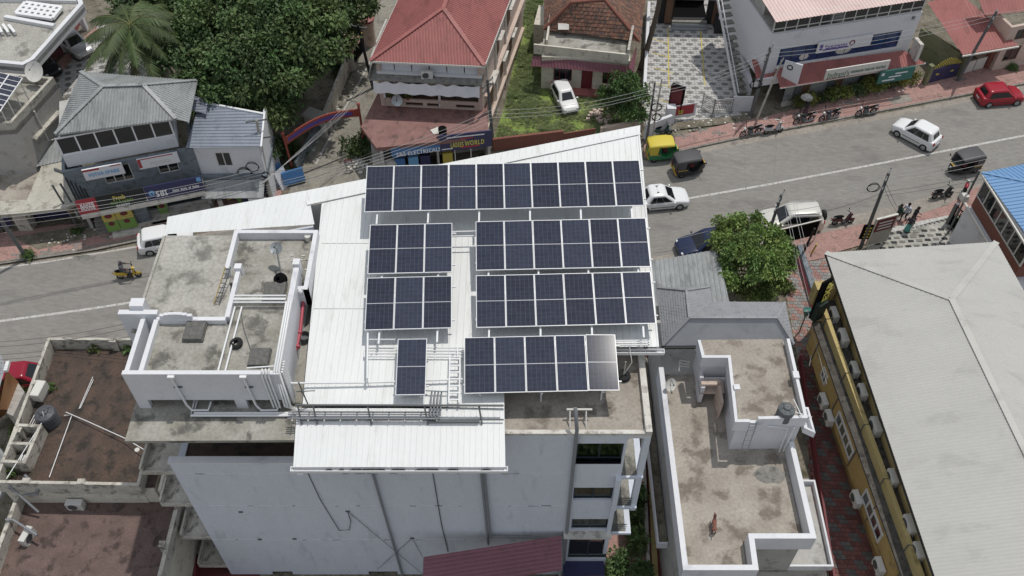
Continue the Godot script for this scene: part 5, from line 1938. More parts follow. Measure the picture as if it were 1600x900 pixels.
func build_villa() -> void:
	var t := thing("white_villa", "white villa with flat concrete roof and square skylight grid", "house")
	var h := 5.2
	var o := [Vector2(-44.88, -69.83), Vector2(-36.23, -69.83), Vector2(-35.1, -67.43), Vector2(-36.75, -60.02), Vector2(-37.35, -59.3), Vector2(-41.27, -59.86)]
	var m := Mb.new()
	m.prism(o, 4.6, 4.95)
	obj("roof_slab", m, "concrete_pale", t)
	m = Mb.new()
	ring(m, o, 0.35, 4.3, 5.25)
	m.bar(V(-40.94, 5.1, -65.7), V(-36.59, 5.1, -64.48), 0.35, 0.3)
	m.bar(V(-42.72, 5.1, -68.13), V(-35.81, 5.1, -67.94), 0.25, 0.3)
	obj("roof_rim", m, "wall_white", t)
	m = Mb.new()
	var a: Vector3 = V(-40.06, 5.3, -65.93)
	var u: Vector3 = (V(-36.9, 5.3, -65.23) - V(-40.06, 5.3, -65.93))
	var v: Vector3 = (V(-39.79, 5.3, -67.46) - V(-40.06, 5.3, -65.93))
	for i in 7:
		m.bar(a + u * (i / 6.0), a + u * (i / 6.0) + v, 0.28, 0.22)
	for j in 4:
		m.bar(a + v * (j / 3.0) - V(0, 0.01, 0), a + u + v * (j / 3.0) - V(0, 0.01, 0), 0.28, 0.22)
	obj("skylight_grid", m, "frame_white", t)
	m = Mb.new()
	m.quad(a - V(0, 0.2, 0), a + u - V(0, 0.2, 0), a + u + v - V(0, 0.2, 0), a + v - V(0, 0.2, 0))
	obj("skylight_glass", m, "wall_blue", t)
	m = Mb.new()
	for k in 3:
		m.bar(V(-41.14, 5.2, -64.59) + V(k * 0.5, 0, 0.1 * k), V(-40.32, 5.2, -63.39) + V(k * 0.5, 0, 0), 0.2, 0.3)
	obj("vent", m, "frame_white", t)
	m = Mb.new()
	for p in [Vector2(-38.57, -68.16), Vector2(-37.81, -71.32)]:
		m.span(V(p.x - 0.2, 0, p.y - 0.2), V(p.x + 0.2, 4.5, p.y + 0.2))
	obj("pillar", m, "wall_white", t)
	m = Mb.new()
	m.prism([Vector2(-47.21, -70), Vector2(-42.41, -69.07), Vector2(-40.83, -76.89), Vector2(-44.81, -80.07)], 0, 4.5)
	obj("wall", m, "wall_grey", t)
	# house with roof panels and a dish
	var g := thing("dish_house", "grey house with dirty parapet roof carrying panels and a dish", "house")
	var top := 7.0
	var q := [Vector2(-33.2, -55.55), Vector2(-34.57, -50.5), Vector2(-44, -49.6), Vector2(-44, -57)]
	m = Mb.new()
	m.prism(q.map(func(p): return p), 0, 6.4)
	obj("wall", m, "wall_grey", g)
	m = Mb.new()
	m.prism([Vector2(-33.3, -55.5), Vector2(-34.65, -50.55), Vector2(-44, -49.7), Vector2(-44, -56.9)], 6.4, 6.46)
	obj("roof_floor", m, "concrete", g)
	m = Mb.new()
	ring(m, q, 0.22, 6.0, 7.0)
	obj("parapet", m, "wall_dirty", g)
	m = Mb.new()
	var sxf := wall(V(-34.57, 0, -50.5), V(-33.2, 0, -55.55))
	m.span(V(1.0, 4.6, 0), V(4.2, 4.75, 0.35), sxf)
	obj("ledge", m, "wall_dirty", g)
	m = Mb.new()
	m.tube([sxf * V(2.2, 6.3, 0.08), sxf * V(2.2, 3.6, 0.08), sxf * V(2.5, 3.4, 0.2)], 0.06, 8)
	obj("downpipe", m, "off_white", g)
	dish("satellite_dish", "large pale satellite dish on the parapet house left of the palm", V(-34.48, 6.46, -55.24), V(-34.23, 7.6, -55.39), 0.75, V(-0.2, 0.65, 0.7), "off_white")
	var names := ["nearest", "second", "third", "farthest"]
	for k in 4:
		var pt := thing("solar_panel", "%s column of the small solar array on the parapet house" % names[k], "solar panel", Vector3.ZERO, 0.0, "small solar array")
		var a0: Vector3 = V(-35.67, 8, -49.46)
		var dx: Vector3 = (V(-34.31, 8.3, -53.82) - V(-34.95, 8, -50.12)) / 4.0
		var dz: Vector3 = V(-3.2, 0.1, -1.0)
		var p0: Vector3 = V(-34.95, 8, -50.12) + dx * k
		m = Mb.new()
		m.sheet([p0, p0 + dx * 0.96, p0 + dx * 0.96 + dz, p0 + dz], 0.04)
		obj("frame", m, "frame_white", pt)
		for j in 3:
			for i in 2:
				m = Mb.new()
				var s0 := p0 + dx * (0.04 + i * 0.46) + dz * (0.02 + j * 0.33) + V(0, 0.006, 0)
				m.quad(s0, s0 + dx * 0.42, s0 + dx * 0.42 + dz * 0.3, s0 + dz * 0.3)
				obj("glass", m, "cells_0", pt)
		m = Mb.new()
		m.bar(p0 + dx * 0.5 - V(0, 0.03, 0), V(p0.x + dx.x * 0.5, 6.46, p0.z + dx.z * 0.5), 0.06)
		obj("post", m, "off_white", pt)

func build_shop_row() -> void:
	var var_shop = wall(V(-30.09, 0, -47.05), V(-22.23, 0, -49.38))
	var t := thing("shop_building", "two-storey shop building with grey hipped sheet roof and shop signs", "building")
	var A := V(-30.07, 8.5, -47.59)
	var B := V(-22.46, 8.5, -49.13)
	var B2 := V(-21.72, 8.25, -49.1)
	var C := V(-22.06, 8.3, -53.47)
	var D := V(-30.31, 8.5, -54.21)
	var R1 := V(-27.4, 9.8, -50.93)
	var R2 := V(-24.73, 9.8, -51.07)
	for f in [[[A, B, R2, R1], V(0.05, 0, 1)], [[B, B2, C, R2], V(1, 0, 0.1)], [[D, A, R1], V(1, 0, 0.4)], [[C, D, R1, R2], V(0, 0, 1)]]:
		var m := Mb.new()
		m.ribbed(f[0], f[1], 0.2, 0.04)
		obj("roof_face", m, "sheet_grey", t)
	var m := Mb.new()
	for q in [[A, R1], [B, R2], [R1, R2], [C, R2], [D, R1]]:
		m.bar(q[0] + V(0, 0.06, 0), q[1] + V(0, 0.06, 0), 0.26, 0.05)
	m.bar(A - V(0, 0.06, 0), B - V(0, 0.06, 0), 0.08, 0.08)
	m.bar(A - V(0, 0.06, 0), D - V(0, 0.06, 0), 0.1, 0.08)
	m.bar(B2 - V(0, 0.06, 0), C - V(0, 0.06, 0), 0.1, 0.08)
	obj("ridge_cap", m, "sheet_grey", t)
	var xf = var_shop
	# upper room: window band and white sill wall
	var r := Rect2(0.64, 6.79, 7.2, 0.12)
	m = Mb.new()
	m.span(V(0.0, 5.7, -4.5), V(7.4, 6.7, -0.4), xf)
	obj("upper_wall", m, "wall_white", t)
	window(t, xf, Rect2(0.0, 6.7, 7.4, 1.5), 6, -0.5, "frame_white", "glass_dark", 0.1)
	m = Mb.new()
	m.span(V(0.3, 6.7, -4.4), V(7.1, 8.2, -0.9), xf)
	obj("room", m, "wall_grey", t)
	# middle storey in blue grey
	m = Mb.new()
	holed(m, xf, Rect2(-0.4, 2.9, 8.7, 2.8), [Rect2(2.0, 3.9, 1.9, 1.5), Rect2(5.6, 3.9, 1.4, 1.5)], 0.2)
	m.span(V(-0.4, 0, -4.6), V(-0.2, 5.7, -0.21), xf)
	m.span(V(8.1, 0, -4.6), V(8.3, 5.7, -0.21), xf)
	obj("middle_wall", m, "wall_blue", t)
	window(t, xf, Rect2(2.0, 3.9, 1.9, 1.5), 3, -0.1, "window_frame_white", "glass_dark", 0.07)
	window(t, xf, Rect2(5.6, 3.9, 1.4, 1.5), 2, -0.1, "window_frame_white", "glass_dark", 0.07)
	m = Mb.new()
	for k in 5:
		m.span(V(-0.35 + k * 0.2, 3.0, 0.02), V(-0.28 + k * 0.2, 5.2 - k * 0.3, 0.06), xf)
	obj("grille", m, "dark", t)
	# ground floor
	m = Mb.new()
	holed(m, xf, Rect2(-0.3, 0, 8.5, 2.9), [Rect2(-0.1, 0.0, 1.2, 2.5), Rect2(3.3, 0.6, 1.5, 2.1), Rect2(5.3, 0.8, 2.6, 1.7)], 0.3)
	m.span(V(-0.2, 0, -3), V(8.2, 2.8, -2.8), xf)
	obj("shop_wall", m, "wall_grey", t)
	window(t, xf, Rect2(5.3, 0.8, 2.6, 1.7), 2, -0.1, "window_frame_dark", "glass_dark", 0.08, 2)
	m = Mb.new()
	m.span(V(1.2, 0, 0), V(8.2, 0.5, 0.9), xf)
	m.span(V(1.2, 0, 0.9), V(3.2, 0.3, 1.5), xf)
	obj("plinth", m, "wall_grimy", t)
	m = Mb.new()
	m.span(V(4.0, 0.2, 0.9), V(5.4, 0.42, 0.92), xf)
	obj("plinth_vent", m, "black", t)
	for k in 5:
		m = Mb.new()
		m.span(V(0.1, 0, 0.5 - k * 0.3), V(1.1, 0.2 + k * 0.2, 0.8 - k * 0.3), xf)
		obj("step", m, "concrete_grey", t)
	# canopy slab over the shops
	m = Mb.new()
	m.box(V(4.1, 2.95, 0.75), V(8.4, 0.1, 1.5), xf)
	m.box(V(4.1, 2.75, 1.45), V(8.4, 0.5, 0.06), xf)
	obj("canopy", m, "wall_grimy", t)
	# signs
	var s := thing("shop_sign", "white sign with red corner above the left upper window", "sign", Vector3.ZERO, 0.0, "signs on the shop building")
	var bx := Transform3D(xf.basis, xf * V(1.0, 5.05, 0.35))
	m = Mb.new()
	m.box(V(1.25, 0.35, 0), V(2.6, 0.95, 0.12), bx)
	obj("board", m, "sign_white", s)
	m = Mb.new()
	m.box(V(0.5, 0.72, 0.063), V(1.1, 0.16, 0.01), bx)
	m.box(V(2.1, 0.76, 0.063), V(0.7, 0.08, 0.01), bx)
	obj("red_band", m, "sign_red", s)
	words(s, "FUTUR SPARK", bx, V(1.25, 0.28, 0.07), 0.3, "text_blue", 2.0)
	s = thing("shop_sign", "white sign with red swoosh above the right upper window", "sign", Vector3.ZERO, 0.0, "signs on the shop building")
	bx = Transform3D(xf.basis, xf * V(4.6, 5.05, 0.35))
	m = Mb.new()
	m.box(V(1.3, 0.4, 0), V(2.7, 0.9, 0.12), bx)
	obj("board", m, "sign_white", s)
	m = Mb.new()
	m.box(V(0.06, 0.45, 0.063), V(0.2, 0.75, 0.01), bx)
	m.box(V(1.2, 0.8, 0.063), V(2.3, 0.08, 0.01), bx)
	obj("red_band", m, "sign_red", s)
	words(s, "FUTURE", bx, V(1.4, 0.3, 0.07), 0.3, "off_white", 1.3)
	s = thing("shop_sign", "long black and red sign with yellow script over the left shops", "sign", Vector3.ZERO, 0.0, "signs on the shop building")
	bx = Transform3D(xf.basis * Basis(Vector3.RIGHT, -0.2), xf * V(-0.1, 2.95, 1.45))
	m = Mb.new()
	m.box(V(2.25, 0.6, 0), V(4.5, 1.15, 0.12), bx)
	obj("board", m, "dark", s)
	m = Mb.new()
	m.box(V(0.65, 0.6, 0.05), V(1.3, 1.13, 0.06), bx)
	obj("red_field", m, "sign_red", s)
	words(s, "BAKER", bx, V(0.65, 0.68, 0.09), 0.26, "text_white", 0.9)
	words(s, "HOUSE", bx, V(0.65, 0.42, 0.09), 0.26, "text_white", 0.9)
	words(s, "Fresh", bx, V(2.8, 0.78, 0.07), 0.3, "text_yellow", 0.8, "Droid Serif")
	words(s, "cake & sweets", bx, V(2.9, 0.45, 0.07), 0.26, "lime", 1.5, "Droid Serif")
	words(s, "BAKERY", bx, V(2.9, 0.15, 0.07), 0.18, "text_white", 0.9)
	s = thing("bank_sign", "dark blue bank sign with round light blue emblem and white letters", "sign", Vector3.ZERO, 0.0, "signs on the shop building")
	bx = Transform3D(xf.basis * Basis(Vector3.RIGHT, -0.2), xf * V(4.45, 2.98, 1.5))
	m = Mb.new()
	m.box(V(1.95, 0.6, 0), V(3.9, 1.15, 0.12), bx)
	obj("board", m, "sign_navy", s)
	m = Mb.new()
	m.lathe([Vector2(0.06, 0), Vector2(0.2, 0), Vector2(0.2, 0.02), Vector2(0.06, 0.02)], bx * Transform3D(Basis(Vector3.RIGHT, Vector3.BACK, Vector3.DOWN), V(0.42, 0.62, 0.065)), 20)
	obj("emblem", m, "text_blue", s)
	m = Mb.new()
	m.box(V(0.42, 0.5, 0.078), V(0.05, 0.2, 0.03), bx)
	m.prism([Vector2(0, 0), Vector2(0.01, 0), Vector2(0.01, 0.01)], 0, 0.01)
	obj("emblem_slot", m, "sign_navy", s)
	words(s, "SBI", bx, V(1.05, 0.47, 0.07), 0.42, "text_white", 0.75)
	words(s, "State  Bank  of  India", bx, V(2.7, 0.5, 0.07), 0.16, "text_white", 1.8)
	m = Mb.new()
	m.box(V(3.7, 1.0, 0.063), V(0.3, 0.3, 0.01), bx)
	obj("corner", m, "text_blue", s)
	# standing banners by the shop doors
	for q in [[1.45, 0.55, "tall yellow and green banner left of the shop door", 1.1], [2.5, 0.7, "wide yellow banner with pictures beside the shop door", 1.1], [4.95, 0.4, "narrow yellow banner between the shop door and bank window", 0.3]]:
		s = thing("banner", q[2], "banner", Vector3.ZERO, 0.0, "banners at the shops")
		bx = Transform3D(xf.basis, xf * V(q[0], 0.5, q[3]))
		m = Mb.new()
		m.box(V(0, 0.5, 0), V(q[1] * 1.6, 1.0, 0.05), bx)
		obj("green_part", m, "lime", s)
		m = Mb.new()
		m.box(V(0, 1.45, 0), V(q[1] * 1.6, 0.9, 0.05), bx)
		obj("yellow_part", m, "yellow", s)
		m = Mb.new()
		m.ball(V(0, 1.5, 0.03), V(0.28, 0.2, 0.02), bx, 10, 5)
		m.ball(V(0, 0.75, 0.03), V(0.22, 0.2, 0.02), bx, 10, 5)
		obj("picture", m, "maroon", s)
	m = Mb.new()
	m.cbox(V(3.55, 1.2, 0.5), V(0.9, 1.4, 0.6), 0.03, xf)
	solo("drinks_fridge", m, "wall_blue", "pale glass fronted cabinet standing by the shop door", "cabinet")
	# annex with blue-grey roof
	var an := thing("annex_building", "white annex with blue-grey ribbed roof right of the shops", "annex")
	m = Mb.new()
	m.ribbed([V(-22.26, 6.5, -53.31), V(-17.48, 6.5, -51.98), V(-17.37, 5.9, -49.31), V(-22.52, 5.9, -49.18)], V(1, 0, 0.0), 0.28, 0.05)
	obj("roof_face", m, "sheet_bluegrey", an)
	m = Mb.new()
	m.ribbed([V(-22.57, 6.9, -53.53), V(-21.51, 6.9, -53.03), V(-21.45, 6.7, -51.81), V(-22.62, 6.7, -52.23)], V(1, 0, 0.0), 0.28, 0.05)
	obj("roof_face", m, "sheet_bluegrey", an)
	m = Mb.new()
	m.bar(V(-22.25, 6.56, -53.31), V(-17.42, 6.56, -51.98), 0.14, 0.1)
	m.bar(V(-17.42, 6.56, -51.98), V(-17.31, 5.95, -49.25), 0.12, 0.1)
	obj("trim", m, "frame_white", an)
	var c := V(-22.3, 0, -49.45)
	var d := V(-17.6, 0, -49.55)
	var ax := wall(c, d)
	m = Mb.new()
	holed(m, ax, Rect2(0, 3.2, 4.7, 2.6), [Rect2(1.5, 3.9, 1.1, 1.3)], 0.2)
	m.span(V(0, 3.2, -4), V(0.2, 5.8, -0.2), ax)
	m.span(V(4.5, 0, -4), V(4.7, 5.8, -0.2), ax)
	obj("wall", m, "wall_white", an)
	window(an, ax, Rect2(1.5, 3.9, 1.1, 1.3), 2, -0.05, "window_frame_white", "glass_dark", 0.07)
	m = Mb.new()
	m.span(V(-0.1, 2.9, -4), V(4.8, 3.2, 0.3), ax)
	obj("band", m, "wall_blue", an)
	m = Mb.new()
	m.span(V(0, 0, -3), V(4.7, 2.9, -2.8), ax)
	m.span(V(0, 0, -3), V(0.3, 2.9, 0.3), ax)
	obj("shop_wall", m, "wall_grey", an)
	m = Mb.new()
	m.sheet([ax * V(0.2, 2.85, 0.3), ax * V(4.6, 2.85, 0.3), ax * V(4.6, 2.3, 1.6), ax * V(0.2, 2.3, 1.6)], 0.05)
	obj("awning", m, "sheet_grey", an)
	m = Mb.new()
	m.box(V(4.1, 1.9, 1.5), V(1.3, 0.5, 0.06), ax)
	obj("price_board", m, "sign_white", an)
	for k in 9:
		m = Mb.new()
		var p := ax * V(0.5 + k * 0.45, 0.5, rng.randf_range(-0.8, 0.4))
		m.cbox(V(0, 0.2, 0), V(rng.randf_range(0.25, 0.45), rng.randf_range(0.4, 0.9), 0.3), 0.03, Transform3D(Basis(Vector3.UP, rng.randf()), p))
		solo("goods_crate", m, ["sign_blue", "off_white", "yellow", "wood", "lime", "sign_navy", "sign_white", "maroon", "steel"][k], "%s crate of goods in the open shop front under the pale awning" % ["blue", "cream", "yellow", "brown", "green", "navy", "white", "dark red", "grey"][k], "crate", "goods in the shop front")
	# low house left of the shops
	var g := thing("low_flat_house", "low house with cream rounded flat roof left of the shops", "house")
	m = Mb.new()
	m.prism([Vector2(-34.25, -51.29), Vector2(-31.99, -51.71), Vector2(-31.38, -49.02), Vector2(-30.18, -47.41), Vector2(-31.09, -46.53), Vector2(-33.96, -46.03), Vector2(-38.07, -45.6), Vector2(-38.58, -46.97), Vector2(-34.13, -47.34), Vector2(-34.18, -50.35)], 2.45, 2.7)
	obj("roof_slab", m, "roof_cream", g)
	m = Mb.new()
	m.ribbed([V(-33.48, 3.3, -53.48), V(-31.73, 3.3, -53.48), V(-31.94, 2.75, -51.58), V(-34.79, 2.75, -50.56)], V(0.1, 0, 1), 0.25, 0.04)
	obj("sheet_roof", m, "sheet_grey", g)
	m = Mb.new()
	m.prism([Vector2(-38.91, -47.36), Vector2(-34.42, -47.75), Vector2(-34.47, -50.77), Vector2(-35.12, -51.04), Vector2(-37.99, -52.56), Vector2(-40.84, -52.56)], 2.1, 2.3)
	obj("back_roof", m, "concrete_brown", g)
	m = Mb.new()
	m.prism([Vector2(-31.82, -48.2), Vector2(-32.31, -50.86), Vector2(-35, -50.86), Vector2(-36.99, -49.65), Vector2(-40.49, -48.85), Vector2(-42.8, -55.1), Vector2(-32.93, -53.65)], 0, 2.1)
	m.prism([Vector2(-31.69, -48.07), Vector2(-30.38, -48.07), Vector2(-31.16, -50.86), Vector2(-32.6, -50.86)], 0, 2.2)
	obj("wall", m, "wall_grimy", g)
	m = Mb.new()
	m.tube([V(-33.09, 2.8, -50.37), V(-31.91, 2.8, -49.84)], 0.1, 8)
	obj("roof_pipe", m, "tank_grey", g)
	m = Mb.new()
	for k in 7:
		var p: Vector3 = (V(-31.28, 2.1, -46.74)).lerp(V(-30.23, 2.1, -47.31), k / 6.0)
		m.bar(p, p + V(0, 0.6, 0), 0.05)
	m.bar(V(-31.09, 2.4, -46.45), V(-30.04, 2.4, -47.01), 0.05)
	m.bar(V(-30.89, 2.7, -46.15), V(-29.85, 2.7, -46.71), 0.08)
	obj("balustrade", m, "wood", g)
	for q in [[V(-34.72, 0, -47.75), V(-32.2, 0, -48.2), "dark blue panelled gate between the two street pillars"], [V(-38.75, 0, -46.67), V(-36.06, 0, -47.17), "dark blue gate at the left edge of the street"]]:
		var gt := thing("blue_gate", q[2], "gate", Vector3.ZERO, 0.0, "dark blue street gates")
		var gx := wall(q[0], q[1])
		var gl: float = q[0].distance_to(q[1])
		m = Mb.new()
		m.span(V(0, 0.2, -0.03), V(gl, 1.4, 0.03), gx)
		obj("leaf", m, "sign_navy", gt)
		m = Mb.new()
		for k in 14:
			m.span(V(gl * k / 13 - 0.015, 1.4, -0.015), V(gl * k / 13 + 0.015, 1.75, 0.015), gx)
		m.span(V(0, 1.72, -0.03), V(gl, 1.78, 0.03), gx)
		obj("railing", m, "wood", gt)
	for q in [[V(-35, 0, -47.17), "stained street pillar with dark cap beside the blue gate"]]:
		m = Mb.new()
		m.span(q[0] + V(-0.5, 0, -0.4), q[0] + V(0.5, 2.2, 0.4))
		m.span(q[0] + V(-0.6, 2.2, -0.5), q[0] + V(0.6, 2.35, 0.5))
		solo("gate_pillar", m, "wall_dirty", q[1], "pillar")
	for q in [[V(-31.28, 0, -46.98), V(-34.97, 0, -52.17), "taller leaning grey pole in front of the low flat house"], [V(-30.76, 0, -47.11), V(-34.19, 0, -51.82), "shorter grey pole beside the taller one"]]:
		m = Mb.new()
		m.tube([q[0], V(q[0].x - 0.3, 4.4, q[0].z)], 0.07, 8)
		m.ball(V(q[0].x - 0.3, 4.42, q[0].z), V(0.09, 0.09, 0.09), Transform3D.IDENTITY, 8, 5)
		solo("thin_pole", m, "tank_grey", q[2], "pole")

func build_red_roof_house() -> void:
	var t := thing("red_roof_building", "pink-walled building with red ribbed hip roof and curtained balcony", "building")
	var e := 8.0
	var A := V(-10.22, e, -56.12)
	var B := V(-1.97, e, -55.52)
	var C := V(1.2, e, -70.0)
	var D := V(-7.6, e, -70.0)
	var R := V(-5.0, 9.9, -59.78)
	var R2 := V(-3.0, 9.9, -70.0)
	var m := Mb.new()
	for f in [[[A, B, R], V(0.05, 0, 1)], [[B, C, R2, R], V(1, 0, 0.1)], [[D, A, R, R2], V(1, 0, 0.1)]]:
		m = Mb.new()
		m.ribbed(f[0], f[1], 0.22, 0.045)
		obj("roof_face", m, "sheet_red", t)
	m = Mb.new()
	for q in [[A, R], [B, R], [R, R2]]:
		m.bar(q[0] + V(0, 0.07, 0), q[1] + V(0, 0.07, 0), 0.3, 0.05)
	obj("ridge_cap", m, "sheet_red", t)
	m = Mb.new()
	m.bar(A - V(0, 0.08, 0), B - V(0, 0.08, 0), 0.1, 0.14)
	m.bar(B - V(0, 0.08, 0), C - V(0, 0.08, 0), 0.1, 0.14)
	m.bar(A - V(0, 0.08, 0), D - V(0, 0.08, 0), 0.1, 0.14)
	obj("gutter", m, "off_white", t)
	# long walls
	var a := V(-9.9, 0, -56.5)
	var b := V(-2.2, 0, -55.9)
	var xf := wall(a, b)
	var L := a.distance_to(b)
	m = Mb.new()
	m.prism([Vector2(-2.2, -55.9), Vector2(0.95, -70), Vector2(0.6, -70), Vector2(-2.5, -55.9)], 0, 7.9)
	obj("side_wall", m, "wall_pink", t)
	m = Mb.new()
	m.prism([Vector2(-9.9, -56.5), Vector2(-7.3, -70), Vector2(-7.0, -70), Vector2(-9.6, -56.5)], 0, 7.9)
	obj("side_wall", m, "wall_pink", t)
	m = Mb.new()
	m.span(V(0.3, 3.6, -3), V(L - 0.2, 7.7, -1.5), xf)
	obj("balcony_wall", m, "wall_pink", t)
	m = Mb.new()
	m.span(V(1.9, 4.1, -1.5), V(3.3, 5.4, -1.45), xf)
	m.span(V(5.6, 4.0, -1.5), V(7.0, 5.5, -1.45), xf)
	obj("window", m, "black", t)
	m = Mb.new()
	for x in [0.25, 1.1, 4.4, L - 0.3]:
		m.span(V(x, 3.6, -0.15), V(x + 0.16, 6.5, 0.0), xf)
	obj("pillar", m, "wall_white", t)
	m = Mb.new()
	m.span(V(-0.5, 6.5, -1.5), V(L + 0.1, 6.65, 0.75), xf)
	m.span(V(-0.5, 6.65, -2.0), V(-0.4, 7.0, 0.75), xf)
	obj("ledge", m, "concrete_grey", t)
	m = Mb.new()
	for k in 6:
		var w := L / 6.0
		m.cbox(V(w * (k + 0.5), 7.3, -0.25), V(w * 0.94, 1.0, 0.1), 0.02, xf)
	obj("upper_panel", m, "wall_white", t)
	m = Mb.new()
	m.span(V(0, 6.65, -0.4), V(L, 6.82, 0.1), xf)
	m.span(V(0, 7.75, -0.4), V(L, 7.9, -0.1), xf)
	obj("panel_rail", m, "white", t)
	# scalloped white curtain hung under the ledge
	m = Mb.new()
	var rows := []
	for j in 6:
		var row := []
		for i in 61:
			var s := i / 60.0
			var top := 6.48 - 0.16 * absf(sin(s * PI * 8.0))
			var y := lerpf(top, 5.5, j / 5.0)
			row.append(xf * V(-0.2 + s * (L + 0.1), y, 0.72 + 0.07 * sin(s * 38.0) + j * 0.03))
		rows.append(row)
	m.loft(rows, false, false)
	obj("curtain", m, "wall_white", t)
	# low balcony wall with dark grilles
	m = Mb.new()
	holed(m, xf, Rect2(0.1, 3.6, L - 0.2, 0.75), [Rect2(1.9, 3.75, 1.3, 0.3), Rect2(3.5, 3.75, 1.0, 0.3), Rect2(5.7, 3.75, 1.4, 0.3)], 0.12)
	obj("balcony_parapet", m, "wall_pink", t)
	# side openings on the right wall
	var sx := wall(V(-2.2, 0, -55.9), V(0.95, 0, -70))
	for q in [[2.2, 2.0, 1.2, 2.6], [4.6, 5.2, 0.9, 1.6], [5.8, 2.2, 1.0, 1.8], [8.2, 5.4, 1.2, 1.7], [9.0, 2.2, 1.0, 1.8]]:
		m = Mb.new()
		m.span(V(q[0], q[1], -0.05), V(q[0] + q[2], q[1] + q[3], 0.02), sx)
		obj("side_window", m, "wood", t)
		m = Mb.new()
		m.span(V(q[0] - 0.2, q[1] + q[3], 0), V(q[0] + q[2] + 0.2, q[1] + q[3] + 0.1, 0.45), sx)
		obj("window_hood", m, "wall_grimy", t)
	m = Mb.new()
	m.span(V(0.6, 4.4, 0), V(14, 4.52, 0.3), sx)
	m.span(V(0.6, 1.4, 0), V(14, 1.5, 0.25), sx)
	obj("string_band", m, "wall_pink", t)
	m = Mb.new()
	for x in [1.2, 4.0, 7.4]:
		m.tube([sx * V(x, 7.8, 0.1), sx * V(x, 0.2, 0.1)], 0.06, 8)
	obj("downpipe", m, "off_white", t)
	# terrace over the shops
	m = Mb.new()
	var o := [Vector2(-11.2, -54.07), Vector2(-9.85, -51.74), Vector2(-5.3, -52.45), Vector2(-1.74, -53.1), Vector2(-1.9, -57), Vector2(-9.6, -58), Vector2(-10.3, -58)]
	m.prism(o, 3.3, 3.6)
	obj("terrace", m, "red_tile", t)
	var sh := wall(V(-9.7, 0, -51.95), V(-1.6, 0, -53.3))
	var SL := 8.2
	m = Mb.new()
	m.span(V(0.2, 0, -2.5), V(SL, 3.3, -2.3), sh)
	m.span(V(0, 0, -2.5), V(0.25, 3.3, 0), sh)
	m.span(V(4.2, 0, -2.5), V(4.35, 3.3, -0.3), sh)
	m.span(V(SL - 0.2, 0, -2.5), V(SL, 3.3, 0), sh)
	m.span(V(-0.6, 0, -2.8), V(0, 2.2, -0.1), sh)
	obj("shop_wall", m, "wall_grey", t)
	m = Mb.new()
	for x in [5.5, 6.7]:
		m.span(V(x, 0, -0.1), V(x + 0.06, 2.6, -0.04), sh)
	m.span(V(4.3, 2.55, -0.1), V(SL, 2.62, -0.04), sh)
	obj("shop_frame", m, "off_white", t)
	m = Mb.new()
	m.ball(V(0.6, 1.2, -0.6), V(0.6, 0.5, 0.4), sh)
	obj("awning", m, "wall_grimy", t)
	var s := thing("shop_sign", "bright blue shop sign with white letters under the red terrace", "sign")
	m = Mb.new()
	var bx := Transform3D(sh.basis * Basis(Vector3.BACK, 0.03), sh * V(0.9, 2.55, 0.12))
	m.box(V(2.1, 0.35, 0), V(4.3, 0.75, 0.1), bx)
	m.box(V(2.1, 0.77, 0.02), V(4.3, 0.1, 0.12), bx)
	obj("board", m, "sign_blue", s)
	words(s, "S&S ELECTRICALS", bx, V(1.95, 0.14, 0.06), 0.36, "text_white", 3.3)
	s = thing("shop_sign", "dark navy shop sign with yellow lettering beside the pole", "sign")
	bx = Transform3D(sh.basis, sh * V(4.45, 2.55, 0.15))
	m = Mb.new()
	m.box(V(1.9, 0.75, 0), V(3.85, 1.5, 0.1), bx)
	obj("board", m, "sign_navy", s)
	words(s, "LADIES", bx, V(1.25, 0.5, 0.06), 0.44, "text_yellow", 0.95)
	words(s, "WORLD", bx, V(2.55, 0.55, 0.06), 0.44, "text_yellow", 1.45)
	m = Mb.new()
	m.box(V(1.9, 1.25, 0.056), V(2.8, 0.1, 0.02), bx)
	m.box(V(0.5, 0.2, 0.056), V(0.8, 0.08, 0.02), bx)
	obj("small_print", m, "text_white", s)
	m = Mb.new()
	m.box(V(2.0, 1.05, 0.056), V(1.0, 0.06, 0.02), bx)
	m.box(V(2.2, 0.22, 0.056), V(1.4, 0.1, 0.02), bx)
	obj("red_print", m, "text_red", s)
	for q in [[1.4, "sign_blue", "blue shop cabinet under the electrical sign"], [2.4, "text_blue", "pale blue shop cabinet under the electrical sign"], [3.3, "sign_navy", "navy shop cabinet under the electrical sign"], [5.0, "yellow", "yellow rack inside the shop beneath the navy sign"]]:
		m = Mb.new()
		m.cbox(V(q[0], 0.9, -0.7), V(0.75, 1.6, 0.5), 0.03, sh)
		solo("shop_cabinet", m, q[1], q[2], "cabinet", "cabinets in the shop fronts")
	ac_unit("white outdoor unit on the ledge above the scalloped curtain", xf * V(3.75, 6.65, 0.3), 0.07)
	dish("satellite_dish", "grey satellite dish on the low balcony wall", xf * V(1.3, 4.2, 0.3), xf * V(1.35, 4.5, 0.4), 0.42, V(0.0, 0.5, 0.8), "steel")
	m = Mb.new()
	m.lathe([Vector2(0, 0), Vector2(0.28, 0), Vector2(0.32, 0.7), Vector2(0.26, 0.72), Vector2(0, 0.6)], Transform3D(Basis(), V(-5.08, 3.6, -53.07)), 14)
	solo("black_barrel", m, "black", "black barrel standing on the red tiled terrace", "barrel")
	m = Mb.new()
	m.sheet([V(-6.04, 3.7, -53.59), V(-5.49, 3.75, -53.89), V(-5.18, 3.7, -53.31), V(-5.74, 3.66, -53.14)], 0.02)
	solo("loose_sheet", m, "off_white", "crumpled pale sheet lying on the red terrace by the barrel", "sheet")
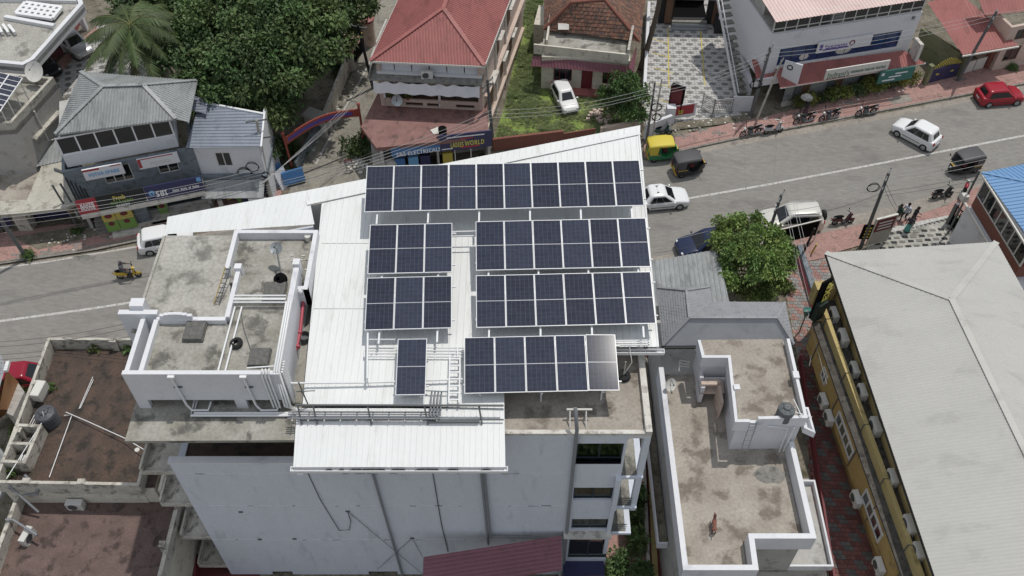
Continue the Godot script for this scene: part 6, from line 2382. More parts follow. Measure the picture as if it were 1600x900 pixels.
	for q in [[0.9, "bushy green pot plant at the left end of the balcony"], [2.1, "small pot plant in the middle of the balcony wall"]]:
		var pt := thing("pot_plant", q[1], "plant", xf * V(q[0], 4.3, -0.05), 0, "balcony plants")
		m = Mb.new()
		m.lathe([Vector2(0, 0), Vector2(0.14, 0), Vector2(0.18, 0.25), Vector2(0, 0.22)], Transform3D.IDENTITY, 12)
		obj("pot", m, "brick", pt)
		leafy(pt, "foliage", V(0, 0.45, 0), V(0.35, 0.3, 0.3), 60, 0.12, Color(0.09, 0.16, 0.03), 3)

func build_tiled_house() -> void:
	var t := thing("tiled_cottage", "old cream cottage with weathered brown clay tile roof and red awning", "house")
	var a := V(2.4, 0, -63.09)
	var b := V(9.5, 0, -62.5)
	var xf := wall(a, b)
	var m := Mb.new()
	holed(m, xf, Rect2(0, 0, 7.1, 3.2), [Rect2(1.0, 0.9, 1.5, 1.3), Rect2(3.3, 0, 0.9, 2.1), Rect2(5.0, 0.8, 0.9, 1.3)], 0.2)
	m.span(V(0, 0, -7), V(0.2, 3.2, -0.2), xf)
	m.span(V(6.9, 0, -7), V(7.1, 3.2, -0.2), xf)
	obj("wall", m, "wall_cream", t)
	for q in [[Rect2(1.0, 0.9, 1.5, 1.3), 3], [Rect2(5.0, 0.8, 0.9, 1.3), 2]]:
		window(t, xf, q[0], q[1], -0.1, "maroon", "glass_dark", 0.07)
	m = Mb.new()
	m.span(V(3.3, 0, -0.15), V(4.2, 2.1, -0.1), xf)
	obj("door", m, "maroon", t)
	m = Mb.new()
	m.span(V(2.6, 0, 0), V(4.8, 0.25, 0.9), xf)
	obj("door_step", m, "sheet_red", t)
	m = Mb.new()
	m.prism([Vector2(1.81, -64.1), Vector2(9.36, -62.58), Vector2(9.97, -65.66), Vector2(2.96, -66.72), Vector2(2.71, -64.79)], 3.3, 3.5)
	obj("flat_roof", m, "concrete", t)
	m = Mb.new()
	m.bar(V(1.76, 3.55, -63.66), V(9.29, 3.55, -62.31), 0.14, 0.9)
	m.bar(V(2.8, 3.6, -64.1), V(3.18, 3.9, -67.18), 0.16, 1.0)
	obj("parapet", m, "wall_cream", t)
	m = Mb.new()
	m.bar(V(9.23, 3.7, -62.44), V(9.77, 4.1, -65.13), 0.18, 1.4)
	obj("end_wall", m, "wall_dirty", t)
	m = Mb.new()
	m.ribbed([V(1.71, 3.05, -63.41), V(9.37, 3.05, -62.07), V(9.77, 2.4, -61.77), V(1.51, 2.4, -62.93)], V(0.0, 0, 1), 0.25, 0.03)
	obj("awning", m, "sheet_maroon", t)
	m = Mb.new()
	m.ribbed([V(9.37, 3.05, -62.07), V(10.14, 3.4, -64.38), V(10.09, 3, -63.9), V(9.77, 2.4, -61.77)], V(0, -1, 0.4), 0.25, 0.03)
	obj("awning_end", m, "sheet_maroon", t)
	# clay tiles in courses
	var e := 3.9
	var A: Vector3 = V(2.62, 3.9, -65.76)
	var B: Vector3 = V(10.33, 3.9, -64.11)
	var C: Vector3 = V(11.48, 3.9, -69.95) + V(0.6, 0, -5)
	var D: Vector3 = V(3.14, 3.9, -69.95) + V(-0.2, 0, -5)
	var R1: Vector3 = V(4.74, 6, -66.4)
	var R2: Vector3 = V(7.49, 6, -66.76)
	var tones := [Color(0.17, 0.085, 0.06), Color(0.12, 0.065, 0.05), Color(0.21, 0.11, 0.075), Color(0.085, 0.06, 0.05)]
	for f in [[A, B, R2, R1], [B, C, R2], [D, A, R1], [C, D, R1, R2]]:
		m = Mb.new()
		clay(m, f, tones)
		var o := obj("clay_tiles", m, "old_tile", t)
		o.set_meta("kind", "stuff")
	m = Mb.new()
	for q in [[A, R1], [B, R2], [R1, R2]]:
		m.tube([q[0] + V(0, 0.03, 0), q[1] + V(0, 0.05, 0)], 0.13, 8)
	obj("ridge_tiles", m, "brick", t)
	m = Mb.new()
	m.sheet([V(3.75, 4.5, -65.78), V(4.63, 4.5, -65.69), V(4.63, 4.2, -65.33), V(3.74, 4.2, -65.33)], 0.03)
	obj("white_patch", m, "off_white", t)
	m = Mb.new()
	m.prism([Vector2(1.84, -68.34), Vector2(2.97, -68.16), Vector2(3.21, -71.15), Vector2(2.32, -71.15)], 0, 2.6)
	obj("side_room", m, "wall_cream", t)

func clay(m: Mb, f: Array, tones: Array) -> void:
	var before := m.c.size()
	m.painted = true
	var faces := Mb.new()
	shingles(faces, f, 0.3, 0.24)
	m.v = faces.v
	m.n = faces.n
	m.uv = faces.uv
	m.c = faces.c
	var last := Vector3.INF
	var col: Color = tones[0]
	for i in range(0, m.v.size(), 3):
		var cell := (m.v[i] + m.v[i + 1] + m.v[i + 2]) / 3.0
		if cell.distance_to(last) > 0.12:
			col = tones[rng.randi() % 4] * rng.randf_range(0.85, 1.15)
		last = cell
		for k in 3:
			m.c[i + k] = col

func build_gym() -> void:
	var t := thing("gym_building", "gym front with big white sign and dark entrance steps", "building")
	var A := V(13.0, 0, -72.2)
	var B := V(20.0, 0, -72.0)
	var xf := wall(A, B)
	var m := Mb.new()
	holed(m, xf, Rect2(0, 0, 6.6, 5.0), [Rect2(1.3, 0.5, 2.9, 2.6)], 0.3)
	obj("front_wall", m, "dark", t)
	m = Mb.new()
	m.span(V(1.2, 0.4, -2.6), V(4.3, 3.2, -2.5), xf)
	m.span(V(1.2, 0.4, -2.5), V(4.3, 0.5, -0.3), xf)
	obj("entrance", m, "black", t)
	for k in 3:
		m = Mb.new()
		m.span(V(1.2, 0, 0), V(4.3, 0.45 - k * 0.15, 0.35 + k * 0.35), xf)
		obj("step", m, "steel" if k else "concrete_grey", t)
	for x in [0.5, 4.7]:
		m = Mb.new()
		m.span(V(x, 0.3, 0), V(x + 0.6, 3.0, 0.35), xf)
		obj("poster_pillar", m, "wood", t)
	m = Mb.new()
	m.span(V(-0.6, 2.95, 0.5), V(6.2, 5.2, 0.7), xf)
	obj("sign_board", m, "sign_white", t)
	var bx := Transform3D(xf.basis, xf * V(0, 2.95, 0.7))
	words(t, "CLUB", bx, V(2.9, 0.75, 0.0), 0.75, "text_dark", 2.2)
	words(t, "19", bx, V(4.7, 0.75, 0.0), 0.75, "text_red", 0.9)
	words(t, "FITNESS CENTER", bx, V(3.6, 0.3, 0.0), 0.24, "text_dark", 2.6)
	m = Mb.new()
	m.prism([Vector2(0, 0.35), Vector2(0.4, 0.0), Vector2(0, -0.5), Vector2(-0.4, 0.0)], 0, 0.02)
	var em := obj("emblem", m, "text_red", t)
	em.transform = bx * Transform3D(Basis(Vector3.RIGHT, Vector3.BACK, Vector3.DOWN), V(0.9, 0.85, 0.0))
	m = Mb.new()
	m.span(V(4.9, 0, 0.4), V(6.4, 1.4, 1.4), xf)
	solo("dark_counter", m, "dark", "dark counter box right of the gym steps", "counter")
	# walls round the forecourt
	m = Mb.new()
	m.bar(V(12.23, 0.7, -73.6), V(10.72, 0.7, -61.23), 0.25, 1.4)
	solo("yard_wall", m, "wall_white", "white wall between the cottage and the patterned forecourt", "wall")
	m = Mb.new()
	m.bar(V(19.65, 0.8, -74.65), V(19.44, 0.8, -69.81), 0.25, 1.6)
	m.bar(V(19.48, 0.7, -69.95), V(19.47, 0.7, -64.57), 0.3, 1.4)
	m.bar(V(19.51, 0.6, -64.7), V(19.54, 0.6, -62.17), 0.3, 1.2)
	solo("yard_wall", m, "wall_white", "white wall along the right side of the patterned forecourt", "wall")
	m = Mb.new()
	m.bar(V(10.42, 0.75, -56.78), V(12.55, 0.75, -57.92), 0.25, 1.5)
	m.span(V(12.53, 0, -58.73) + V(-0.3, 0, -0.3), V(12.53, 0, -58.73) + V(0.4, 1.7, 0.3))
	solo("street_wall", m, "wall_white", "white street wall with end pillar behind the yellow auto", "wall")
	m = Mb.new()
	m.span(V(17.77, 0, -59.83) + V(0, 0, -0.4), V(19.33, 0, -60.15) + V(0, 1.5, 0.0))
	solo("gate_pillar", m, "wall_white", "broad white gate pillar right of the folding grille", "pillar")
	for q in [[V(15.37, 0, -60.47), V(16.2, 0, -59.67)], [V(16.2, 0, -59.67), V(17.72, 0, -59.83)]]:
		var g := thing("grille_gate", "%s leaf of the silver grille gate on the forecourt" % ("left" if q[0].x < 15.8 else "right"), "gate", Vector3.ZERO, 0.0, "leaves of the grille gate")
		var gx := wall(q[0], q[1])
		var gl: float = q[0].distance_to(q[1])
		m = Mb.new()
		for y in [0.1, 1.5]:
			m.span(V(0, y, -0.03), V(gl, y + 0.08, 0.03), gx)
		m.span(V(0, 0.1, -0.03), V(0.08, 1.58, 0.03), gx)
		m.span(V(gl - 0.08, 0.1, -0.03), V(gl, 1.58, 0.03), gx)
		obj("frame", m, "steel", g)
		m = Mb.new()
		for k in 9:
			for j in 7:
				m.span(V(0.1 + (gl - 0.2) * (k + 0.15) / 9.0, 0.22 + j * 0.18, -0.012), V(0.1 + (gl - 0.2) * (k + 0.75) / 9.0, 0.34 + j * 0.18, 0.012), gx)
		var gr := obj("grille", m, "steel", g)
		gr.set_meta("kind", "stuff")
	var p := thing("sign_pylon", "black framed pylon sign with dark red picture on the forecourt edge", "sign", V(13.01, 0, -59.35), -0.5)
	m = Mb.new()
	m.box(V(0, 2.0, 0), V(1.1, 2.4, 0.35))
	obj("case", m, "black", p)
	m = Mb.new()
	m.box(V(0, 2.1, 0.18), V(0.9, 2.0, 0.02))
	obj("picture", m, "maroon", p)
	m = Mb.new()
	m.box(V(0, 0.4, 0), V(0.2, 0.8, 0.2))
	obj("stem", m, "tank_grey", p)
	var bn := thing("red_banner", "red and white banner on a frame at the forecourt entrance", "banner")
	var wx := wall(V(12.85, 0, -58.88), V(14.86, 0, -59.35))
	m = Mb.new()
	m.span(V(0, 0.3, -0.02), V(1.9, 1.6, 0.02), wx)
	obj("cloth", m, "sign_white", bn)
	m = Mb.new()
	m.span(V(0.1, 0.6, 0.02), V(1.7, 1.5, 0.035), wx)
	obj("red_print", m, "sign_red", bn)
	m = Mb.new()
	m.span(V(0.4, 0.7, 0.035), V(0.8, 1.1, 0.045), wx)
	obj("yellow_print", m, "yellow", bn)
	m = Mb.new()
	m.prism([Vector2(19.38, -70.35), Vector2(20.67, -70.16), Vector2(20.13, -66.86), Vector2(19.17, -66.86)], 2.0, 2.5)
	var tp := solo("blue_tarpaulin", m, "sign_blue", "blue tarpaulin over a shed right of the forecourt", "tarpaulin")
	m = Mb.new()
	m.prism([Vector2(20.4, -73.65), Vector2(21.64, -73.46), Vector2(21.09, -69.07), Vector2(20.09, -69.07)], 0, 2.0)
	solo("dark_shed", m, "dark", "dark shed under the blue tarpaulin", "shed")

func build_pink_roof_block() -> void:
	var t := thing("pink_roof_building", "white building with pale pink sheet roof and long blue glass band", "building")
	var top := 8.2
	var A: Vector3 = V(19.91, 8.2, -61.08)
	var B: Vector3 = V(32.21, 8.2, -64.11)
	A.y = 0
	B.y = 0
	var xf := wall(A, B)
	var L := A.distance_to(B)
	var m := Mb.new()
	m.ribbed([xf * V(-0.3, 8.2, 0.5), xf * V(L + 0.3, 8.2, 0.5), xf * V(L + 0.3, 8.9, -9), xf * V(-0.3, 8.9, -9)], xf.basis.z, 0.28, 0.035)
	obj("roof", m, "sheet_pink", t)
	m = Mb.new()
	holed(m, xf, Rect2(0, 2.2, L, 4.5), [Rect2(1.0, 3.6, L - 2.2, 1.6), Rect2(L - 0.8, 6.0, 0.35, 0.4)], 0.25)
	m.span(V(0, 2.2, -9), V(0.25, 6.7, -0.25), xf)
	m.span(V(L - 0.25, 0, -9), V(L, 8.1, -0.25), xf)
	obj("wall", m, "wall_white", t)
	m = Mb.new()
	m.span(V(0.1, 6.7, -9), V(L - 0.1, 6.72, -0.3), xf)
	m.span(V(0.3, 6.7, -8.5), V(L - 0.3, 8.2, -2.5), xf)
	obj("room", m, "wall_grey", t)
	window(t, xf, Rect2(0.0, 6.7, L, 1.55), 13, -0.15, "window_frame_white", "glass_dark", 0.08)
	m = Mb.new()
	m.span(V(0, 7.05, -0.16), V(L, 7.12, -0.1), xf)
	obj("transom", m, "window_frame_white", t)
	window(t, xf, Rect2(1.0, 3.6, L - 2.2, 1.6), 9, -0.12, "sign_navy", "glass_blue", 0.05)
	m = Mb.new()
	for q in [V(3.3, 4.0, -0.1), V(6.7, 4.0, -0.1)]:
		m.ball(q, V(0.45 if q.x < 5 else 0.75, 0.3, 0.02), xf, 7, 4)
	obj("torn_film", m, "off_white", t)
	var s := thing("shop_banner", "pale banner with purple letters across the blue glass", "sign")
	var bx := Transform3D(xf.basis, xf * V(L * 0.33, 4.35, 0.1))
	m = Mb.new()
	m.box(V(2.3, 0.5, 0), V(4.7, 1.05, 0.06), bx)
	obj("board", m, "sign_white", s)
	words(s, "Samarpana", bx, V(1.6, 0.4, 0.04), 0.45, "text_purple", 1.9)
	m = Mb.new()
	m.box(V(1.6, 0.2, 0.035), V(2.2, 0.1, 0.02), bx)
	m.box(V(0.3, 0.5, 0.035), V(0.25, 0.5, 0.02), bx)
	obj("print", m, "text_purple", s)
	m = Mb.new()
	m.lathe([Vector2(0.16, 0), Vector2(0.25, 0), Vector2(0.25, 0.02), Vector2(0.16, 0.02)], bx * Transform3D(Basis(Vector3.RIGHT, Vector3.BACK, Vector3.DOWN), V(2.95, 0.5, 0.03)), 16)
	obj("emblem", m, "maroon", s)
	# red canopy over the pavement side
	m = Mb.new()
	m.ribbed([V(20.81, 3.4, -61.44), V(31.68, 3.4, -63.61), V(33.41, 2.7, -62.86), V(21.1, 2.7, -59.69)], xf.basis.z, 0.25, 0.03)
	obj("canopy", m, "sheet_red", t)
	m = Mb.new()
	m.ribbed([V(19.15, 3.4, -62.51), V(20.96, 3.4, -62.02), V(21.21, 2.8, -61), V(19.38, 2.8, -60.36)], xf.basis.z, 0.25, 0.03)
	obj("side_canopy", m, "sheet_red", t)
	m = Mb.new()
	m.bar(V(21.11, 2.66, -59.74), V(33.44, 2.66, -62.92), 0.08, 0.1)
	obj("gutter", m, "off_white", t)
	# corrugated fence under the canopy
	var fx := wall(V(21.94, 0, -60.79), V(30.03, 0, -63.6))
	var fl := 9.3
	var f := thing("sheet_fence", "grey ribbed sheet fence under the red canopy", "fence")
	for k in 12:
		m = Mb.new()
		var x0 := fl * k / 12.0
		for j in 4:
			m.span(V(x0 + j * fl / 48.0, 0.4, 0.02 if j % 2 else 0.0), V(x0 + (j + 1) * fl / 48.0 - 0.005, 2.3, 0.05 if j % 2 else 0.03), fx)
		obj("sheet", m, ["sheet_grey", "tank_grey", "wood", "sheet_grey"][k % 4], f)
	m = Mb.new()
	m.span(V(0, 0, -0.05), V(fl, 0.42, 0.12), fx)
	obj("base", m, "wall_grimy", f)
	m = Mb.new()
	m.span(V(0.2, 0, -4), V(fl + 4.5, 2.6, -3.5), fx)
	obj("back_wall", m, "wall_grey", f)
	s = thing("shop_sign", "long cream sign with green script standing on the red canopy", "sign")
	bx = Transform3D(xf.basis, V(24.7, 2.9, -60.55))
	m = Mb.new()
	m.box(V(2.7, 0.45, 0), V(5.5, 0.9, 0.1), bx)
	obj("board", m, "off_white", s)
	words(s, "Indrani's", bx, V(1.1, 0.28, 0.06), 0.55, "text_green", 1.9, "Droid Serif", false)
	words(s, "FASHION TAILOR TEXTILE", bx, V(3.7, 0.35, 0.06), 0.22, "text_green", 3.0)
	s = thing("shop_sign", "teal sign with pale lines of letters at the right end of the fence", "sign")
	bx = Transform3D(xf.basis, V(29.45, 1.7, -61.52))
	m = Mb.new()
	m.box(V(1.5, 0.6, 0), V(3.1, 1.2, 0.08), bx)
	obj("board", m, "sign_green", s)
	m = Mb.new()
	for k in 3:
		m.box(V(0.9 + k * 0.5, 0.25 + k * 0.28, 0.045), V(1.1, 0.12, 0.02), bx)
	m.box(V(0.25, 0.9, 0.045), V(0.25, 0.25, 0.02), bx)
	obj("print", m, "sign_white", s)
	m = Mb.new()
	m.box(V(0, 0.9, 0), V(0.3, 1.6, 1.0), Transform3D(xf.basis, V(32.4, 2.9, -63.19)))
	solo("side_sign_box", m, "wall_grimy", "dirty grey sign box standing at the right end of the red canopy", "sign")
	s = thing("hanging_sign", "pale sign with a dark ring jutting out by the street pole", "sign", Vector3.ZERO)
	bx = Transform3D(xf.basis.rotated(Vector3.UP, -0.7), V(21.92, 2.6, -60.45))
	m = Mb.new()
	m.box(V(0, 1.0, 0), V(1.4, 2.0, 0.12), bx)
	obj("board", m, "sign_white", s)
	m = Mb.new()
	m.lathe([Vector2(0.16, 0), Vector2(0.24, 0), Vector2(0.24, 0.03), Vector2(0.16, 0.03)], bx * Transform3D(Basis(Vector3.RIGHT, Vector3.BACK, Vector3.DOWN), V(-0.2, 1.5, 0.06)), 16)
	obj("ring", m, "text_dark", s)
	m = Mb.new()
	m.box(V(0, 0.4, 0), V(2.2, 0.7, 0.1), Transform3D(xf.basis, V(20.32, 2.2, -60.72)))
	solo("name_board", m, "sign_white", "low pale board hung under the left end of the red canopy", "sign")
	# outside stair
	var st := thing("outside_stair", "grey open stair climbing along the left wall of the pink-roofed building", "stairs")
	for k in 14:
		m = Mb.new()
		m.box(V(-0.9, 0.2 + k * 0.4, -0.6 - k * 0.5), V(0.9, 0.12, 0.5), xf)
		obj("step", m, "concrete_grey", st)
	m = Mb.new()
	m.bar(xf * V(-1.4, 1.0, -0.6), xf * V(-1.4, 6.6, -7.4), 0.06)
	m.bar(xf * V(-1.4, 0.1, -0.6), xf * V(-1.4, 5.6, -7.4), 0.08, 0.3)
	obj("stringer", m, "wall_white", st)
	# gates and houses at the far right
	var g := thing("purple_gate", "arched dark purple gate with gold trim between green posts", "gate")
	var gx := wall(V(34.58, 0, -63.6), V(37.26, 0, -64.54))
	var gl := 2.9
	for k in 2:
		m = Mb.new()
		m.span(V(0.05 + k * gl / 2, 0.15, -0.03), V(gl / 2 - 0.05 + k * gl / 2, 1.5, 0.03), gx)
		obj("leaf", m, "sign_navy", g)
		m = Mb.new()
		for j in 8:
			var s2 := (k * 8 + j + 0.5) / 16.0
			m.box(V(s2 * gl, 1.5 + 0.5 * sin(s2 * PI), 0), V(0.05, 0.16 + 0.5 * sin(s2 * PI), 0.05), gx)
		m.box(V(gl * (0.25 + k * 0.5), 0.9, 0.04), V(0.3, 0.15, 0.02), gx)
		obj("gold_trim", m, "yellow", g)
	for x in [-0.35, gl + 0.1]:
		m = Mb.new()
		m.span(V(x, 0, -0.25), V(x + 0.35, 2.0, 0.15), gx)
		obj("gate_post", m, "wall_green", g)
	m = Mb.new()
	m.bar(V(34.73, 1.2, -68.14), V(36.95, 1.2, -64.77), 0.3, 2.4)
	solo("mossy_wall", m, "wall_green", "long mossy green wall behind the purple gate", "wall")
	var h := thing("red_sheet_house", "pinkish house with red ribbed sheet roofs at the top right", "house")
	m = Mb.new()
	m.ribbed([V(34.97, 4, -69.42), V(36.51, 3, -63.56), V(41.46, 3, -64.84), V(39.62, 3.6, -68.17), V(37.95, 4.2, -70.43)], V(0.15, 0, 1), 0.3, 0.06, true)
	obj("roof_face", m, "sheet_red", h)
	m = Mb.new()
	m.ribbed([V(38.1, 5.6, -68.1), V(38.54, 4.8, -66.4), V(44.14, 4.8, -67.3), V(44.48, 5.6, -69.21)], V(0.1, 0, 1), 0.3, 0.06, true)
	obj("roof_face", m, "sheet_red", h)
	m = Mb.new()
	m.bar(V(36.5, 2.95, -63.46), V(41.5, 2.95, -64.74), 0.1, 0.12)
	obj("gutter", m, "off_white", h)
	var wx := wall(V(40.53, 0, -65.31), V(47.32, 0, -67.25))
	m = Mb.new()
	holed(m, wx, Rect2(0, 0, 7, 4.4), [Rect2(0.6, 0.9, 1.4, 1.4), Rect2(3.0, 0.9, 1.2, 1.5), Rect2(0.8, 3.0, 1.5, 1.0)], 0.25)
	m.span(V(0, 0, -4), V(0.25, 4.4, -0.25), wx)
	obj("wall", m, "wall_pink", h)
	for q in [Rect2(0.6, 0.9, 1.4, 1.4), Rect2(3.0, 0.9, 1.2, 1.5), Rect2(0.8, 3.0, 1.5, 1.0)]:
		window(h, wx, q, 2, -0.1, "wood", "glass_dark", 0.07)
	var y := thing("white_gate", "white two-leaf gate left of a red brick pillar", "gate")
	var yx := wall(V(37.77, 0, -64.79), V(40.32, 0, -65.84))
	for k in 2:
		m = Mb.new()
		m.span(V(0.1 + k * 1.15, 0.15, -0.03), V(1.15 + k * 1.15, 1.3, 0.03), yx)
		obj("leaf", m, "off_white", y)
	m = Mb.new()
	m.span(V(2.45, 0, -0.3), V(3.0, 1.7, 0.2), yx)
	m.span(V(2.38, 1.7, -0.36), V(3.08, 1.85, 0.26), yx)
	obj("pillar", m, "brick", y)
	m = Mb.new()
	m.span(V(3.0, 0, -0.1), V(9, 0.9, 0.1), yx)
	obj("low_wall", m, "wall_pink", y)

# clump of leaves: small pointed faces set round a twig
func leaf_clump(n: int, size: float, long: float, sd: int) -> Mb:
	var r := RandomNumberGenerator.new()
	r.seed = sd
	var m := Mb.new().paint(Color.WHITE)
	for k in n:
		var d := V(r.randfn(), r.randfn() * 0.6 + 0.25, r.randfn()).normalized()
		var s := d.cross(V(r.randfn(), r.randfn(), r.randfn())).normalized()
		var o := d * size * r.randf_range(0.1, 0.9)
		var l := size * long * r.randf_range(0.7, 1.2)
		var w := l * 0.3
		var up := d.cross(s) * w * 0.4
		var shade := r.randf_range(0.75, 1.2)
		m.paint(Color(shade, shade, shade))
		var tip := o + d * l - V(0, l * 0.25, 0)
		var mid := o + d * l * 0.5
		m.tri(o, mid + s * w + up, tip)
		m.tri(o, tip, mid - s * w + up)
	return m

# crown of many clumps in a MultiMesh, gathered in blobs
func crown(parent: Node, called: String, blobs: Array, density: float, mesh: Mesh, tint: Color, sd: int, spread := 0.3, smin := 0.7, smax := 1.3) -> void:
	var r := RandomNumberGenerator.new()
	r.seed = sd
	var xs := []
	var parts := []
	for b in blobs:
		var q0: Vector3 = b[1]
		if q0.x < 0.9:
			parts.append(b)
			continue
		parts.append([b[0], q0 * 0.6])
		for k in 15:
			var d0 := V(r.randfn(), absf(r.randfn()) * 0.9 - 0.25, r.randfn()).normalized()
			var z0 := r.randf_range(0.2, 0.46)
			parts.append([b[0] + d0 * q0 * r.randf_range(0.7, 1.2), V(q0.x, q0.y * 0.85, q0.z) * z0])
	for b in parts:
		var c: Vector3 = b[0]
		var q: Vector3 = b[1]
		var count := int(density * (0.8 if q.x > 0.6 else 1.0) * (q.x * q.y + q.y * q.z + q.x * q.z) * 4.0)
		var tone := r.randf_range(0.65, 1.4)
		var warm := r.randf_range(-0.15, 0.15)
		for k in count:
			var d := V(r.randfn(), r.randfn(), r.randfn()).normalized()
			if d.y < -0.5 and r.randf() < 0.6:
				d.y = -d.y
			var lump := 1.0 + 0.16 * sin(d.x * 7.0 + c.x) * cos(d.z * 6.0 + c.z) + 0.1 * sin(d.y * 9.0 + c.y)
			var rad := lump * (1.0 - absf(r.randfn()) * spread)
			var p := c + d * q * maxf(rad, 0.15)
			var z := r.randf_range(smin, smax)
			var bs := Basis(Vector3.UP, r.randf() * TAU).rotated(Vector3.RIGHT, r.randf_range(-0.5, 0.5)).scaled(Vector3.ONE * z)
			var j := r.randf_range(0.8, 1.2) * tone
			xs.append([Transform3D(bs, p), Color(tint.r * j * (1.0 + warm), tint.g * j, tint.b * j)])
	var mm := MultiMesh.new()
	mm.transform_format = MultiMesh.TRANSFORM_3D
	mm.use_colors = true
	mm.mesh = mesh
	mm.instance_count = xs.size()
	for k in xs.size():
		mm.set_instance_transform(k, xs[k][0])
		mm.set_instance_color(k, xs[k][1])
	var o := MultiMeshInstance3D.new()
	o.name = called
	o.multimesh = mm
	o.material_override = M.leaf
	o.set_meta("kind", "stuff")
	parent.add_child(o, true)

func leafy(parent: Node, called: String, at: Vector3, size: Vector3, n: int, leaf: float, tint: Color, sd: int) -> void:
	var cl := leaf_clump(8, leaf, 1.0, sd).mesh()
	var a := size.x * size.y + size.y * size.z + size.x * size.z
	crown(parent, called, [[at, size]], n / (a * 4.0), cl, tint, sd, 0.35)

func tree(label: String, foot: Vector3, high: float, blobs: Array, dens: float, mesh: Mesh, tint: Color, sd: int, group := "", spread := 0.3) -> Node3D:
	var t := thing("tree", label, "tree", Vector3.ZERO, 0.0, group)
	var m := Mb.new()
	var top := foot + V(0.2, high, 0.1)
	m.tube([foot, foot.lerp(top, 0.4) + V(0.1, 0, 0), top], [high * 0.045, high * 0.035, high * 0.02], 10)
	obj("trunk", m, "bark", t)
	m = Mb.new()
	for b in blobs:
		var f := foot.lerp(top, 0.55)
		m.tube([f, f.lerp(b[0], 0.5) + V(0, 0.2, 0), b[0]], [high * 0.02, high * 0.014, 0.03], 7)
	obj("limbs", m, "bark", t)
	crown(t, "crown", blobs, dens, mesh, tint, sd, spread)
	return t

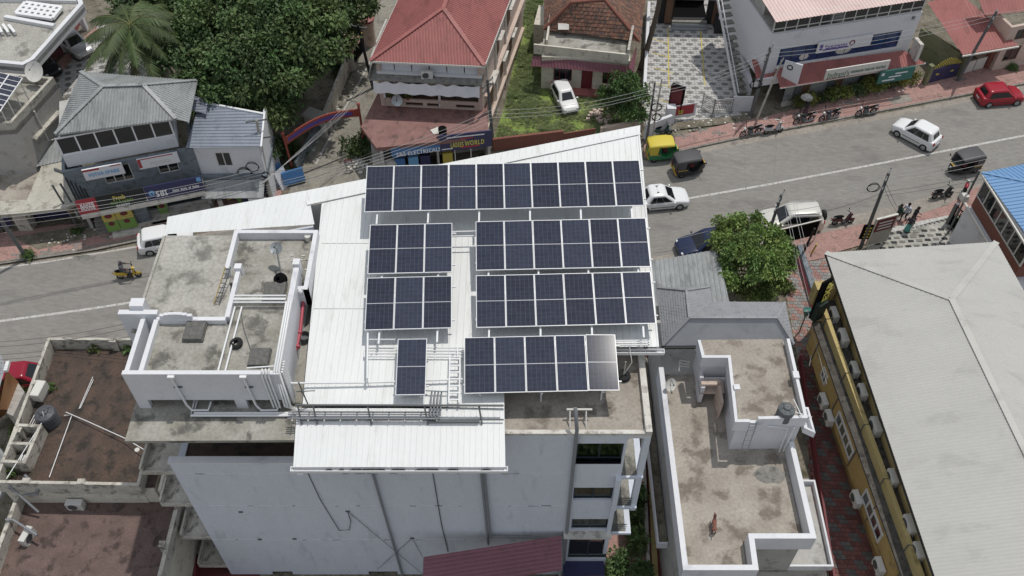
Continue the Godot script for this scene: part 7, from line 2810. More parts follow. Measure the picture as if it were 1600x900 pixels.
func build_plants() -> void:
	var mango := leaf_clump(10, 0.42, 0.8, 11).mesh()
	var broad := leaf_clump(8, 0.34, 1.0, 12).mesh()
	var fine := leaf_clump(10, 0.26, 0.75, 13).mesh()
	var r := RandomNumberGenerator.new()
	r.seed = 77
	var mk := func(pts: Array, big: float) -> Array:
		var out := []
		for p in pts:
			var s := big * r.randf_range(0.75, 1.15)
			out.append([p, V(s, s * 0.75, s)])
		return out
	var dark := Color(0.082, 0.132, 0.044)
	tree("broad dark mango tree directly behind the grey hipped shop roof", V(-23.7, 0, -60.47), 6.0, mk.call([V(-22.35, 8, -59.59), V(-19.95, 9, -59.35), V(-23.1, 7, -57.46), V(-20.26, 8, -56.12), V(-18.38, 8, -57.25), V(-21.21, 6.3, -55.36), V(-18.86, 6.5, -55.48), V(-20.23, 5, -54.78), V(-18.51, 4.6, -55.27), V(-22.33, 8.5, -61.3), V(-24.17, 7, -60.2), V(-22.81, 5, -55.89)], 1.9), 7.0, mango, dark, 21)
	tree("tall bright-edged mango tree right of the palm near the side road", V(-17.42, 0, -62.1), 6.5, mk.call([V(-17.43, 9, -59.75), V(-15.85, 8.5, -61.3), V(-16.82, 8, -57.63), V(-14.7, 7.5, -58.71), V(-16.23, 6.5, -56.6), V(-17.61, 7, -55.57), V(-14.42, 8, -60.8), V(-15.33, 6, -58.01), V(-14.19, 6, -60.38), V(-17.66, 4.5, -55.76), V(-18.51, 9, -60.56)], 1.8), 7.0, mango, dark * 1.1, 22)
	tree("big-leaved tree at the top edge above the side road gate", V(-16.2, 0, -73.85), 5.0, mk.call([V(-14.54, 7, -64.37), V(-13.29, 6, -65.43), V(-12.36, 6, -66.31), V(-14.91, 8, -64.59), V(-12.82, 7, -67.03), V(-14.01, 4.5, -65.43)], 1.5), 7.0, broad, Color(0.09, 0.135, 0.05), 23)
	tree("shaded tree filling the gap behind the villa and the palm", V(-30.79, 0, -71.9), 5.0, mk.call([V(-28.19, 6.5, -64.25), V(-26.13, 7, -63.51), V(-24.78, 7.5, -63.62), V(-27.41, 5, -63.42), V(-25.51, 5.5, -62.3), V(-30.12, 6, -66.31), V(-22.89, 9, -63.48), V(-20.46, 9, -63.48), V(-17.54, 9, -63.48)], 1.8), 6.0, mango, dark * 0.85, 24)
	for q in [[V(-17.17, 0, -55.1), "straggling green creeper beside the arch post", 1.0], [V(-19.23, 0, -54.01), "shrub growing between the poles and the posters", 1.1], [V(-11.96, 0, -55.24), "dark bush against the shop wall end", 1.0], [V(-14.92, 0, -65.49), "weeds along the verge wall of the side road", 0.9], [V(-18.14, 2.2, -53.02), "leafy creeper on the wires by the annex", 0.9], [V(-16.8, 0, -52.59), "small plant at the foot of the arch post", 0.6]]:
		var b := thing("shrub", q[1], "shrub", Vector3.ZERO, 0, "shrubs by the side road")
		crown(b, "foliage", [[q[0] + V(0, q[2] * 0.6, 0), V(q[2], q[2] * 0.7, q[2])], [q[0] + V(0.5, q[2] * 0.5, 0.5), V(q[2], q[2] * 0.6, q[2]) * 0.8]], 9.0, fine, Color(0.06, 0.1, 0.03), 40 + int(q[0].x), 0.4)
	# tree in front of the sheet roof on the right
	tree("light green street tree beside the metal roof and the lane", V(15.98, 0, -41.23), 3.6, mk.call([V(14.11, 5, -41.94), V(15.58, 5.2, -42.32), V(13.66, 4.4, -40.98), V(14.48, 5.6, -39.74), V(16.6, 4.6, -41.47), V(17.15, 4, -40.34), V(15.52, 5, -39.19), V(13.81, 4.4, -39.18), V(14.95, 3.4, -38.79), V(16.53, 3.2, -39.39), V(13.7, 4.4, -41.88), V(17.91, 3.5, -41.62), V(15.77, 2.6, -39.08)], 1.15), 12.0, fine, Color(0.20, 0.285, 0.085), 25, "", 0.35)
	tree("round dark bush tree at the corner of the grass yard", V(9.42, 0, -59.67), 1.6, mk.call([V(8.7, 3, -58.53), V(9.72, 2.8, -58.62), V(8.43, 2, -58.51), V(9.55, 1.9, -58.48), V(8.1, 1.8, -59.23), V(9.02, 3.4, -58.65)], 1.1), 12.0, fine, Color(0.10, 0.17, 0.055), 26)
	# hedge shrubs under the fence
	for k in 11:
		var p: Vector3 = (V(23.22, 0.1, -60.51)).lerp(V(33.2, 0.1, -63.56), k / 10.0)
		var b := thing("hedge_shrub", "%s yellow-green shrub from the left in the strip below the sheet fence" % ["first", "second", "third", "fourth", "fifth", "sixth", "seventh", "eighth", "ninth", "tenth", "eleventh"][k], "shrub", p, 0.0, "shrubs below the sheet fence")
		var s := rng.randf_range(0.45, 0.8)
		crown(b, "foliage", [[V(0, s * 0.8, -0.1), V(s, s * 0.8, s * 0.8)]], 14.0, fine, Color(0.19, 0.21, 0.05) if k % 3 < 2 else Color(0.1, 0.14, 0.05), 60 + k, 0.4)
	# plants beside the white block at the bottom
	for q in [[V(6.74, 0, -24.22), 0.75], [V(7.11, 0, -25.62), 0.6], [V(5.82, 0, -21.56), 0.8], [V(6.89, 0, -22.87), 0.75], [V(4.9, 0, -20.82), 0.7], [V(7.01, 0, -21.01), 0.7]]:
		var b := thing("garden_shrub", "green garden shrub in the strip beside the white block, %s" % ["by the lowest balcony", "next to the passage kerb", "below the lowest window", "in the middle of the strip", "in the bottom corner left", "in the bottom corner right"][[985, 998, 965, 1000, 940, 1010].find(int(q[0].x * 0 + [985, 998, 965, 1000, 940, 1010][used.get("garden_shrub", 0)]))], "shrub", Vector3.ZERO, 0, "garden shrubs beside the white block")
		crown(b, "foliage", [[q[0] + V(0, 0.7, 0), V(q[1], 0.9, q[1]) * 0.8], [q[0] + V(0.1, 0.35, 0.3), V(0.5, 0.4, 0.5)]], 16.0, fine, Color(0.11, 0.17, 0.06), 80 + int(q[0].z * 3), 0.4)
	var wd := [[V(-34, 0.1, -44.24), 0.5, "weeds round the foot of the left street pole"], [V(-31.25, 0.1, -46.7), 0.4, "weeds at the foot of the grey poles"], [V(-23.77, 6.2, -31.72), 0.3, "weed tuft by the back parapet of the brown terrace"], [V(-21.88, 6.2, -31.72), 0.25, "smaller weed tuft further right on the brown terrace"], [V(-25.44, 6.2, -29.11), 0.25, "weed beside the white chest"], [V(-25.8, 6.2, -23.89), 0.25, "weed in the near corner of the brown terrace"], [V(-30.62, 0, -33.13), 0.8, "straggly bush beside the maroon car"], [V(-29.95, 0, -29.88), 0.6, "bush in the gap at the left edge"], [V(18.74, 0, -41.23), 0.6, "small shrub at the corner of the lane"], [V(32.34, 0, -47.43), 0.6, "green shrub by the black gate"], [V(42.32, 0, -65.49), 0.5, "small palm-like plant by the pink house"]]
	for q in wd:
		var b := thing("weed_clump", q[2], "plant", q[0], 0.0)
		crown(b, "foliage", [[V(0, q[1] * 0.5, 0), V(q[1], q[1] * 0.5, q[1] * 0.8)]], 30.0, fine, Color(0.12, 0.18, 0.05), 120 + int(q[1] * 100), 0.4, 0.5, 0.9)
	# coconut palm
	palm("tall coconut palm behind the grey hipped shop roof", V(-31.41, 0, -62.1), V(-27.82, 9.2, -58.83), 38, 4.8, 5)
	palm("small palm crown among the dark trees at the top", V(-21.36, 0, -70), V(-18.2, 9.4, -59.81), 10, 2.2, 9)
	var tk := thing("leaning_palm_trunk", "dark leaning palm trunk by the white forecourt wall", "tree")
	var m := Mb.new()
	m.tube([V(10.92, 0, -65.66), V(11.36, 1.2, -66.52), V(11.58, 3, -66.51), V(11.71, 5.5, -65.9), V(11.72, 8, -65.47)], [0.3, 0.24, 0.22, 0.2, 0.18], 10)
	obj("trunk", m, "bark", tk)
	# grass in the yard
	var gm := Mb.new().paint(Color.WHITE)
	for k in 9:
		var a := TAU * k / 9.0
		var d := V(cos(a), 0, sin(a))
		var s := V(-d.z, 0, d.x) * 0.03
		var o := d * 0.06
		gm.paint(Color.WHITE * rng.randf_range(0.8, 1.2))
		gm.tri(o - s, o + s, o + d * 0.12 + V(0, rng.randf_range(0.1, 0.2), 0))
	var yard := PackedVector2Array([Vector2(-1.5, -55.98), Vector2(-0.42, -61.28), Vector2(0.67, -70), Vector2(1.8, -79), Vector2(2.88, -79), Vector2(2.27, -65.05), Vector2(9.83, -62.93), Vector2(10.33, -57.64), Vector2(4.03, -56.43)])
	var xs := []
	var nz := FastNoiseLite.new()
	nz.seed = 4
	nz.frequency = 0.3
	while xs.size() < 9000:
		var p := Vector2(rng.randf_range(-3, 11), rng.randf_range(-78, -53))
		if not Geometry2D.is_point_in_polygon(p, yard):
			continue
		var q := nz.get_noise_2d(p.x, p.y)
		if q < -0.35 and rng.randf() < 0.7:
			continue
		xs.append([Transform3D(Basis(Vector3.UP, rng.randf() * TAU).scaled(Vector3.ONE * rng.randf_range(0.5, 1.1) * (1.0 + q)), V(p.x, 0, p.y)), Color(0.23, 0.30, 0.125).lerp(Color(0.31, 0.30, 0.17), rng.randf() * 0.6 - q * 0.5) * rng.randf_range(0.8, 1.15)])
	var mm := MultiMesh.new()
	mm.transform_format = MultiMesh.TRANSFORM_3D
	mm.use_colors = true
	mm.mesh = gm.mesh()
	mm.instance_count = xs.size()
	for k in xs.size():
		mm.set_instance_transform(k, xs[k][0])
		mm.set_instance_color(k, xs[k][1])
	var g := MultiMeshInstance3D.new()
	g.name = "grass"
	g.multimesh = mm
	g.material_override = M.leaf
	add_child(g)
	tag(g, "bright green rough grass growing over the yard round the white car", "grass", "", "stuff")

func palm(label: String, foot: Vector3, top: Vector3, n: int, length: float, sd: int) -> void:
	var r := RandomNumberGenerator.new()
	r.seed = sd
	var t := thing("coconut_palm", label, "palm")
	var m := Mb.new()
	m.tube([foot, foot.lerp(top, 0.5) + V(0.25, 0, 0.1), top], [0.24, 0.17, 0.14], 10)
	obj("trunk", m, "bark", t)
	for k in n:
		var a := TAU * k * 0.382
		var rise := lerpf(1.1, -0.75, k / float(n))
		var d := V(cos(a), 0, sin(a))
		var f := Mb.new()
		var pts := []
		var len := length * r.randf_range(0.85, 1.1)
		for i in 13:
			var s := i / 12.0
			pts.append(d * len * s * cos(rise * 0.8) + V(0, len * (sin(rise) * s * 0.6 - 0.55 * s * s), 0))
		f.paint(Color(0.12, 0.13, 0.04))
		f.tube(pts, [0.05, 0.045, 0.04, 0.035, 0.03, 0.028, 0.025, 0.022, 0.02, 0.018, 0.015, 0.012, 0.008], 5)
		var tone := Color(0.058, 0.088, 0.028) * r.randf_range(0.75, 1.3)
		if k > n * 0.8:
			tone = Color(0.13, 0.12, 0.05)
		for i in range(3, 60):
			var s := i / 60.0
			var q := s * 12.0
			var b0: Vector3 = pts[int(q)]
			var p := b0.lerp(pts[mini(int(q) + 1, 12)], q - int(q))
			var tan: Vector3 = (pts[mini(int(q) + 1, 12)] - b0).normalized()
			for sd2 in [-1, 1]:
				var side: Vector3 = tan.cross(Vector3.UP).normalized() * sd2
				var l := length * 0.24 * sin(PI * clampf(s * 0.9 + 0.12, 0, 1)) * r.randf_range(0.8, 1.1)
				var e := p + side * l * 0.75 + tan * l * 0.55 - V(0, l * r.randf_range(0.35, 0.7), 0)
				f.paint(tone * r.randf_range(0.8, 1.25))
				f.tri(p - tan * 0.06, p + tan * 0.06, e)
		var o := obj("frond", f, "leaf", t)
		o.position = top
	m = Mb.new()
	for k in 6:
		m.ball(V(cos(k * 1.05) * 0.25, -0.3, sin(k * 1.05) * 0.25), V(0.13, 0.15, 0.13), Transform3D.IDENTITY, 8, 5)
	var c := obj("coconuts", m, "wall_ochre", t)
	c.position = top

# trees of the garden south of the white block, mirrored in its dark windows
func build_south_trees() -> void:
	var broad := leaf_clump(8, 0.4, 1.0, 15).mesh()
	var k := 0
	for q in [[V(1, 0, -14.5), "dense garden tree south of the white block, left of the pair"], [V(5.5, 0, -14), "dense garden tree south of the white block, right of the pair"]]:
		tree(q[1], q[0], 2.0, [[q[0] + V(0, 2.2, 0), V(2.4, 1.5, 2.0)], [q[0] + V(1.8, 1.8, 0.5), V(2, 1.3, 2)], [q[0] + V(-1.8, 1.7, 0.2), V(2, 1.3, 2)]], 5.0, broad, Color(0.08, 0.13, 0.04), 200 + k)
		k += 1

func build_vehicles() -> void:
	# cars: ground point, heading, length, width, height, paint
	car("white hatchback passing below the white roof at the left", V(-24.56, 0, -45.55), 0.27, 3.8, 1.68, 1.5, flat(hexc("e3e4e5"), 0.25), 0)
	car("maroon car parked behind the brown terrace house", V(-30.59, 0, -33.76), 0.12, 4.0, 1.7, 1.5, flat(hexc("8c1a30"), 0.25), 1)
	car("silver car under the villa porch", V(-37.9, 0, -68.52), -0.75, 4.2, 1.75, 1.6, flat(hexc("b5b4b6"), 0.3, 0.3), 0)
	car("dark car half hidden under the villa porch", V(-39.66, 0, -65.66), -0.75, 3.9, 1.7, 1.5, flat(hexc("22262b"), 0.25), 0)
	car("old white hatchback parked on the grass", V(4.3, 0, -61.28), -1.28, 3.5, 1.5, 1.42, flat(hexc("dcdcdc"), 0.35), 2)
	car("white saloon beside the right edge of the panel roof", V(10.91, 0, -49.65), 0.12, 4.2, 1.72, 1.48, flat(hexc("e0e1e2"), 0.25), 3)
	car("navy car parked behind the light green tree", V(13.72, 0, -45.05), PI + 0.2, 4.3, 1.8, 1.6, flat(hexc("252f4c"), 0.25), 0)
	car("large cream off-roader with a spare wheel on its tail", V(20.07, 0, -47.43), PI + 0.05, 4.5, 1.85, 1.74, flat(hexc("d3d1ca"), 0.3, 0.2), 4)
	car("white tall hatchback on the road showing its red tail lamps", V(31.72, 0, -56.81), 2.35, 3.65, 1.6, 1.66, flat(hexc("e4e5e6"), 0.25), 0)
	car("red compact car at the right end of the street", V(39.83, 0, -61.52), 0.12, 3.8, 1.68, 1.53, flat(hexc("98202f"), 0.25), 0)
	auto("yellow and green autorickshaw by the street wall", V(11.61, 0, -54.73), 0.1, "green")
	auto("black autorickshaw with a grey hood behind the yellow one", V(13.45, 0, -53.08), 0.22, "black")
	auto("black autorickshaw driving left near the blue roof", V(34.37, 0, -53.22), PI + 0.3, "black")
	scooter("yellow scooter ridden along the left of the road", V(-26.45, 0, -42.43), 0.16, flat(hexc("c9aa3c"), 0.35), "yellow")
	scooter("dark green scooter parked behind the yellow autorickshaw", V(11.81, 0, -57.26), 0.1, flat(hexc("3c5450"), 0.4), "green")
	scooter("white and black scooter second in the parked row", V(20.68, 0, -57.49), 0.25, flat(hexc("bcbcbc"), 0.35), "white")
	scooter("dark maroon scooter parked alone in front of the off-roader", V(23.96, 0, -47.56), 0.15, flat(hexc("4d2a31"), 0.35), "maroon")
	scooter("black scooter parked at the end of the red pavement", V(31.95, 0, -50.25), 0.2, flat(hexc("2c2f31"), 0.35), "black")
	motorbike("black motorbike first in the parked row on the left", V(18.85, 0, -57.19), PI + 0.3, flat(hexc("2b2d2f"), 0.3))
	motorbike("black motorbike in front of the umbrella", V(23.36, 0, -58.73), PI + 0.3, flat(hexc("25272a"), 0.3))
	motorbike("silver-black motorbike right of the umbrella", V(25.45, 0, -59.12), PI + 0.35, flat(hexc("3c4046"), 0.3))
	motorbike("black motorbike last in the parked row on the right", V(28.56, 0, -59.67), PI + 0.25, flat(hexc("27292b"), 0.3))
	motorbike("black motorbike with a red tank beside the blue-roofed house", V(33.67, 0, -50.59), 1.05, flat(hexc("8a1f2c"), 0.3))

func rrect(x0: float, x1: float, w: float, y: float, rad: float, k := 6) -> Array:
	var out := []
	var cs := [Vector2(x1 - rad, w - rad), Vector2(x1 - rad, -(w - rad)), Vector2(x0 + rad, -(w - rad)), Vector2(x0 + rad, w - rad)]
	var st := [PI / 2, 0.0, -PI / 2, -PI]
	for c in 4:
		for i in k:
			var a: float = st[c] - (PI / 2) * i / (k - 1)
			out.append(V(cs[c].x + rad * cos(a), y, cs[c].y + rad * sin(a)))
	return out

func car(label: String, at: Vector3, turn: float, l: float, w: float, h: float, paint: Material, kind: int) -> void:
	var t := thing("car", label, "car", at, turn)
	var hl := l / 2
	var hw := w / 2
	var belt := h * 0.58
	var hood := h * 0.56
	# lower body lofted along the length
	var st := []
	var tail := kind == 3
	for q in [[-1.0, 0.80, 0.36, 0.44], [-0.985, 0.9, 0.22, 0.58], [-0.93, 0.97, 0.17, 0.62 if not tail else 0.6], [-0.6, 1.0, 0.15, 0.62], [0.0, 1.0, 0.15, 0.6], [0.35, 1.0, 0.15, 0.6], [0.55, 0.99, 0.15, 0.585], [0.82, 0.95, 0.16, 0.52], [0.95, 0.86, 0.18, 0.44], [1.0, 0.68, 0.24, 0.36]]:
		var x: float = q[0] * hl
		var ww: float = q[1] * hw
		var lo: float = q[2]
		var up: float = q[3] * h
		var r := []
		for p in [[0.0, lo], [0.85, lo], [0.98, lo + 0.08], [1.0, lerpf(lo, up, 0.5)], [0.985, lerpf(lo, up, 0.8)], [0.93, up - 0.03], [0.82, up], [0.45, up + 0.025], [0.0, up + 0.03]]:
			r.append(V(x, p[1], p[0] * ww))
		for k in range(7, 0, -1):
			r.append(V(x, r[k].y, -r[k].z))
		st.append(r)
	var m := Mb.new()
	m.loft(st)
	obj("body", m, paint, t)
	# cabin rings from belt to roof
	var xb0 := -hl * (0.9 if not tail else 0.62)
	var xb1 := hl * 0.5
	var xt0 := -hl * (0.74 if not tail else 0.42)
	var xt1 := hl * 0.12
	if kind == 4:
		xb0 = -hl * 0.95
		xt0 = -hl * 0.85
		xt1 = hl * 0.14
	if kind == 5:
		xt0 = -hl * 0.55
	var rings := []
	for q in [[0.0, 0.0], [0.35, 0.36], [0.7, 0.72], [0.88, 0.93], [0.96, 1.0]]:
		rings.append(rrect(lerpf(xb0, xt0, q[1]), lerpf(xb1, xt1, q[1]), lerpf(hw * 0.94, hw * 0.76, q[1]), lerpf(belt - 0.05, h - 0.05, q[0]), 0.2))
	var last := rrect(xt0 + 0.12, xt1 - 0.12, hw * 0.66, h - 0.005, 0.2)
	rings.append(last)
	rings.append(rrect(xt0 + 0.5, xt1 - 0.5, hw * 0.25, h + 0.01, 0.1))
	m = Mb.new()
	m.loft(rings)
	obj("cabin", m, paint, t)
	var pane := func(i0: int, i1: int, s0: float, s1: float, up0 := 0.1, up1 := 0.93) -> Mb:
		var g := Mb.new()
		var a: Vector3 = rings[0][i0]
		var b: Vector3 = rings[0][i1]
		var c: Vector3 = rings[3][i1]
		var d: Vector3 = rings[3][i0]
		var p0 := a.lerp(b, s0)
		var p1 := a.lerp(b, s1)
		var q0 := d.lerp(c, s0)
		var q1 := d.lerp(c, s1)
		var v := [p0.lerp(q0, up0), p1.lerp(q1, up0), p1.lerp(q1, up1), p0.lerp(q0, up1)]
		var n: Vector3 = (v[1] - v[0]).cross(v[3] - v[0]).normalized()
		var mid: Vector3 = (v[0] + v[2]) / 2
		if n.dot(V(mid.x - (xb0 + xb1) / 2, 0.2, mid.z)) < 0:
			n = -n
			v.reverse()
		for k in 4:
			v[k] += n * 0.022
		g.quad(v[0], v[1], v[2], v[3])
		return g
	obj("windscreen", pane.call(5, 6, 0.0, 1.0, 0.1, 0.93), "glass_dark", t)
	obj("rear_window", pane.call(17, 18, 0.06, 0.94, 0.3 if kind != 3 else 0.1, 0.9), "glass_dark", t)
	for s in [[11, 12], [23, 0]]:
		var front = s[0] == 11
		for k in [[0.03, 0.33], [0.345, 0.67], [0.685, 0.95]]:
			if kind == 3 and k[0] > 0.7:
				continue
			var a: float = k[0] if front else 1.0 - k[1]
			var b: float = k[1] if front else 1.0 - k[0]
			obj("side_window", pane.call(s[0], s[1], a, b, 0.1, 0.92), "glass_dark", t)
	for s in [-1, 1]:
		for x in [0.62, -0.62]:
			var o := Node3D.new()
			o.name = "wheel"
			t.add_child(o, true)
			o.position = V(x * hl, 0.3, s * (hw - 0.1))
			var xf := Transform3D(Basis(Vector3.RIGHT, V(0, 0, s), V(0, -s, 0)), Vector3.ZERO)
			m = Mb.new()
			m.lathe([Vector2(0.2, -0.1), Vector2(0.28, -0.1), Vector2(0.31, -0.06), Vector2(0.31, 0.09), Vector2(0.28, 0.125), Vector2(0.19, 0.12)], xf, 20)
			obj("tyre", m, "rubber", o)
			m = Mb.new()
			m.lathe([Vector2(0.2, 0.118), Vector2(0.17, 0.1), Vector2(0.07, 0.115), Vector2(0, 0.125)], xf, 20)
			for k in 5:
				m.box(V(cos(k * 1.257) * 0.11, 0.112, sin(k * 1.257) * 0.11), V(0.05, 0.03, 0.05), xf)
			obj("rim", m, "steel", o)
		m = Mb.new()
		m.ball(V(hl * 0.4, belt + 0.04, s * (hw + 0.07)), V(0.08, 0.07, 0.11), Transform3D.IDENTITY, 10, 6)
		obj("mirror", m, paint, t)
		m = Mb.new()
		m.ball(V(hl * 0.9, h * 0.42, s * hw * 0.66), V(0.16, 0.08, 0.17), Transform3D.IDENTITY, 10, 6)
		obj("headlight", m, "lamp_lens", t)
		m = Mb.new()
		m.ball(V(-hl * 0.965, h * 0.53, s * hw * 0.78), V(0.09, 0.17, 0.12), Transform3D.IDENTITY, 10, 6)
		obj("tail_light", m, "tail_red", t)
		m = Mb.new()
		m.box(V(0, h * 0.3, s * (hw + 0.004)), V(l * 0.42, 0.05, 0.012))
		obj("side_strip", m, "dark", t)
		for x in [0.1, -0.28]:
			m = Mb.new()
			m.box(V(x * hl, h * 0.5, s * (hw * 0.985)), V(0.16, 0.03, 0.04))
			obj("door_handle", m, paint, t)
	m = Mb.new()
	m.box(V(hl * 0.99, 0.32, 0), V(0.06, 0.1, w * 0.6))
	m.box(V(-hl * 0.985, 0.27, 0), V(0.06, 0.12, w * 0.7))
	obj("bumper_insert", m, "dark", t)
	m = Mb.new()
	m.box(V(-hl * 1.005, h * 0.4, 0), V(0.02, 0.1, 0.45))
	obj("number_plate", m, "white", t)
	if kind == 4:
		var o2 := Mb.new()
		var xf2 := Transform3D(Basis(Vector3.UP, Vector3.LEFT, Vector3.BACK), V(-hl * 1.0, h * 0.55, 0))
		o2.lathe([Vector2(0, 0.0), Vector2(0.36, 0.0), Vector2(0.39, 0.06), Vector2(0.39, 0.18), Vector2(0.33, 0.24), Vector2(0, 0.24)], xf2, 22)
		obj("spare_wheel", o2, "rubber", t)
		o2 = Mb.new()
		for s in [-1, 1]:
			o2.bar(V(xt0 + 0.2, h + 0.04, s * hw * 0.68), V(xt1 - 0.1, h + 0.04, s * hw * 0.68), 0.04)
		obj("roof_rail", o2, "steel", t)

func spoked(parent: Node, at: Vector3, r: float, wdt := 0.055, name_ := "wheel") -> void:
	var o := Node3D.new()
	o.name = name_
	parent.add_child(o, true)
	o.position = at
	var pts := []
	for k in 19:
		var a := TAU * k / 18.0
		pts.append(V(cos(a) * (r - wdt), sin(a) * (r - wdt), 0))
	var m := Mb.new()
	m.tube(pts, wdt, 7)
	obj("tyre", m, "rubber", o)
	m = Mb.new()
	for k in 5:
		var a := TAU * k / 5.0
		m.bar(Vector3.ZERO, V(cos(a), sin(a), 0) * (r - wdt), 0.03)
	m.box(Vector3.ZERO, V(0.09, 0.09, 0.1))
	obj("rim", m, "steel", o)

func scooter(label: String, at: Vector3, turn: float, paint: Material, _kind: String) -> void:
	var t := thing("scooter", label, "scooter", at, turn)
	spoked(t, V(0.62, 0.25, 0), 0.25)
	spoked(t, V(-0.58, 0.25, 0), 0.25)
	# rear cowl
	var st := []
	for q in [[-0.92, 0.06, 0.62, 0.74], [-0.8, 0.14, 0.42, 0.78], [-0.5, 0.18, 0.36, 0.78], [-0.2, 0.17, 0.3, 0.74], [-0.08, 0.13, 0.28, 0.6]]:
		var r := []
		for k in 12:
			var a := TAU * k / 12.0
			r.append(V(q[0], (q[2] + q[3]) / 2 + sin(a) * (q[3] - q[2]) / 2, cos(a) * q[1]))
		st.append(r)
	var m := Mb.new()
	m.loft(st)
	obj("rear_cowl", m, paint, t)
	# apron, floor and front mudguard
	st = []
	for q in [[0.22, 0.28, 0.17], [0.32, 0.5, 0.2], [0.4, 0.78, 0.19], [0.43, 0.95, 0.12]]:
		st.append([V(q[0], q[1], -q[2]), V(q[0] + 0.11, q[1], -q[2] * 0.5), V(q[0] + 0.14, q[1], 0), V(q[0] + 0.11, q[1], q[2] * 0.5), V(q[0], q[1], q[2]), V(q[0] + 0.03, q[1], 0)])
	m = Mb.new()
	m.loft(st)
	obj("apron", m, paint, t)
	m = Mb.new()
	m.cbox(V(0.08, 0.27, 0), V(0.42, 0.1, 0.34), 0.03)
	obj("floorboard", m, "dark", t)
	m = Mb.new()
	m.ball(V(0.62, 0.42, 0), V(0.3, 0.12, 0.09), Transform3D.IDENTITY, 10, 6)
	obj("mudguard", m, paint, t)
	m = Mb.new()
	m.ball(V(-0.42, 0.82, 0), V(0.42, 0.08, 0.15), Transform3D.IDENTITY, 12, 6)
	obj("seat", m, "black", t)
	m = Mb.new()
	m.tube([V(0.62, 0.28, 0.06), V(0.48, 0.8, 0.03), V(0.42, 1.0, 0)], 0.03, 6)
	m.tube([V(0.3, 1.02, -0.34), V(0.42, 1.02, -0.15), V(0.44, 1.0, 0), V(0.42, 1.02, 0.15), V(0.3, 1.02, 0.34)], 0.025, 6)
	obj("handlebar", m, "black", t)
	m = Mb.new()
	m.ball(V(0.47, 0.98, 0), V(0.12, 0.11, 0.15), Transform3D.IDENTITY, 10, 6)
	obj("headlamp_cowl", m, paint, t)
	m = Mb.new()
	m.ball(V(0.57, 0.97, 0), V(0.04, 0.07, 0.08), Transform3D.IDENTITY, 8, 5)
	obj("headlight", m, "lamp_lens", t)
	for s in [-1, 1]:
		m = Mb.new()
		m.tube([V(0.4, 1.02, s * 0.2), V(0.38, 1.2, s * 0.3)], 0.012, 5)
		m.ball(V(0.38, 1.22, s * 0.31), V(0.02, 0.06, 0.07), Transform3D.IDENTITY, 8, 5)
		obj("mirror", m, "black", t)
	m = Mb.new()
	m.tube([V(-0.1, 0.25, -0.15), V(-0.5, 0.28, -0.17), V(-0.85, 0.36, -0.17)], [0.03, 0.06, 0.05], 8)
	obj("exhaust", m, "steel", t)
	m = Mb.new()
	m.tube([V(-0.7, 0.86, 0.12), V(-0.98, 0.88, 0.1), V(-0.98, 0.88, -0.1), V(-0.7, 0.86, -0.12)], 0.018, 6)
	obj("grab_rail", m, "steel", t)
	m = Mb.new()
	m.box(V(-0.93, 0.68, 0), V(0.04, 0.07, 0.12))
	obj("tail_light", m, "tail_red", t)

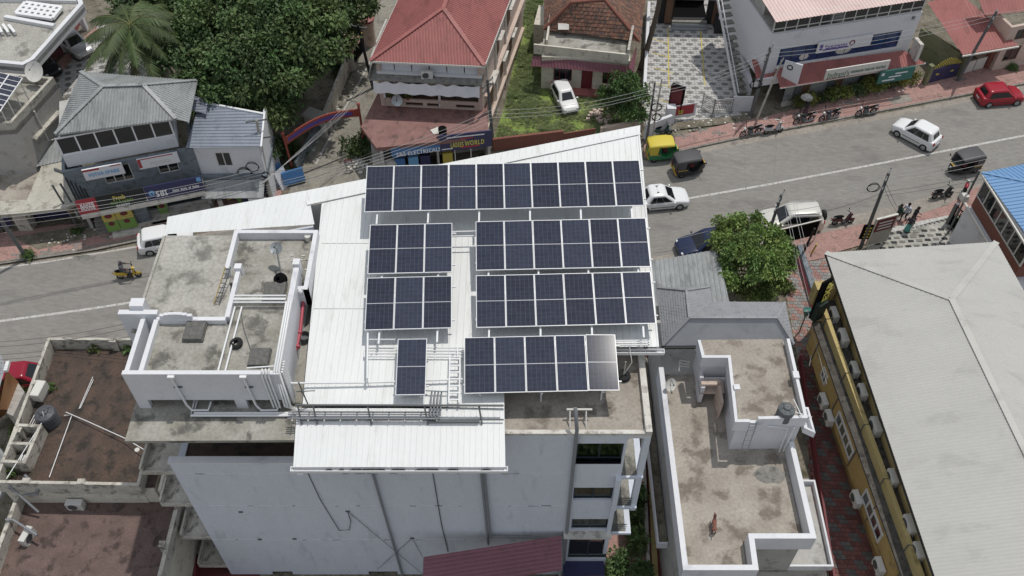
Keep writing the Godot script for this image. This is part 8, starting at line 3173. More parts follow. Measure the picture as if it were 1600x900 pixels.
func motorbike(label: String, at: Vector3, turn: float, paint: Material) -> void:
	var t := thing("motorbike", label, "motorbike", at, turn)
	spoked(t, V(0.68, 0.31, 0), 0.31, 0.05)
	spoked(t, V(-0.62, 0.31, 0), 0.31, 0.06)
	var m := Mb.new()
	m.ball(V(0.2, 0.83, 0), V(0.3, 0.15, 0.15), Transform3D(Basis(Vector3.BACK, 0.12), V(0, -0.02, 0)), 12, 7)
	obj("tank", m, paint, t)
	var st := []
	for q in [[-0.9, 0.08, 0.86, 0.9], [-0.75, 0.13, 0.78, 0.88], [-0.35, 0.14, 0.73, 0.82], [-0.05, 0.1, 0.74, 0.82]]:
		var r := []
		for k in 10:
			var a := TAU * k / 10.0
			r.append(V(q[0], (q[2] + q[3]) / 2 + sin(a) * (q[3] - q[2]) / 2, cos(a) * q[1]))
		st.append(r)
	m = Mb.new()
	m.loft(st)
	obj("seat", m, "black", t)
	m = Mb.new()
	m.cbox(V(0.05, 0.42, 0), V(0.42, 0.32, 0.24), 0.06)
	m.lathe([Vector2(0, 0), Vector2(0.11, 0), Vector2(0.11, 0.3), Vector2(0, 0.3)], Transform3D(Basis(Vector3.BACK, -0.3), V(0.12, 0.45, 0)), 10)
	obj("engine", m, "tank_grey", t)
	m = Mb.new()
	for s in [-1, 1]:
		m.tube([V(0.68, 0.31, s * 0.09), V(0.5, 0.9, s * 0.08)], 0.03, 6)
	m.tube([V(0.5, 0.95, 0), V(0.2, 0.62, 0), V(-0.35, 0.66, 0), V(-0.62, 0.31, 0.1)], 0.035, 6)
	obj("fork_frame", m, "tank_grey", t)
	m = Mb.new()
	m.tube([V(0.32, 1.02, -0.38), V(0.45, 1.03, -0.2), V(0.47, 0.96, 0), V(0.45, 1.03, 0.2), V(0.32, 1.02, 0.38)], 0.022, 6)
	obj("handlebar", m, "black", t)
	m = Mb.new()
	m.ball(V(0.62, 0.88, 0), V(0.1, 0.11, 0.12), Transform3D.IDENTITY, 10, 6)
	obj("headlight", m, "lamp_lens", t)
	m = Mb.new()
	m.ball(V(0.68, 0.6, 0), V(0.26, 0.06, 0.08), Transform3D.IDENTITY, 8, 5)
	m.ball(V(-0.75, 0.66, 0), V(0.24, 0.06, 0.09), Transform3D(Basis(Vector3.BACK, 0.2), Vector3.ZERO), 8, 5)
	obj("mudguard", m, paint, t)
	m = Mb.new()
	m.tube([V(0.15, 0.35, -0.16), V(-0.2, 0.25, -0.17), V(-0.8, 0.36, -0.18)], [0.03, 0.05, 0.055], 8)
	obj("exhaust", m, "steel", t)
	for s in [-1, 1]:
		m = Mb.new()
		m.tube([V(0.42, 1.03, s * 0.22), V(0.4, 1.22, s * 0.32)], 0.012, 5)
		m.ball(V(0.4, 1.24, s * 0.33), V(0.02, 0.06, 0.07), Transform3D.IDENTITY, 8, 5)
		obj("mirror", m, "black", t)
	m = Mb.new()
	m.tube([V(-0.6, 0.84, 0.13), V(-0.96, 0.9, 0.1), V(-0.96, 0.9, -0.1), V(-0.6, 0.84, -0.13)], 0.018, 6)
	obj("grab_rail", m, "steel", t)
	m = Mb.new()
	m.box(V(-0.93, 0.78, 0), V(0.05, 0.08, 0.14))
	obj("tail_light", m, "tail_red", t)

func auto(label: String, at: Vector3, turn: float, kind: String) -> void:
	var t := thing("autorickshaw", label, "autorickshaw", at, turn)
	var green := kind == "green"
	var body := flat(hexc("2f7a4f"), 0.4) if green else flat(hexc("232425"), 0.4)
	var hood := flat(hexc("cdbb45"), 0.55) if green else flat(hexc("4b4b4e"), 0.6)
	var trim := flat(hexc("c8a23a"), 0.5)
	# tub: narrow at the nose, wide at the back
	var st := []
	for q in [[-1.2, 0.6, 0.34, 0.9], [-1.1, 0.66, 0.28, 0.95], [-0.4, 0.67, 0.25, 0.85], [0.05, 0.66, 0.25, 0.5], [0.45, 0.6, 0.25, 0.5], [0.75, 0.5, 0.27, 0.95], [1.0, 0.36, 0.3, 0.98], [1.22, 0.2, 0.36, 0.8]]:
		var r := []
		for p in [[0, q[2]], [0.9, q[2]], [1.0, q[2] + 0.08], [1.0, q[3] - 0.06], [0.95, q[3]], [0, q[3] + 0.01]]:
			r.append(V(q[0], p[1], p[0] * q[1]))
		for k in range(4, 0, -1):
			r.append(V(q[0], r[k].y, -r[k].z))
		st.append(r)
	var m := Mb.new()
	m.loft(st)
	obj("body", m, body, t)
	# hood: roof plus closed back quarter
	st = []
	for q in [[-1.22, 0.56, 1.0, 1.56], [-1.12, 0.64, 0.92, 1.66], [-0.6, 0.67, 1.48, 1.74], [0.1, 0.66, 1.5, 1.74], [0.6, 0.62, 1.5, 1.7], [0.74, 0.58, 1.52, 1.63]]:
		var r := []
		for p in [[0, q[2]], [1.0, q[2]], [1.0, q[3] - 0.14], [0.93, q[3] - 0.04], [0.75, q[3]], [0, q[3] + 0.03]]:
			r.append(V(q[0], p[1], p[0] * q[1]))
		for k in range(4, 0, -1):
			r.append(V(q[0], r[k].y, -r[k].z))
		st.append(r)
	m = Mb.new()
	m.loft(st)
	obj("hood", m, hood, t)
	m = Mb.new()
	for s in [-1, 1]:
		m.quad(V(-1.15, 0.85, s * 0.672), V(-0.55, 0.85, s * 0.676), V(-0.45, 1.55, s * 0.672), V(-1.15, 1.6, s * 0.66))
		m.quad(V(-1.15, 0.85, s * 0.668), V(-1.15, 1.6, s * 0.656), V(-0.45, 1.55, s * 0.668), V(-0.55, 0.85, s * 0.672))
	obj("side_curtain", m, hood, t)
	m = Mb.new()
	m.box(V(-1.235, 1.25, 0), V(0.02, 0.26, 0.5))
	obj("rear_window", m, "glass_dark", t)
	m = Mb.new()
	m.quad(V(0.98, 0.98, -0.42), V(0.98, 0.98, 0.42), V(0.74, 1.55, 0.5), V(0.74, 1.55, -0.5))
	obj("windscreen", m, "glass_dark", t)
	m = Mb.new()
	for s in [-1, 1]:
		m.bar(V(1.0, 0.95, s * 0.45), V(0.72, 1.6, s * 0.56), 0.05)
		m.bar(V(-0.35, 0.8, s * 0.66), V(-0.35, 1.55, s * 0.66), 0.04)
	obj("post", m, body, t)
	m = Mb.new()
	m.cbox(V(-0.75, 0.85, 0), V(0.5, 0.2, 1.1), 0.05)
	m.cbox(V(0.15, 0.75, 0), V(0.35, 0.25, 0.5), 0.05)
	obj("seat", m, "maroon", t)
	m = Mb.new()
	m.box(V(-1.22, 0.42, 0), V(0.08, 0.08, 1.25))
	for s in [-1, 1]:
		m.box(V(-0.75, 0.82, s * 0.675), V(0.8, 0.05, 0.012))
	m.box(V(1.1, 0.9, 0), V(0.1, 0.05, 0.5))
	obj("yellow_band", m, trim, t)
	m = Mb.new()
	m.box(V(-1.215, 0.62, 0), V(0.02, 0.14, 0.4))
	obj("number_plate", m, "text_yellow", t)
	for s in [-1, 1]:
		m = Mb.new()
		m.box(V(-1.2, 0.78, s * 0.5), V(0.05, 0.16, 0.1))
		obj("tail_light", m, "tail_red", t)
		m = Mb.new()
		m.tube([V(0.95, 1.15, s * 0.5), V(1.0, 1.25, s * 0.68)], 0.012, 5)
		m.box(V(1.0, 1.27, s * 0.7), V(0.03, 0.14, 0.1))
		obj("mirror", m, "black", t)
		spoked(t, V(-0.75, 0.24, s * 0.58), 0.24, 0.06)
	spoked(t, V(1.0, 0.24, 0), 0.24, 0.06)
	m = Mb.new()
	m.ball(V(1.2, 0.68, 0), V(0.08, 0.1, 0.1), Transform3D.IDENTITY, 10, 6)
	obj("headlight", m, "lamp_lens", t)
	m = Mb.new()
	m.ball(V(1.02, 0.42, 0), V(0.3, 0.12, 0.12), Transform3D.IDENTITY, 10, 6)
	obj("mudguard", m, body, t)

# ---------------------------------------------------------------- people
# continuous skin round a set of tapered bones, meshed as surface nets; colour by nearest bone
func flesh(m: Mb, bones: Array, cell: float, blend: float) -> void:
	var lo := Vector3.INF
	var hi := -Vector3.INF
	for b in bones:
		for k in 2:
			lo = lo.min(b[k] - Vector3.ONE * (b[2 + k] + cell * 2))
			hi = hi.max(b[k] + Vector3.ONE * (b[2 + k] + cell * 2))
	var n := Vector3i(((hi - lo) / cell).ceil()) + Vector3i.ONE
	var f := PackedFloat32Array()
	f.resize(n.x * n.y * n.z)
	f.fill(1.0)
	for b in bones:
		var p: Vector3 = b[0]
		var q: Vector3 = b[1]
		var big := maxf(b[2], b[3]) + cell * 2 + blend
		var a0 := Vector3i(((p.min(q) - Vector3.ONE * big - lo) / cell).floor()).clamp(Vector3i.ZERO, n - Vector3i.ONE)
		var a1 := Vector3i(((p.max(q) + Vector3.ONE * big - lo) / cell).ceil()).clamp(Vector3i.ZERO, n - Vector3i.ONE)
		var d := q - p
		var dd := maxf(d.length_squared(), 1e-8)
		for z in range(a0.z, a1.z + 1):
			for y in range(a0.y, a1.y + 1):
				for x in range(a0.x, a1.x + 1):
					var w := lo + V(x, y, z) * cell
					var t := clampf((w - p).dot(d) / dd, 0, 1)
					var e := (w - p - d * t).length() - lerpf(b[2], b[3], t)
					var i := x + n.x * (y + n.y * z)
					var h := maxf(blend - absf(f[i] - e), 0.0) / blend
					f[i] = minf(f[i], e) - h * h * blend * 0.25
	var at := {}
	for z in n.z - 1:
		for y in n.y - 1:
			for x in n.x - 1:
				var sum := Vector3.ZERO
				var cnt := 0
				var base := x + n.x * (y + n.y * z)
				var s0 := 0
				for k in 8:
					if f[base + (k & 1) + n.x * (((k >> 1) & 1) + n.y * (k >> 2))] < 0:
						s0 += 1
				if s0 == 0 or s0 == 8:
					continue
				for k in 8:
					var i := base + (k & 1) + n.x * (((k >> 1) & 1) + n.y * (k >> 2))
					for ax in 3:
						if k & (1 << ax):
							continue
						var j: int = i + [1, n.x, n.x * n.y][ax]
						if (f[i] < 0) != (f[j] < 0):
							var u := f[i] / (f[i] - f[j])
							var c := V(k & 1, (k >> 1) & 1, k >> 2)
							c[ax] += u
							sum += c
							cnt += 1
				at[base] = lo + (V(x, y, z) + sum / cnt) * cell
	var grad := func(w: Vector3) -> Vector3:
		var g := (w - lo) / cell
		var i := Vector3i(g.round()).clamp(Vector3i.ONE, n - Vector3i.ONE * 2)
		var o := i.x + n.x * (i.y + n.y * i.z)
		return V(f[o + 1] - f[o - 1], f[o + n.x] - f[o - n.x], f[o + n.x * n.y] - f[o - n.x * n.y]).normalized()
	var tint := func(w: Vector3) -> Color:
		var best := 1e9
		var c: Color = Color.WHITE
		for b in bones:
			var d: Vector3 = b[1] - b[0]
			var t := clampf((w - b[0]).dot(d) / maxf(d.length_squared(), 1e-8), 0, 1)
			var e: float = (w - b[0] - d * t).length() - lerpf(b[2], b[3], t)
			if e < best:
				best = e
				c = b[4]
		return c
	m.painted = true
	var step := [1, n.x, n.x * n.y]
	for base in at:
		for ax in 3:
			var j: int = base + step[ax]
			if (f[base] < 0) == (f[j] < 0):
				continue
			var u: int = step[(ax + 1) % 3]
			var v: int = step[(ax + 2) % 3]
			if not (at.has(base - u) and at.has(base - v) and at.has(base - u - v)):
				continue
			var q := [at[base], at[base - u], at[base - u - v], at[base - v]]
			var nn := q.map(grad)
			if f[base] < 0:
				q.reverse()
				nn.reverse()
			m.col = tint.call((q[0] + q[2]) / 2)
			var tn: Vector3 = (q[1] - q[0]).cross(q[3] - q[0])
			if tn.dot(nn[0]) < 0:
				q.reverse()
				nn.reverse()
			m.squad(q, nn)

# joints in local space: facing +x, y up; pose holds offsets for hands and feet
func person(called_label: String, at: Vector3, turn: float, skin: Color, shirt: Color, legs: Color, hair: Color, pose: Dictionary, tall := 1.7) -> Node3D:
	var t := thing("person", called_label, "person", at, turn)
	var s := tall / 1.7
	var hip: Vector3 = pose.get("hip", V(0, 0.9, 0)) * s
	var lean: Vector3 = pose.get("lean", V(0.02, 0.52, 0)) * s
	var neck := hip + lean
	var head := neck + V(0.03, 0.18, 0) * s
	var bones := []
	bones.append([hip, hip + lean * 0.45, 0.145 * s, 0.135 * s, shirt])
	bones.append([hip + lean * 0.45, neck - lean * 0.12, 0.135 * s, 0.155 * s, shirt])
	bones.append([neck - lean * 0.05, head, 0.06 * s, 0.06 * s, skin])
	var limbs := []
	for k in [-1, 1]:
		var sh := neck + V(0, -0.05, 0.19 * k) * s
		var ha: Vector3 = hip + pose.get("hand_l" if k < 0 else "hand_r", V(0.08, -0.08, 0.26 * k)) * s
		var mid := (sh + ha) / 2
		var reach := sh.distance_to(ha)
		var bend := sqrt(maxf(0.0, pow(0.29 * s, 2) - pow(reach / 2, 2)))
		var el := mid + V(-0.8, -0.4, 0.35 * k).normalized() * bend
		bones.append([neck - lean * 0.12, sh, 0.12 * s, 0.075 * s, shirt])
		var cut := sh.lerp(el, 0.75)
		bones.append([sh, cut, 0.072 * s, 0.062 * s, shirt])
		bones.append([cut, el, 0.05 * s, 0.044 * s, shirt if pose.get("long", false) else skin])
		bones.append([el, ha, 0.044 * s, 0.03 * s, shirt if pose.get("long", false) else skin])
		limbs.append([ha, (ha - el).normalized(), k])
		var hj := hip + V(0, -0.05, 0.09 * k) * s
		var fo: Vector3 = pose.get("foot_l" if k < 0 else "foot_r", V(0, 0, 0.1 * k)) * s + V(0, 0.07, 0) * s
		var lr := hj.distance_to(fo)
		var lb := sqrt(maxf(0.0, pow(0.43 * s, 2) - pow(lr / 2, 2)))
		var kn := (hj + fo) / 2 + V(1, 0.25, 0.0).normalized() * lb
		bones.append([hj, kn, 0.092 * s, 0.062 * s, legs])
		bones.append([kn, fo, 0.06 * s, 0.042 * s, legs if not pose.get("bare", false) else skin])
		bones.append([fo - V(0.04, 0.03, 0), fo + V(0.15, -0.04, 0), 0.04 * s, 0.034 * s, Color(0.05, 0.04, 0.035)])
	if pose.get("skirt", false):
		bones.append([hip - V(0, 0.05, 0), hip - V(0, 0.62, 0) * s, 0.15 * s, 0.23 * s, legs])
	var m := Mb.new()
	flesh(m, bones, 0.03, 0.05)
	# hands: palm and five fingers each
	for q in limbs:
		var d: Vector3 = q[1]
		var side := d.cross(V(0, 0, q[2])).normalized()
		if side.length() < 0.5:
			side = Vector3.RIGHT
		var nrm := d.cross(side)
		var hb := []
		var pc: Vector3 = q[0] + d * 0.05
		hb.append([q[0], pc, 0.026, 0.028, skin])
		for k in 4:
			var root: Vector3 = pc + side * (k - 1.5) * 0.019 + d * 0.02
			var l: float = [0.055, 0.07, 0.066, 0.05][k]
			hb.append([pc, root, 0.018, 0.011, skin])
			hb.append([root, root + d * l * 0.6 + nrm * 0.012, 0.0095, 0.009, skin])
			hb.append([root + d * l * 0.6 + nrm * 0.012, root + d * l + nrm * 0.035, 0.009, 0.0075, skin])
		hb.append([q[0] + d * 0.02 - side * 0.02, q[0] + d * 0.06 - side * 0.055, 0.013, 0.01, skin])
		var hm := Mb.new()
		flesh(hm, hb, 0.0085, 0.006)
		m.v.append_array(hm.v)
		m.n.append_array(hm.n)
		m.uv.append_array(hm.uv)
		m.c.append_array(hm.c)
	# head with face
	var hd := []
	var hc := head + V(0.015, 0.05, 0) * s
	hd.append([hc, hc + V(0.0, 0.03, 0) * s, 0.095 * s, 0.092 * s, skin])
	hd.append([hc + V(0.03, -0.05, 0) * s, hc + V(0.05, -0.075, 0) * s, 0.065 * s, 0.045 * s, skin])
	hd.append([hc + V(0.09, 0.01, 0) * s, hc + V(0.108, -0.025, 0) * s, 0.012, 0.017, skin])
	hd.append([hc + V(0.085, -0.055, -0.02) * s, hc + V(0.085, -0.055, 0.02) * s, 0.011, 0.011, Color(0.25, 0.09, 0.08)])
	for k in [-1, 1]:
		hd.append([hc + V(-0.005, -0.01, 0.095 * k) * s, hc + V(-0.01, 0.02, 0.098 * k) * s, 0.014, 0.017, skin])
		hd.append([hc + V(0.08, 0.02, 0.035 * k) * s, hc + V(0.084, 0.02, 0.035 * k) * s, 0.012, 0.011, Color(0.03, 0.025, 0.02)])
	var hm2 := Mb.new()
	flesh(hm2, hd, 0.012, 0.02)
	m.v.append_array(hm2.v)
	m.n.append_array(hm2.n)
	m.uv.append_array(hm2.uv)
	m.c.append_array(hm2.c)
	obj("body", m, "cloth", t)
	var hr := Mb.new()
	var cap := [[hc + V(-0.02, 0.045, 0) * s, hc + V(0.02, 0.06, 0) * s, 0.102 * s, 0.09 * s, hair], [hc + V(-0.05, 0.0, 0) * s, hc + V(-0.045, -0.03, 0) * s, 0.075 * s, 0.06 * s, hair]]
	if pose.get("long_hair", false):
		cap.append([hc + V(-0.09, 0, 0) * s, hc + V(-0.14, -0.35, 0) * s, 0.06 * s, 0.05 * s, hair])
	flesh(hr, cap, 0.014, 0.03)
	obj("helmet" if pose.get("helmet", false) else "hair", hr, "cloth", t)
	return t

func build_people() -> void:
	var skin := Color(0.16, 0.085, 0.055)
	var black := Color(0.012, 0.011, 0.011)
	person("person in dark green shirt and black trousers, left of three walkers", V(27.88, 0.1, -47.72), -2.75, skin, Color(0.015, 0.045, 0.035), Color(0.02, 0.018, 0.018), black, {"hand_l": V(0.25, 0.0, -0.3), "hand_r": V(-0.12, -0.02, 0.27), "foot_l": V(0.12, 0, -0.1), "foot_r": V(-0.15, 0, 0.1)})
	person("person in white shirt and dark trousers walking in the middle", V(28.47, 0.1, -47.85), -2.6, skin, Color(0.55, 0.56, 0.66), Color(0.03, 0.03, 0.035), black, {"hand_l": V(0.1, -0.05, -0.27), "hand_r": V(0.22, 0.05, 0.25), "foot_l": V(-0.18, 0, -0.1), "foot_r": V(0.18, 0, 0.1)})
	person("person in black shirt and brown trousers holding both forearms out", V(28.92, 0.1, -47.46), -0.5, skin, Color(0.018, 0.018, 0.02), Color(0.13, 0.10, 0.085), black, {"hand_l": V(0.3, 0.2, -0.14), "hand_r": V(0.3, 0.18, 0.2), "foot_l": V(0.05, 0, -0.1), "foot_r": V(-0.08, 0, 0.1)})
	person("person in teal dress with a dark top and long hair", V(28.4, 0.1, -46.7), -2.2, skin, Color(0.05, 0.05, 0.06), Color(0.10, 0.33, 0.30), black, {"hand_l": V(0.18, 0.02, -0.22), "skirt": true, "long_hair": true}, 1.6)
	var u := person("person in purple skirt and dark top under the grey umbrella", V(23.58, 0.12, -59.45), 2.6, skin, Color(0.03, 0.028, 0.035), Color(0.12, 0.065, 0.09), black, {"hand_r": V(0.22, 0.28, 0.12), "skirt": true}, 1.6)
	var um := thing("umbrella", "open grey umbrella held over a walker by the motorbikes", "umbrella", u.position + Basis(Vector3.UP, 2.6) * V(0.26, 1.12, 0.12))
	var m := Mb.new()
	var rad := 0.5
	for k in 8:
		var a := TAU * k / 8.0
		var b := TAU * (k + 1) / 8.0
		var prev0 := V(0, 0.82, 0)
		var prev1 := prev0
		for j in 4:
			var s := (j + 1) / 4.0
			var y := 0.82 - 0.26 * s * s
			var p0 := V(cos(a) * rad * s, y, sin(a) * rad * s)
			var p1 := V(cos(b) * rad * s, y, sin(b) * rad * s)
			if j == 0:
				m.tri(prev0, p1, p0)
			else:
				m.quad(prev0, prev1, p1, p0)
			prev0 = p0
			prev1 = p1
	obj("canopy", m, flat(hexc("6b6c6e"), 0.8), um)
	m = Mb.new()
	m.tube([V(0, -0.1, 0), V(0, 0.86, 0)], 0.01, 6)
	obj("shaft", m, "rail_dark", um)
	person("person in grey shirt and grey helmet riding the yellow scooter", V(-26.45, 0, -42.43), 0.16, skin, Color(0.10, 0.10, 0.11), Color(0.05, 0.055, 0.06), Color(0.12, 0.13, 0.14), {"hip": V(-0.3, 0.93, 0), "lean": V(0.08, 0.5, 0), "hand_l": V(0.6, 0.12, -0.32), "hand_r": V(0.6, 0.12, 0.32), "foot_l": V(0.1, 0.28, -0.14), "foot_r": V(0.1, 0.28, 0.14), "helmet": true})
	# dog on the terrace, seen from behind, head away
	var d := thing("dog", "brown dog standing on the bare terrace with its head turned away", "dog", V(9.75, 7.2, -20.36), 1.45)
	var c1 := Color(0.20, 0.085, 0.06)
	var c2 := Color(0.11, 0.05, 0.04)
	var bones := []
	bones.append([V(0.2, 0.46, 0), V(0.0, 0.45, 0), 0.105, 0.095, c1])
	bones.append([V(0.0, 0.45, 0), V(-0.24, 0.46, 0), 0.085, 0.085, c1])
	bones.append([V(0.24, 0.5, 0), V(0.36, 0.62, 0), 0.075, 0.06, c2])
	bones.append([V(0.36, 0.64, 0), V(0.42, 0.65, 0), 0.07, 0.06, c2])
	bones.append([V(0.44, 0.63, 0), V(0.54, 0.6, 0), 0.04, 0.028, c2])
	for k in [-1, 1]:
		bones.append([V(0.36, 0.7, 0.045 * k), V(0.34, 0.77, 0.06 * k), 0.025, 0.01, c2])
		bones.append([V(0.2, 0.42, 0.06 * k), V(0.18, 0.24, 0.07 * k), 0.05, 0.03, c1])
		bones.append([V(0.18, 0.24, 0.07 * k), V(0.2, 0.04, 0.07 * k), 0.028, 0.022, c2])
		bones.append([V(0.2, 0.03, 0.07 * k), V(0.24, 0.025, 0.07 * k), 0.026, 0.022, c2])
		bones.append([V(-0.25, 0.44, 0.06 * k), V(-0.18, 0.28, 0.075 * k), 0.07, 0.045, c1])
		bones.append([V(-0.18, 0.28, 0.075 * k), V(-0.31, 0.16, 0.075 * k), 0.038, 0.024, c2])
		bones.append([V(-0.31, 0.16, 0.075 * k), V(-0.28, 0.03, 0.075 * k), 0.022, 0.022, c2])
		bones.append([V(-0.28, 0.025, 0.075 * k), V(-0.23, 0.025, 0.075 * k), 0.026, 0.022, Color(0.5, 0.45, 0.4)])
	bones.append([V(-0.3, 0.5, 0), V(-0.42, 0.6, 0.04), 0.03, 0.022, c1])
	bones.append([V(-0.42, 0.6, 0.04), V(-0.4, 0.7, 0.08), 0.022, 0.014, Color(0.5, 0.45, 0.4)])
	m = Mb.new()
	flesh(m, bones, 0.014, 0.035)
	obj("body", m, "cloth", d)

func utility_pole(label: String, foot: Vector3, top: Vector3, r: float, arms: Array, mat: String, dirx: Vector3) -> Node3D:
	var t := thing("utility_pole", label, "pole", foot)
	var m := Mb.new()
	m.tube([Vector3.ZERO, top - foot], [r, r * 0.7], 10)
	obj("mast", m, mat, t)
	for a in arms:
		m = Mb.new()
		var c = (top - foot) * (a / maxf(top.y - foot.y, 0.1))
		m.bar(c - dirx * 0.75, c + dirx * 0.75, 0.08)
		obj("cross_arm", m, "tank_grey", t)
		for k in [-1.0, 0.0, 1.0]:
			m = Mb.new()
			m.lathe([Vector2(0.03, 0), Vector2(0.03, 0.08), Vector2(0.05, 0.1), Vector2(0.035, 0.16), Vector2(0, 0.18)], Transform3D(Basis(), c + dirx * 0.68 * k), 8)
			obj("insulator", m, "wall_grey", t)
	return t

func coil(t: Node3D, at: Vector3, r: float) -> void:
	var m := Mb.new()
	for j in 3:
		var pts := []
		for k in 15:
			var a := TAU * k / 14.0
			pts.append(at + V(cos(a) * r * (0.9 + 0.1 * j), sin(a) * r * (1.0 - 0.08 * j), 0.05 * j))
		m.tube(pts, 0.018, 5)
	obj("cable_coil", m, "black", t)

func build_street() -> void:
	var dx := V(0.5, 0, -0.86).normalized()
	utility_pole("street pole on the red pavement at the left edge of the road", V(-34.17, 0.12, -44.22), V(-34.17, 0.12, -44.22) + V(-0.4, 8.2, 0.1), 0.15, [7.8, 6.9], "tank_grey", dx)
	var c := utility_pole("crowded pole with cable coils right of the annex", V(-17.79, 0.12, -49.53), V(-17.6, 7.2, -50.6), 0.14, [7.0, 5.6], "wall_dirty", V(0.9, 0, -0.2).normalized())
	coil(c, V(-0.5, 4.0, 0.3), 0.45)
	coil(c, V(0.3, 3.2, 0.3), 0.3)
	var c2 := utility_pole("pale slimmer pole just left of the crowded one", V(-18.85, 0.12, -49.66), V(-18.85, 0.12, -49.66) + V(-0.5, 5.8, 0), 0.1, [], "wall_grey", dx)
	coil(c2, V(-0.2, 3.2, 0.2), 0.5)
	utility_pole("dark pole with an orange foot beside the side road", V(-11.55, 0, -63.09), V(-11.55, 0, -63.09) + V(-0.5, 6.2, 0), 0.14, [6.0], "dark", V(0.9, 0, 0.3).normalized())
	var p := utility_pole("dark pole in front of the curtained balcony corner", V(-1.45, 0, -55.69), V(-1.45, 0, -55.69) + V(-0.35, 6.6, -0.1), 0.14, [6.3, 5.8], "rail_dark", dx)
	p = utility_pole("grey pole by the gym wall behind the yellow autorickshaw", V(10.55, 0.12, -56.3), V(10.55, 0.12, -56.3) + V(0.0, 5.8, 0), 0.1, [], "tank_grey", dx)
	coil(p, V(0.35, 3.6, 0.1), 0.4)
	p = utility_pole("thinner grey pole close to the street wall end", V(11.07, 0.12, -57.05), V(11.07, 0.12, -57.05) + V(0.1, 5.6, 0), 0.08, [], "wall_dirty", dx)
	coil(p, V(0.1, 2.0, 0.1), 0.35)
	p = utility_pole("tall pole with cross arms left of the red canopy", V(19.23, 0.12, -59.37), V(19.23, 0.12, -59.37) + V(0.15, 6.8, 0.1), 0.15, [6.5, 5.9], "tank_grey", dx)
	coil(p, V(-0.3, 3.4, 0.2), 0.45)
	p = utility_pole("leaning pale pole beside the tall one at the red canopy", V(19.69, 0.12, -59.05), V(19.69, 0.12, -59.05) + V(0.8, 5.6, -0.2), 0.1, [5.2], "wall_dirty", dx)
	utility_pole("dark pole in front of the red sheet roofs at the right", V(37.26, 0.12, -63.95), V(37.26, 0.12, -63.95) + V(0.6, 6.8, 0.1), 0.15, [6.4, 5.7], "rail_dark", dx)
	p = utility_pole("dark pole with tangled cables by the standing sign on the lower pavement", V(24.77, 0.1, -45.21), V(24.77, 0.1, -45.21) + V(-0.2, 7.2, 0), 0.14, [7.0, 6.2], "rail_dark", dx)
	coil(p, V(-0.9, 6.0, 0.1), 0.4)
	utility_pole("pole rising out of the light green tree", V(17.79, 0, -44.93), V(17.79, 0, -44.93) + V(0.1, 5.6, 0), 0.13, [5.4, 4.6], "rail_dark", dx)
	utility_pole("dark lamp pole standing at the mouth of the paved lane", V(20.33, 0, -44.21), V(20.33, 0, -44.21) + V(0.1, 3.4, 0.3), 0.1, [], "dark", dx)
	# black banner on a rail between pole and tree
	var bn := thing("black_banner", "black banner hanging from a white rail beside the off-roader", "banner")
	var bx := wall(V(18.7, 0, -44.93), V(21.41, 0, -45.79))
	var m := Mb.new()
	m.span(V(0, 0.7, -0.02), V(3.0, 2.2, 0.02), bx)
	obj("cloth", m, "black", bn)
	m = Mb.new()
	m.span(V(-0.5, 2.2, -0.04), V(3.1, 2.28, 0.04), bx)
	for x in [0.0, 2.95]:
		m.span(V(x, 0, -0.03), V(x + 0.06, 2.2, 0.03), bx)
	obj("rail", m, "off_white", bn)
	# standing sign by the pole, yellow-black sign
	var s := thing("standing_sign", "white framed dark red sign leaning beside the dark pole", "sign")
	var sx := wall(V(25.06, 0.1, -45.09), V(26.94, 0.1, -45.7))
	m = Mb.new()
	m.span(V(0, 0.2, -0.15), V(1.7, 2.9, 0.0), sx)
	obj("case", m, "off_white", s)
	m = Mb.new()
	m.span(V(0.1, 1.6, 0), V(1.6, 2.8, 0.02), sx)
	obj("red_field", m, "maroon", s)
	m = Mb.new()
	m.span(V(0.1, 0.3, 0), V(1.6, 1.55, 0.02), sx)
	obj("grey_field", m, "wall_grey", s)
	m = Mb.new()
	for k in 3:
		m.span(V(0.3, 1.8 + k * 0.3, 0.02), V(1.4, 1.92 + k * 0.3, 0.03), sx)
	obj("print", m, "sign_white", s)
	s = thing("yellow_sign", "small black sign with yellow marks fixed beside the dark pole", "sign")
	sx = wall(V(24.57, 0.1, -45.33), V(25.3, 0.1, -45.33))
	m = Mb.new()
	m.span(V(-0.2, 0.9, 0.1), V(0.6, 2.3, 0.2), sx)
	obj("board", m, "black", s)
	m = Mb.new()
	for k in 4:
		m.span(V(0.0, 1.05 + k * 0.3, 0.2), V(0.4, 1.2 + k * 0.3, 0.22), sx)
	obj("print", m, "yellow", s)
	m = Mb.new()
	m.tube([V(21.12, 0, -44.57), V(21.12, 0, -44.57) + V(0.15, 1.1, 0)], 0.06, 8)
	solo("yellow_post", m, "yellow", "short yellow and black post at the lane mouth", "post")
	# arch over the side road
	var ar := thing("road_arch", "red arched sign on two posts spanning the side road", "arch")
	var a0: Vector3 = V(-16.63, 0, -52.8)
	var a1: Vector3 = V(-11.54, 0, -55.98)
	var t0 := a0 + V(-0.1, 3.6, 0)
	var t1 := a1 + V(0, 3.7, 0)
	for q in [[a0, t0], [a1, t1]]:
		m = Mb.new()
		m.tube([q[0], q[1] + V(0, 0.4, 0)], 0.09, 8)
		m.ball(q[1] + V(0, 0.45, 0), V(0.14, 0.14, 0.14), Transform3D.IDENTITY, 8, 6)
		obj("post", m, "orange_red", ar)
	m = Mb.new()
	var marks := Mb.new()
	var dirv := (t1 - t0).normalized()
	var outv := dirv.cross(Vector3.UP).normalized()
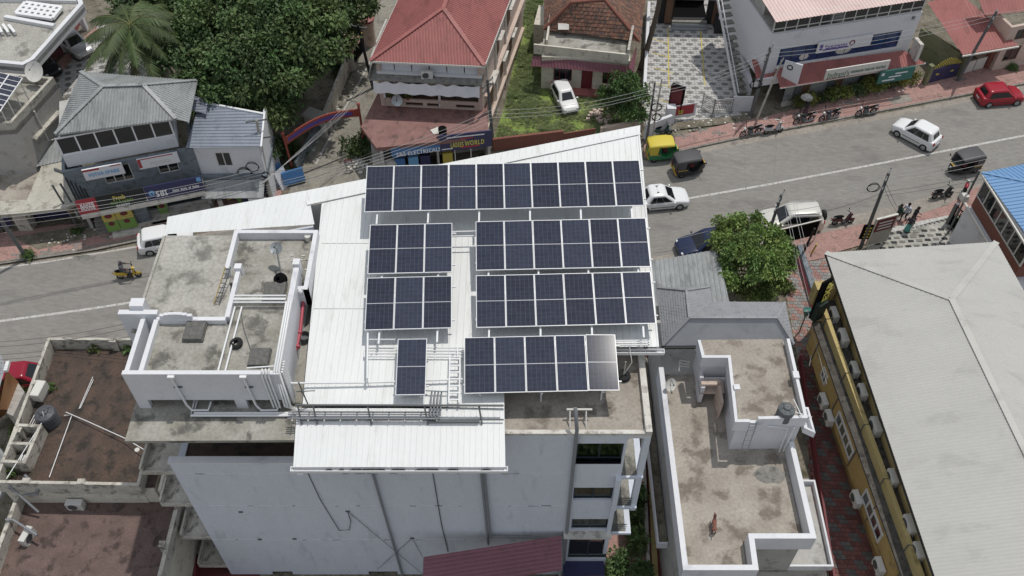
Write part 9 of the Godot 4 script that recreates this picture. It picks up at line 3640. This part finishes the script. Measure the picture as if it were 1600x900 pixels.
	for k in 20:
		var s0 := k / 20.0
		var s1 := (k + 1) / 20.0
		var p0 := t0.lerp(t1, s0) + V(0, 0.7 * sin(PI * s0) - 0.35, 0)
		var p1 := t0.lerp(t1, s1) + V(0, 0.7 * sin(PI * s1) - 0.35, 0)
		m.bar(p0, p1, 0.1, 0.65)
		if k > 0 and k < 18:
			for j in 3:
				var pc := p0.lerp(p1, (j + 0.5) / 3.0) + outv * 0.06
				marks.bar(pc - dirv * 0.07 - V(0, 0.0, 0), pc + dirv * 0.06, 0.02, rng.randf_range(0.2, 0.34))
	obj("arched_board", m, "orange_red", ar)
	var mk := obj("print", marks, "text_purple", ar)
	mk.set_meta("kind", "stuff")
	# things along the side road
	m = Mb.new()
	m.bar(V(-14.79, 0.8, -58.09), V(-13.82, 0.8, -65.3), 0.2, 1.6)
	solo("verge_wall", m, "wall_grimy", "pale retaining wall along the left verge of the side road", "wall")
	m = Mb.new()
	m.bar(V(-16.43, 0.5, -52.97), V(-15.21, 0.5, -57.83), 0.2, 1.0)
	solo("verge_wall", m, "wall_blue", "low blue-grey wall running up to the stone niche", "wall")
	var n := thing("stone_niche", "grey stone niche with dark openings at the verge wall", "shrine", V(-15.46, 0, -57.19), -0.45)
	m = Mb.new()
	holed(m, Transform3D.IDENTITY, Rect2(-0.9, 0, 1.8, 1.7), [Rect2(-0.55, 0.2, 0.45, 1.0), Rect2(0.1, 0.2, 0.45, 1.0)], 0.3)
	m.span(V(-0.9, 0, -1.0), V(0.9, 1.7, -0.8))
	m.span(V(-1.0, 1.7, -1.0), V(1.0, 1.85, 0.1))
	obj("stonework", m, "wall_grey", n)
	m = Mb.new()
	m.span(V(-0.6, 0.0, -0.8), V(0.6, 0.2, -0.3))
	obj("niche_floor", m, "wall_grey", n)
	n = thing("round_gate_pillar", "round pink gate pillar with red cap at the top of the side road", "pillar", V(-12.46, 0, -69.26))
	m = Mb.new()
	m.lathe([Vector2(0.62, 0), Vector2(0.62, 2.4), Vector2(0, 2.4)], Transform3D.IDENTITY, 20)
	obj("shaft", m, "wall_pink", n)
	m = Mb.new()
	m.lathe([Vector2(0.7, 2.4), Vector2(0.7, 2.6), Vector2(0.3, 2.75), Vector2(0, 2.8)], Transform3D.IDENTITY, 20)
	obj("cap", m, "sheet_red", n)
	n = thing("round_gate_pillar", "lower gate pillar with red cap left of the round one", "pillar", V(-13.69, 0, -65.66))
	m = Mb.new()
	m.lathe([Vector2(0.4, 0), Vector2(0.4, 1.8), Vector2(0, 1.8)], Transform3D.IDENTITY, 16)
	obj("shaft", m, "wall_grey", n)
	m = Mb.new()
	m.lathe([Vector2(0.5, 1.8), Vector2(0.5, 1.95), Vector2(0, 2.1)], Transform3D.IDENTITY, 16)
	obj("cap", m, "sheet_red", n)
	n = thing("curved_gate", "dark gate with gold curved top between the two capped pillars", "gate")
	var gx := wall(V(-13.6, 0, -65.84), V(-12.67, 0, -68.52))
	m = Mb.new()
	for k in 14:
		var s2 := k / 13.0
		m.span(V(s2 * 2.6 - 0.02, 0.1, -0.02), V(s2 * 2.6 + 0.02, 1.3 + 0.5 * sin(s2 * PI / 2), 0.02), gx)
	m.span(V(0, 0.2, -0.01), V(2.6, 1.3, 0.01), gx)
	obj("leaf", m, "black", n)
	m = Mb.new()
	for k in 13:
		m.bar(gx * V(k / 13.0 * 2.6, 1.33 + 0.5 * sin(k / 13.0 * PI / 2), 0), gx * V((k + 1) / 13.0 * 2.6, 1.33 + 0.5 * sin((k + 1) / 13.0 * PI / 2), 0), 0.06)
	obj("gold_top", m, "yellow", n)
	area("red_court", [V(-14.8, 0, -66.81), V(-12.84, 0, -69.07), V(-13.79, 0, -72.87), V(-15.91, 0, -71.42)], 0.02, "paver_red")
	n = thing("road_sign", "small red sign on legs standing in the side road", "sign", V(-12.37, 0, -53.08))
	m = Mb.new()
	m.box(V(0, 1.0, 0), V(0.6, 0.4, 0.04))
	obj("board", m, "maroon", n)
	m = Mb.new()
	for k in 3:
		m.box(V(0, 0.9 + k * 0.1, 0.025), V(0.4, 0.04, 0.01))
	obj("print", m, "text_white", n)
	m = Mb.new()
	for x in [-0.25, 0.25]:
		m.bar(V(x, 0, 0.1), V(x, 0.9, 0), 0.03)
		m.bar(V(x, 0, -0.3), V(x, 0.9, 0), 0.03)
	m.bar(V(-0.25, 0.2, 0.08), V(0.25, 0.2, 0.08), 0.03)
	obj("legs", m, "rail_dark", n)
	m = Mb.new()
	for k in 60:
		m.box(V(-11.77, 0, -53.86) + V(rng.randfn() * 0.35, 0.06 + rng.randf() * 0.15, rng.randfn() * 0.5), V(0.16, 0.1, 0.13) * rng.randf_range(0.6, 1.4), Transform3D.IDENTITY)
	var hp := solo("rubbish_heap", m, "off_white", "pale heap of rubbish and rubble behind the small red sign", "rubbish")
	hp.set_meta("kind", "stuff")
	m = Mb.new()
	for k in 160:
		var q := rng.randf()
		var a: Vector3 = [V(11.21, 0.13, -57.95), V(22.83, 0.13, -60.15), V(-15.87, 0.02, -54.71), V(-33.69, 0.13, -45.43), V(2, 0.02, -55.66)][k % 5]
		var b: Vector3 = [V(22.16, 0.13, -59.36), V(34.21, 0.13, -63.77), V(-13.02, 0.02, -65.46), V(-25.49, 0.13, -47.31), V(9.7, 0.02, -58.08)][k % 5]
		m.box(a.lerp(b, q) + V(rng.randfn() * 0.3, 0.02, rng.randfn() * 0.4), V(0.12, 0.03, 0.1) * rng.randf_range(0.5, 1.6), Transform3D.IDENTITY)
	var lt := solo("litter", m, "off_white", "scraps of litter and stones along the verges", "litter")
	lt.set_meta("kind", "stuff")
	m = Mb.new()
	for k in 50:
		m.box(V(7.48, 0, -59.27) + V(rng.randfn() * 0.6, 0.1 + rng.randf() * 0.2, rng.randfn() * 0.6), V(0.25, 0.18, 0.2) * rng.randf_range(0.5, 1.3), Transform3D.IDENTITY)
	var rb := solo("brick_rubble", m, "wall_pink", "heap of broken brick beside the bush tree in the yard", "rubble")
	rb.set_meta("kind", "stuff")
	m = Mb.new()
	m.bar(V(-1.49, 0.6, -55.46), V(4, 0.6, -56.42), 0.2, 1.2)
	m.bar(V(4.01, 0.55, -56.48), V(6.54, 0.55, -57.09), 0.1, 0.6)
	solo("yard_front_wall", m, "brick", "low brick wall along the front of the grass yard", "wall")
	m = Mb.new()
	m.bar(V(6.93, 0.6, -56.8), V(10.32, 0.6, -57.71), 0.25, 1.2)
	solo("yard_front_wall", m, "wall_pink", "pinkish wall stub between bush and gym wall", "wall")
	# posters and boards leaning by the poles
	var pm := ["sign_white", "sign_blue", "wood", "sign_navy", "sign_blue"]
	var pl := ["white poster frame nearest the arch post", "blue poster board second from the arch post", "brown poster board in the middle of the stack", "navy poster board above the white sheet roof", "pale blue oval board above the white sheet roof"]
	var pp := [V(-16.96, 0, -51.4), V(-17.4, 0, -51.75), V(-17.85, 0, -51.54), V(-18, 0, -50.72), V(-16.3, 0, -51.54)]
	for k in 5:
		m = Mb.new()
		m.box(V(0, 0.8, 0), V(1.0, 1.6, 0.06) if k < 4 else V(1.6, 1.0, 0.3), Transform3D(Basis(Vector3.UP, 1.0 - k * 0.15) * Basis(Vector3.RIGHT, -0.3), pp[k]))
		solo("poster_board", m, pm[k], pl[k], "poster board", "poster boards by the arch")
	# grey sheet roof below the panel roof on the right
	var sh := thing("grey_shed", "grey ribbed sheet roof in dappled tree shade beside the panel roof", "shed")
	var rf := [V(8.9, 4.6, -39.92), V(13.2, 4.6, -40.91), V(13.21, 5.2, -36.08), V(8.68, 5.2, -35.78)]
	m = Mb.new()
	m.ribbed(rf, rf[3] - rf[0], 0.3, 0.04)
	obj("roof", m, "sheet_grey", sh)
	m = Mb.new()
	m.prism([Vector2(rf[0].x + 0.2, rf[0].z + 0.3), Vector2(rf[1].x - 0.2, rf[1].z + 0.3), Vector2(rf[2].x - 0.2, rf[2].z), Vector2(rf[3].x + 0.2, rf[3].z)], 0, 4.5)
	obj("wall", m, "wall_grey", sh)

func build_wires() -> void:
	var sets := [
		["service wires over the side road from the annex to the upper pole", [[V(-17.65, 4.2, -47.09), V(-9.57, 5.6, -57.38)], [V(-17.42, 4.4, -47.01), V(-9.39, 5.8, -57.74)], [V(-17.19, 4.6, -46.93), V(-8.72, 6, -59.18)], [V(-16.96, 4.8, -46.84), V(-7.88, 6.2, -61.32)]], 0.3, "wire_pale"],
		["street wires in front of the red-roofed building", [[V(-16.49, 5.6, -45.77), V(-1.45, 6.4, -52.59)], [V(-16.53, 5.4, -45.73), V(-1.45, 6.2, -52.41)], [V(-16.56, 5.2, -45.69), V(-1.45, 6, -52.23)], [V(-16.59, 5, -45.65), V(-1.45, 5.8, -52.05)]], 0.5, "wire_pale"],
		["street wires over the grass yard to the gym pole", [[V(-1.45, 6.4, -52.59), V(9.77, 5.8, -55.63)], [V(-1.45, 6.2, -52.41), V(9.78, 5.6, -55.43)], [V(-1.45, 6, -52.23), V(9.8, 5.4, -55.39)]], 0.5, "wire_pale"],
		["street wires from the gym pole to the tall pole", [[V(9.77, 5.8, -55.63), V(18.9, 6.6, -58.85)], [V(9.78, 5.6, -55.43), V(18.95, 6.3, -58.78)], [V(9.8, 5.4, -55.39), V(19, 6, -58.71)]], 0.5, "wire_pale"],
		["street wires before the blue glass band", [[V(18.96, 6.7, -59.34), V(37.38, 6.7, -63.96)], [V(18.94, 6.5, -58.98), V(37.39, 6.5, -63.74)], [V(18.99, 6.2, -58.92), V(37.48, 6.2, -63.66)]], 0.5, "wire_pale"],
		["street wires leaving the picture past the red roofs", [[V(37.38, 6.7, -63.96), V(46.12, 6.7, -66.59)], [V(37.39, 6.5, -63.74), V(46.13, 6.5, -66.36)]], 0.4, "wire_pale"],
		["street wires across the left shops", [[V(-34.65, 7, -41.56), V(-16.42, 6.9, -46.12)], [V(-34.65, 6.8, -41.31), V(-16.47, 6.6, -46.07)], [V(-34.68, 6.6, -41.17), V(-16.5, 6.4, -46.04)], [V(-34.84, 6.2, -41.1), V(-16.59, 6, -46.09)]], 0.6, "wire_pale"],
		["dark cable bundle over the left shops", [[V(-35.07, 5.6, -41), V(-16.61, 5.4, -46.22)], [V(-35.14, 5.4, -40.96), V(-16.64, 5.2, -46.18)]], 0.7, "wire"],
		["dark cables sagging across the side road mouth", [[V(-16.74, 5.2, -47.56), V(-8.26, 4, -50.96)], [V(-16.79, 5, -47.64), V(-8.28, 3.8, -50.91)], [V(-15.02, 3, -48.84), V(-9.32, 3.6, -52.09)]], 0.3, "wire"],
		["lower street wires from tree pole to cable pole", [[V(9.11, 5, -41.77), V(18.13, 5.5, -44.54)], [V(18.13, 5.5, -44.54), V(24.5, 7, -45.4)], [V(9.09, 4.8, -41.28), V(18.16, 5.2, -44.36)], [V(18.16, 5.2, -44.36), V(24.52, 6.8, -45.25)], [V(18.26, 4.7, -44.26), V(24.68, 6.2, -45.15)]], 0.4, "wire_pale"],
		["dark cable bundle along the lower side of the road", [[V(9.09, 4.4, -40.76), V(18.12, 4.5, -43.98)], [V(18.12, 4.5, -43.98), V(24.55, 6, -44.75)], [V(24.55, 6, -44.75), V(39.77, 6, -49.4)], [V(24.58, 5.8, -44.6), V(39.7, 5.8, -48.96)]], 0.5, "wire"],
		["pale wires passing the right autorickshaw", [[V(24.5, 7, -45.4), V(39.63, 7, -50.24)], [V(24.52, 6.8, -45.25), V(39.61, 6.8, -49.94)], [V(24.54, 6.6, -45.1), V(39.59, 6.6, -49.64)]], 0.5, "wire_pale"],
		["wires dropping down the paved lane", [[V(18.04, 5.3, -44.27), V(18.17, 4.4, -30.66)], [V(18.19, 5.3, -44.15), V(18.55, 4.2, -30.79)], [V(18.65, 5.3, -44.38), V(18.84, 4.4, -30.66)], [V(18.82, 5.3, -44.38), V(19.18, 4.4, -28.92)]], 0.3, "wire_pale"],
		["wires over the lower left road from the white tower", [[V(-30.96, 6, -32.41), V(-19.35, 9, -32.12)], [V(-30.83, 6, -32.05), V(-19.26, 9, -31.76)], [V(-30.91, 5.6, -31.79), V(-19.68, 8.5, -31.44)], [V(-30.92, 5.4, -31.57), V(-19.62, 8.5, -31.18)]], 0.5, "wire"],
		["wires down to the cable pole on the lower pavement", [[V(24.36, 6.9, -44.73), V(27.57, 2.2, -45.46)], [V(24.2, 6.8, -44.65), V(27.54, 1.6, -46.66)]], 0.2, "wire"],
	]
	for s in sets:
		var t := thing("overhead_wires", s[0], "wires")
		for w in s[1]:
			var m := Mb.new()
			wire(m, w[0], w[1], s[2], 0.013)
			obj("wire", m, s[3], t)
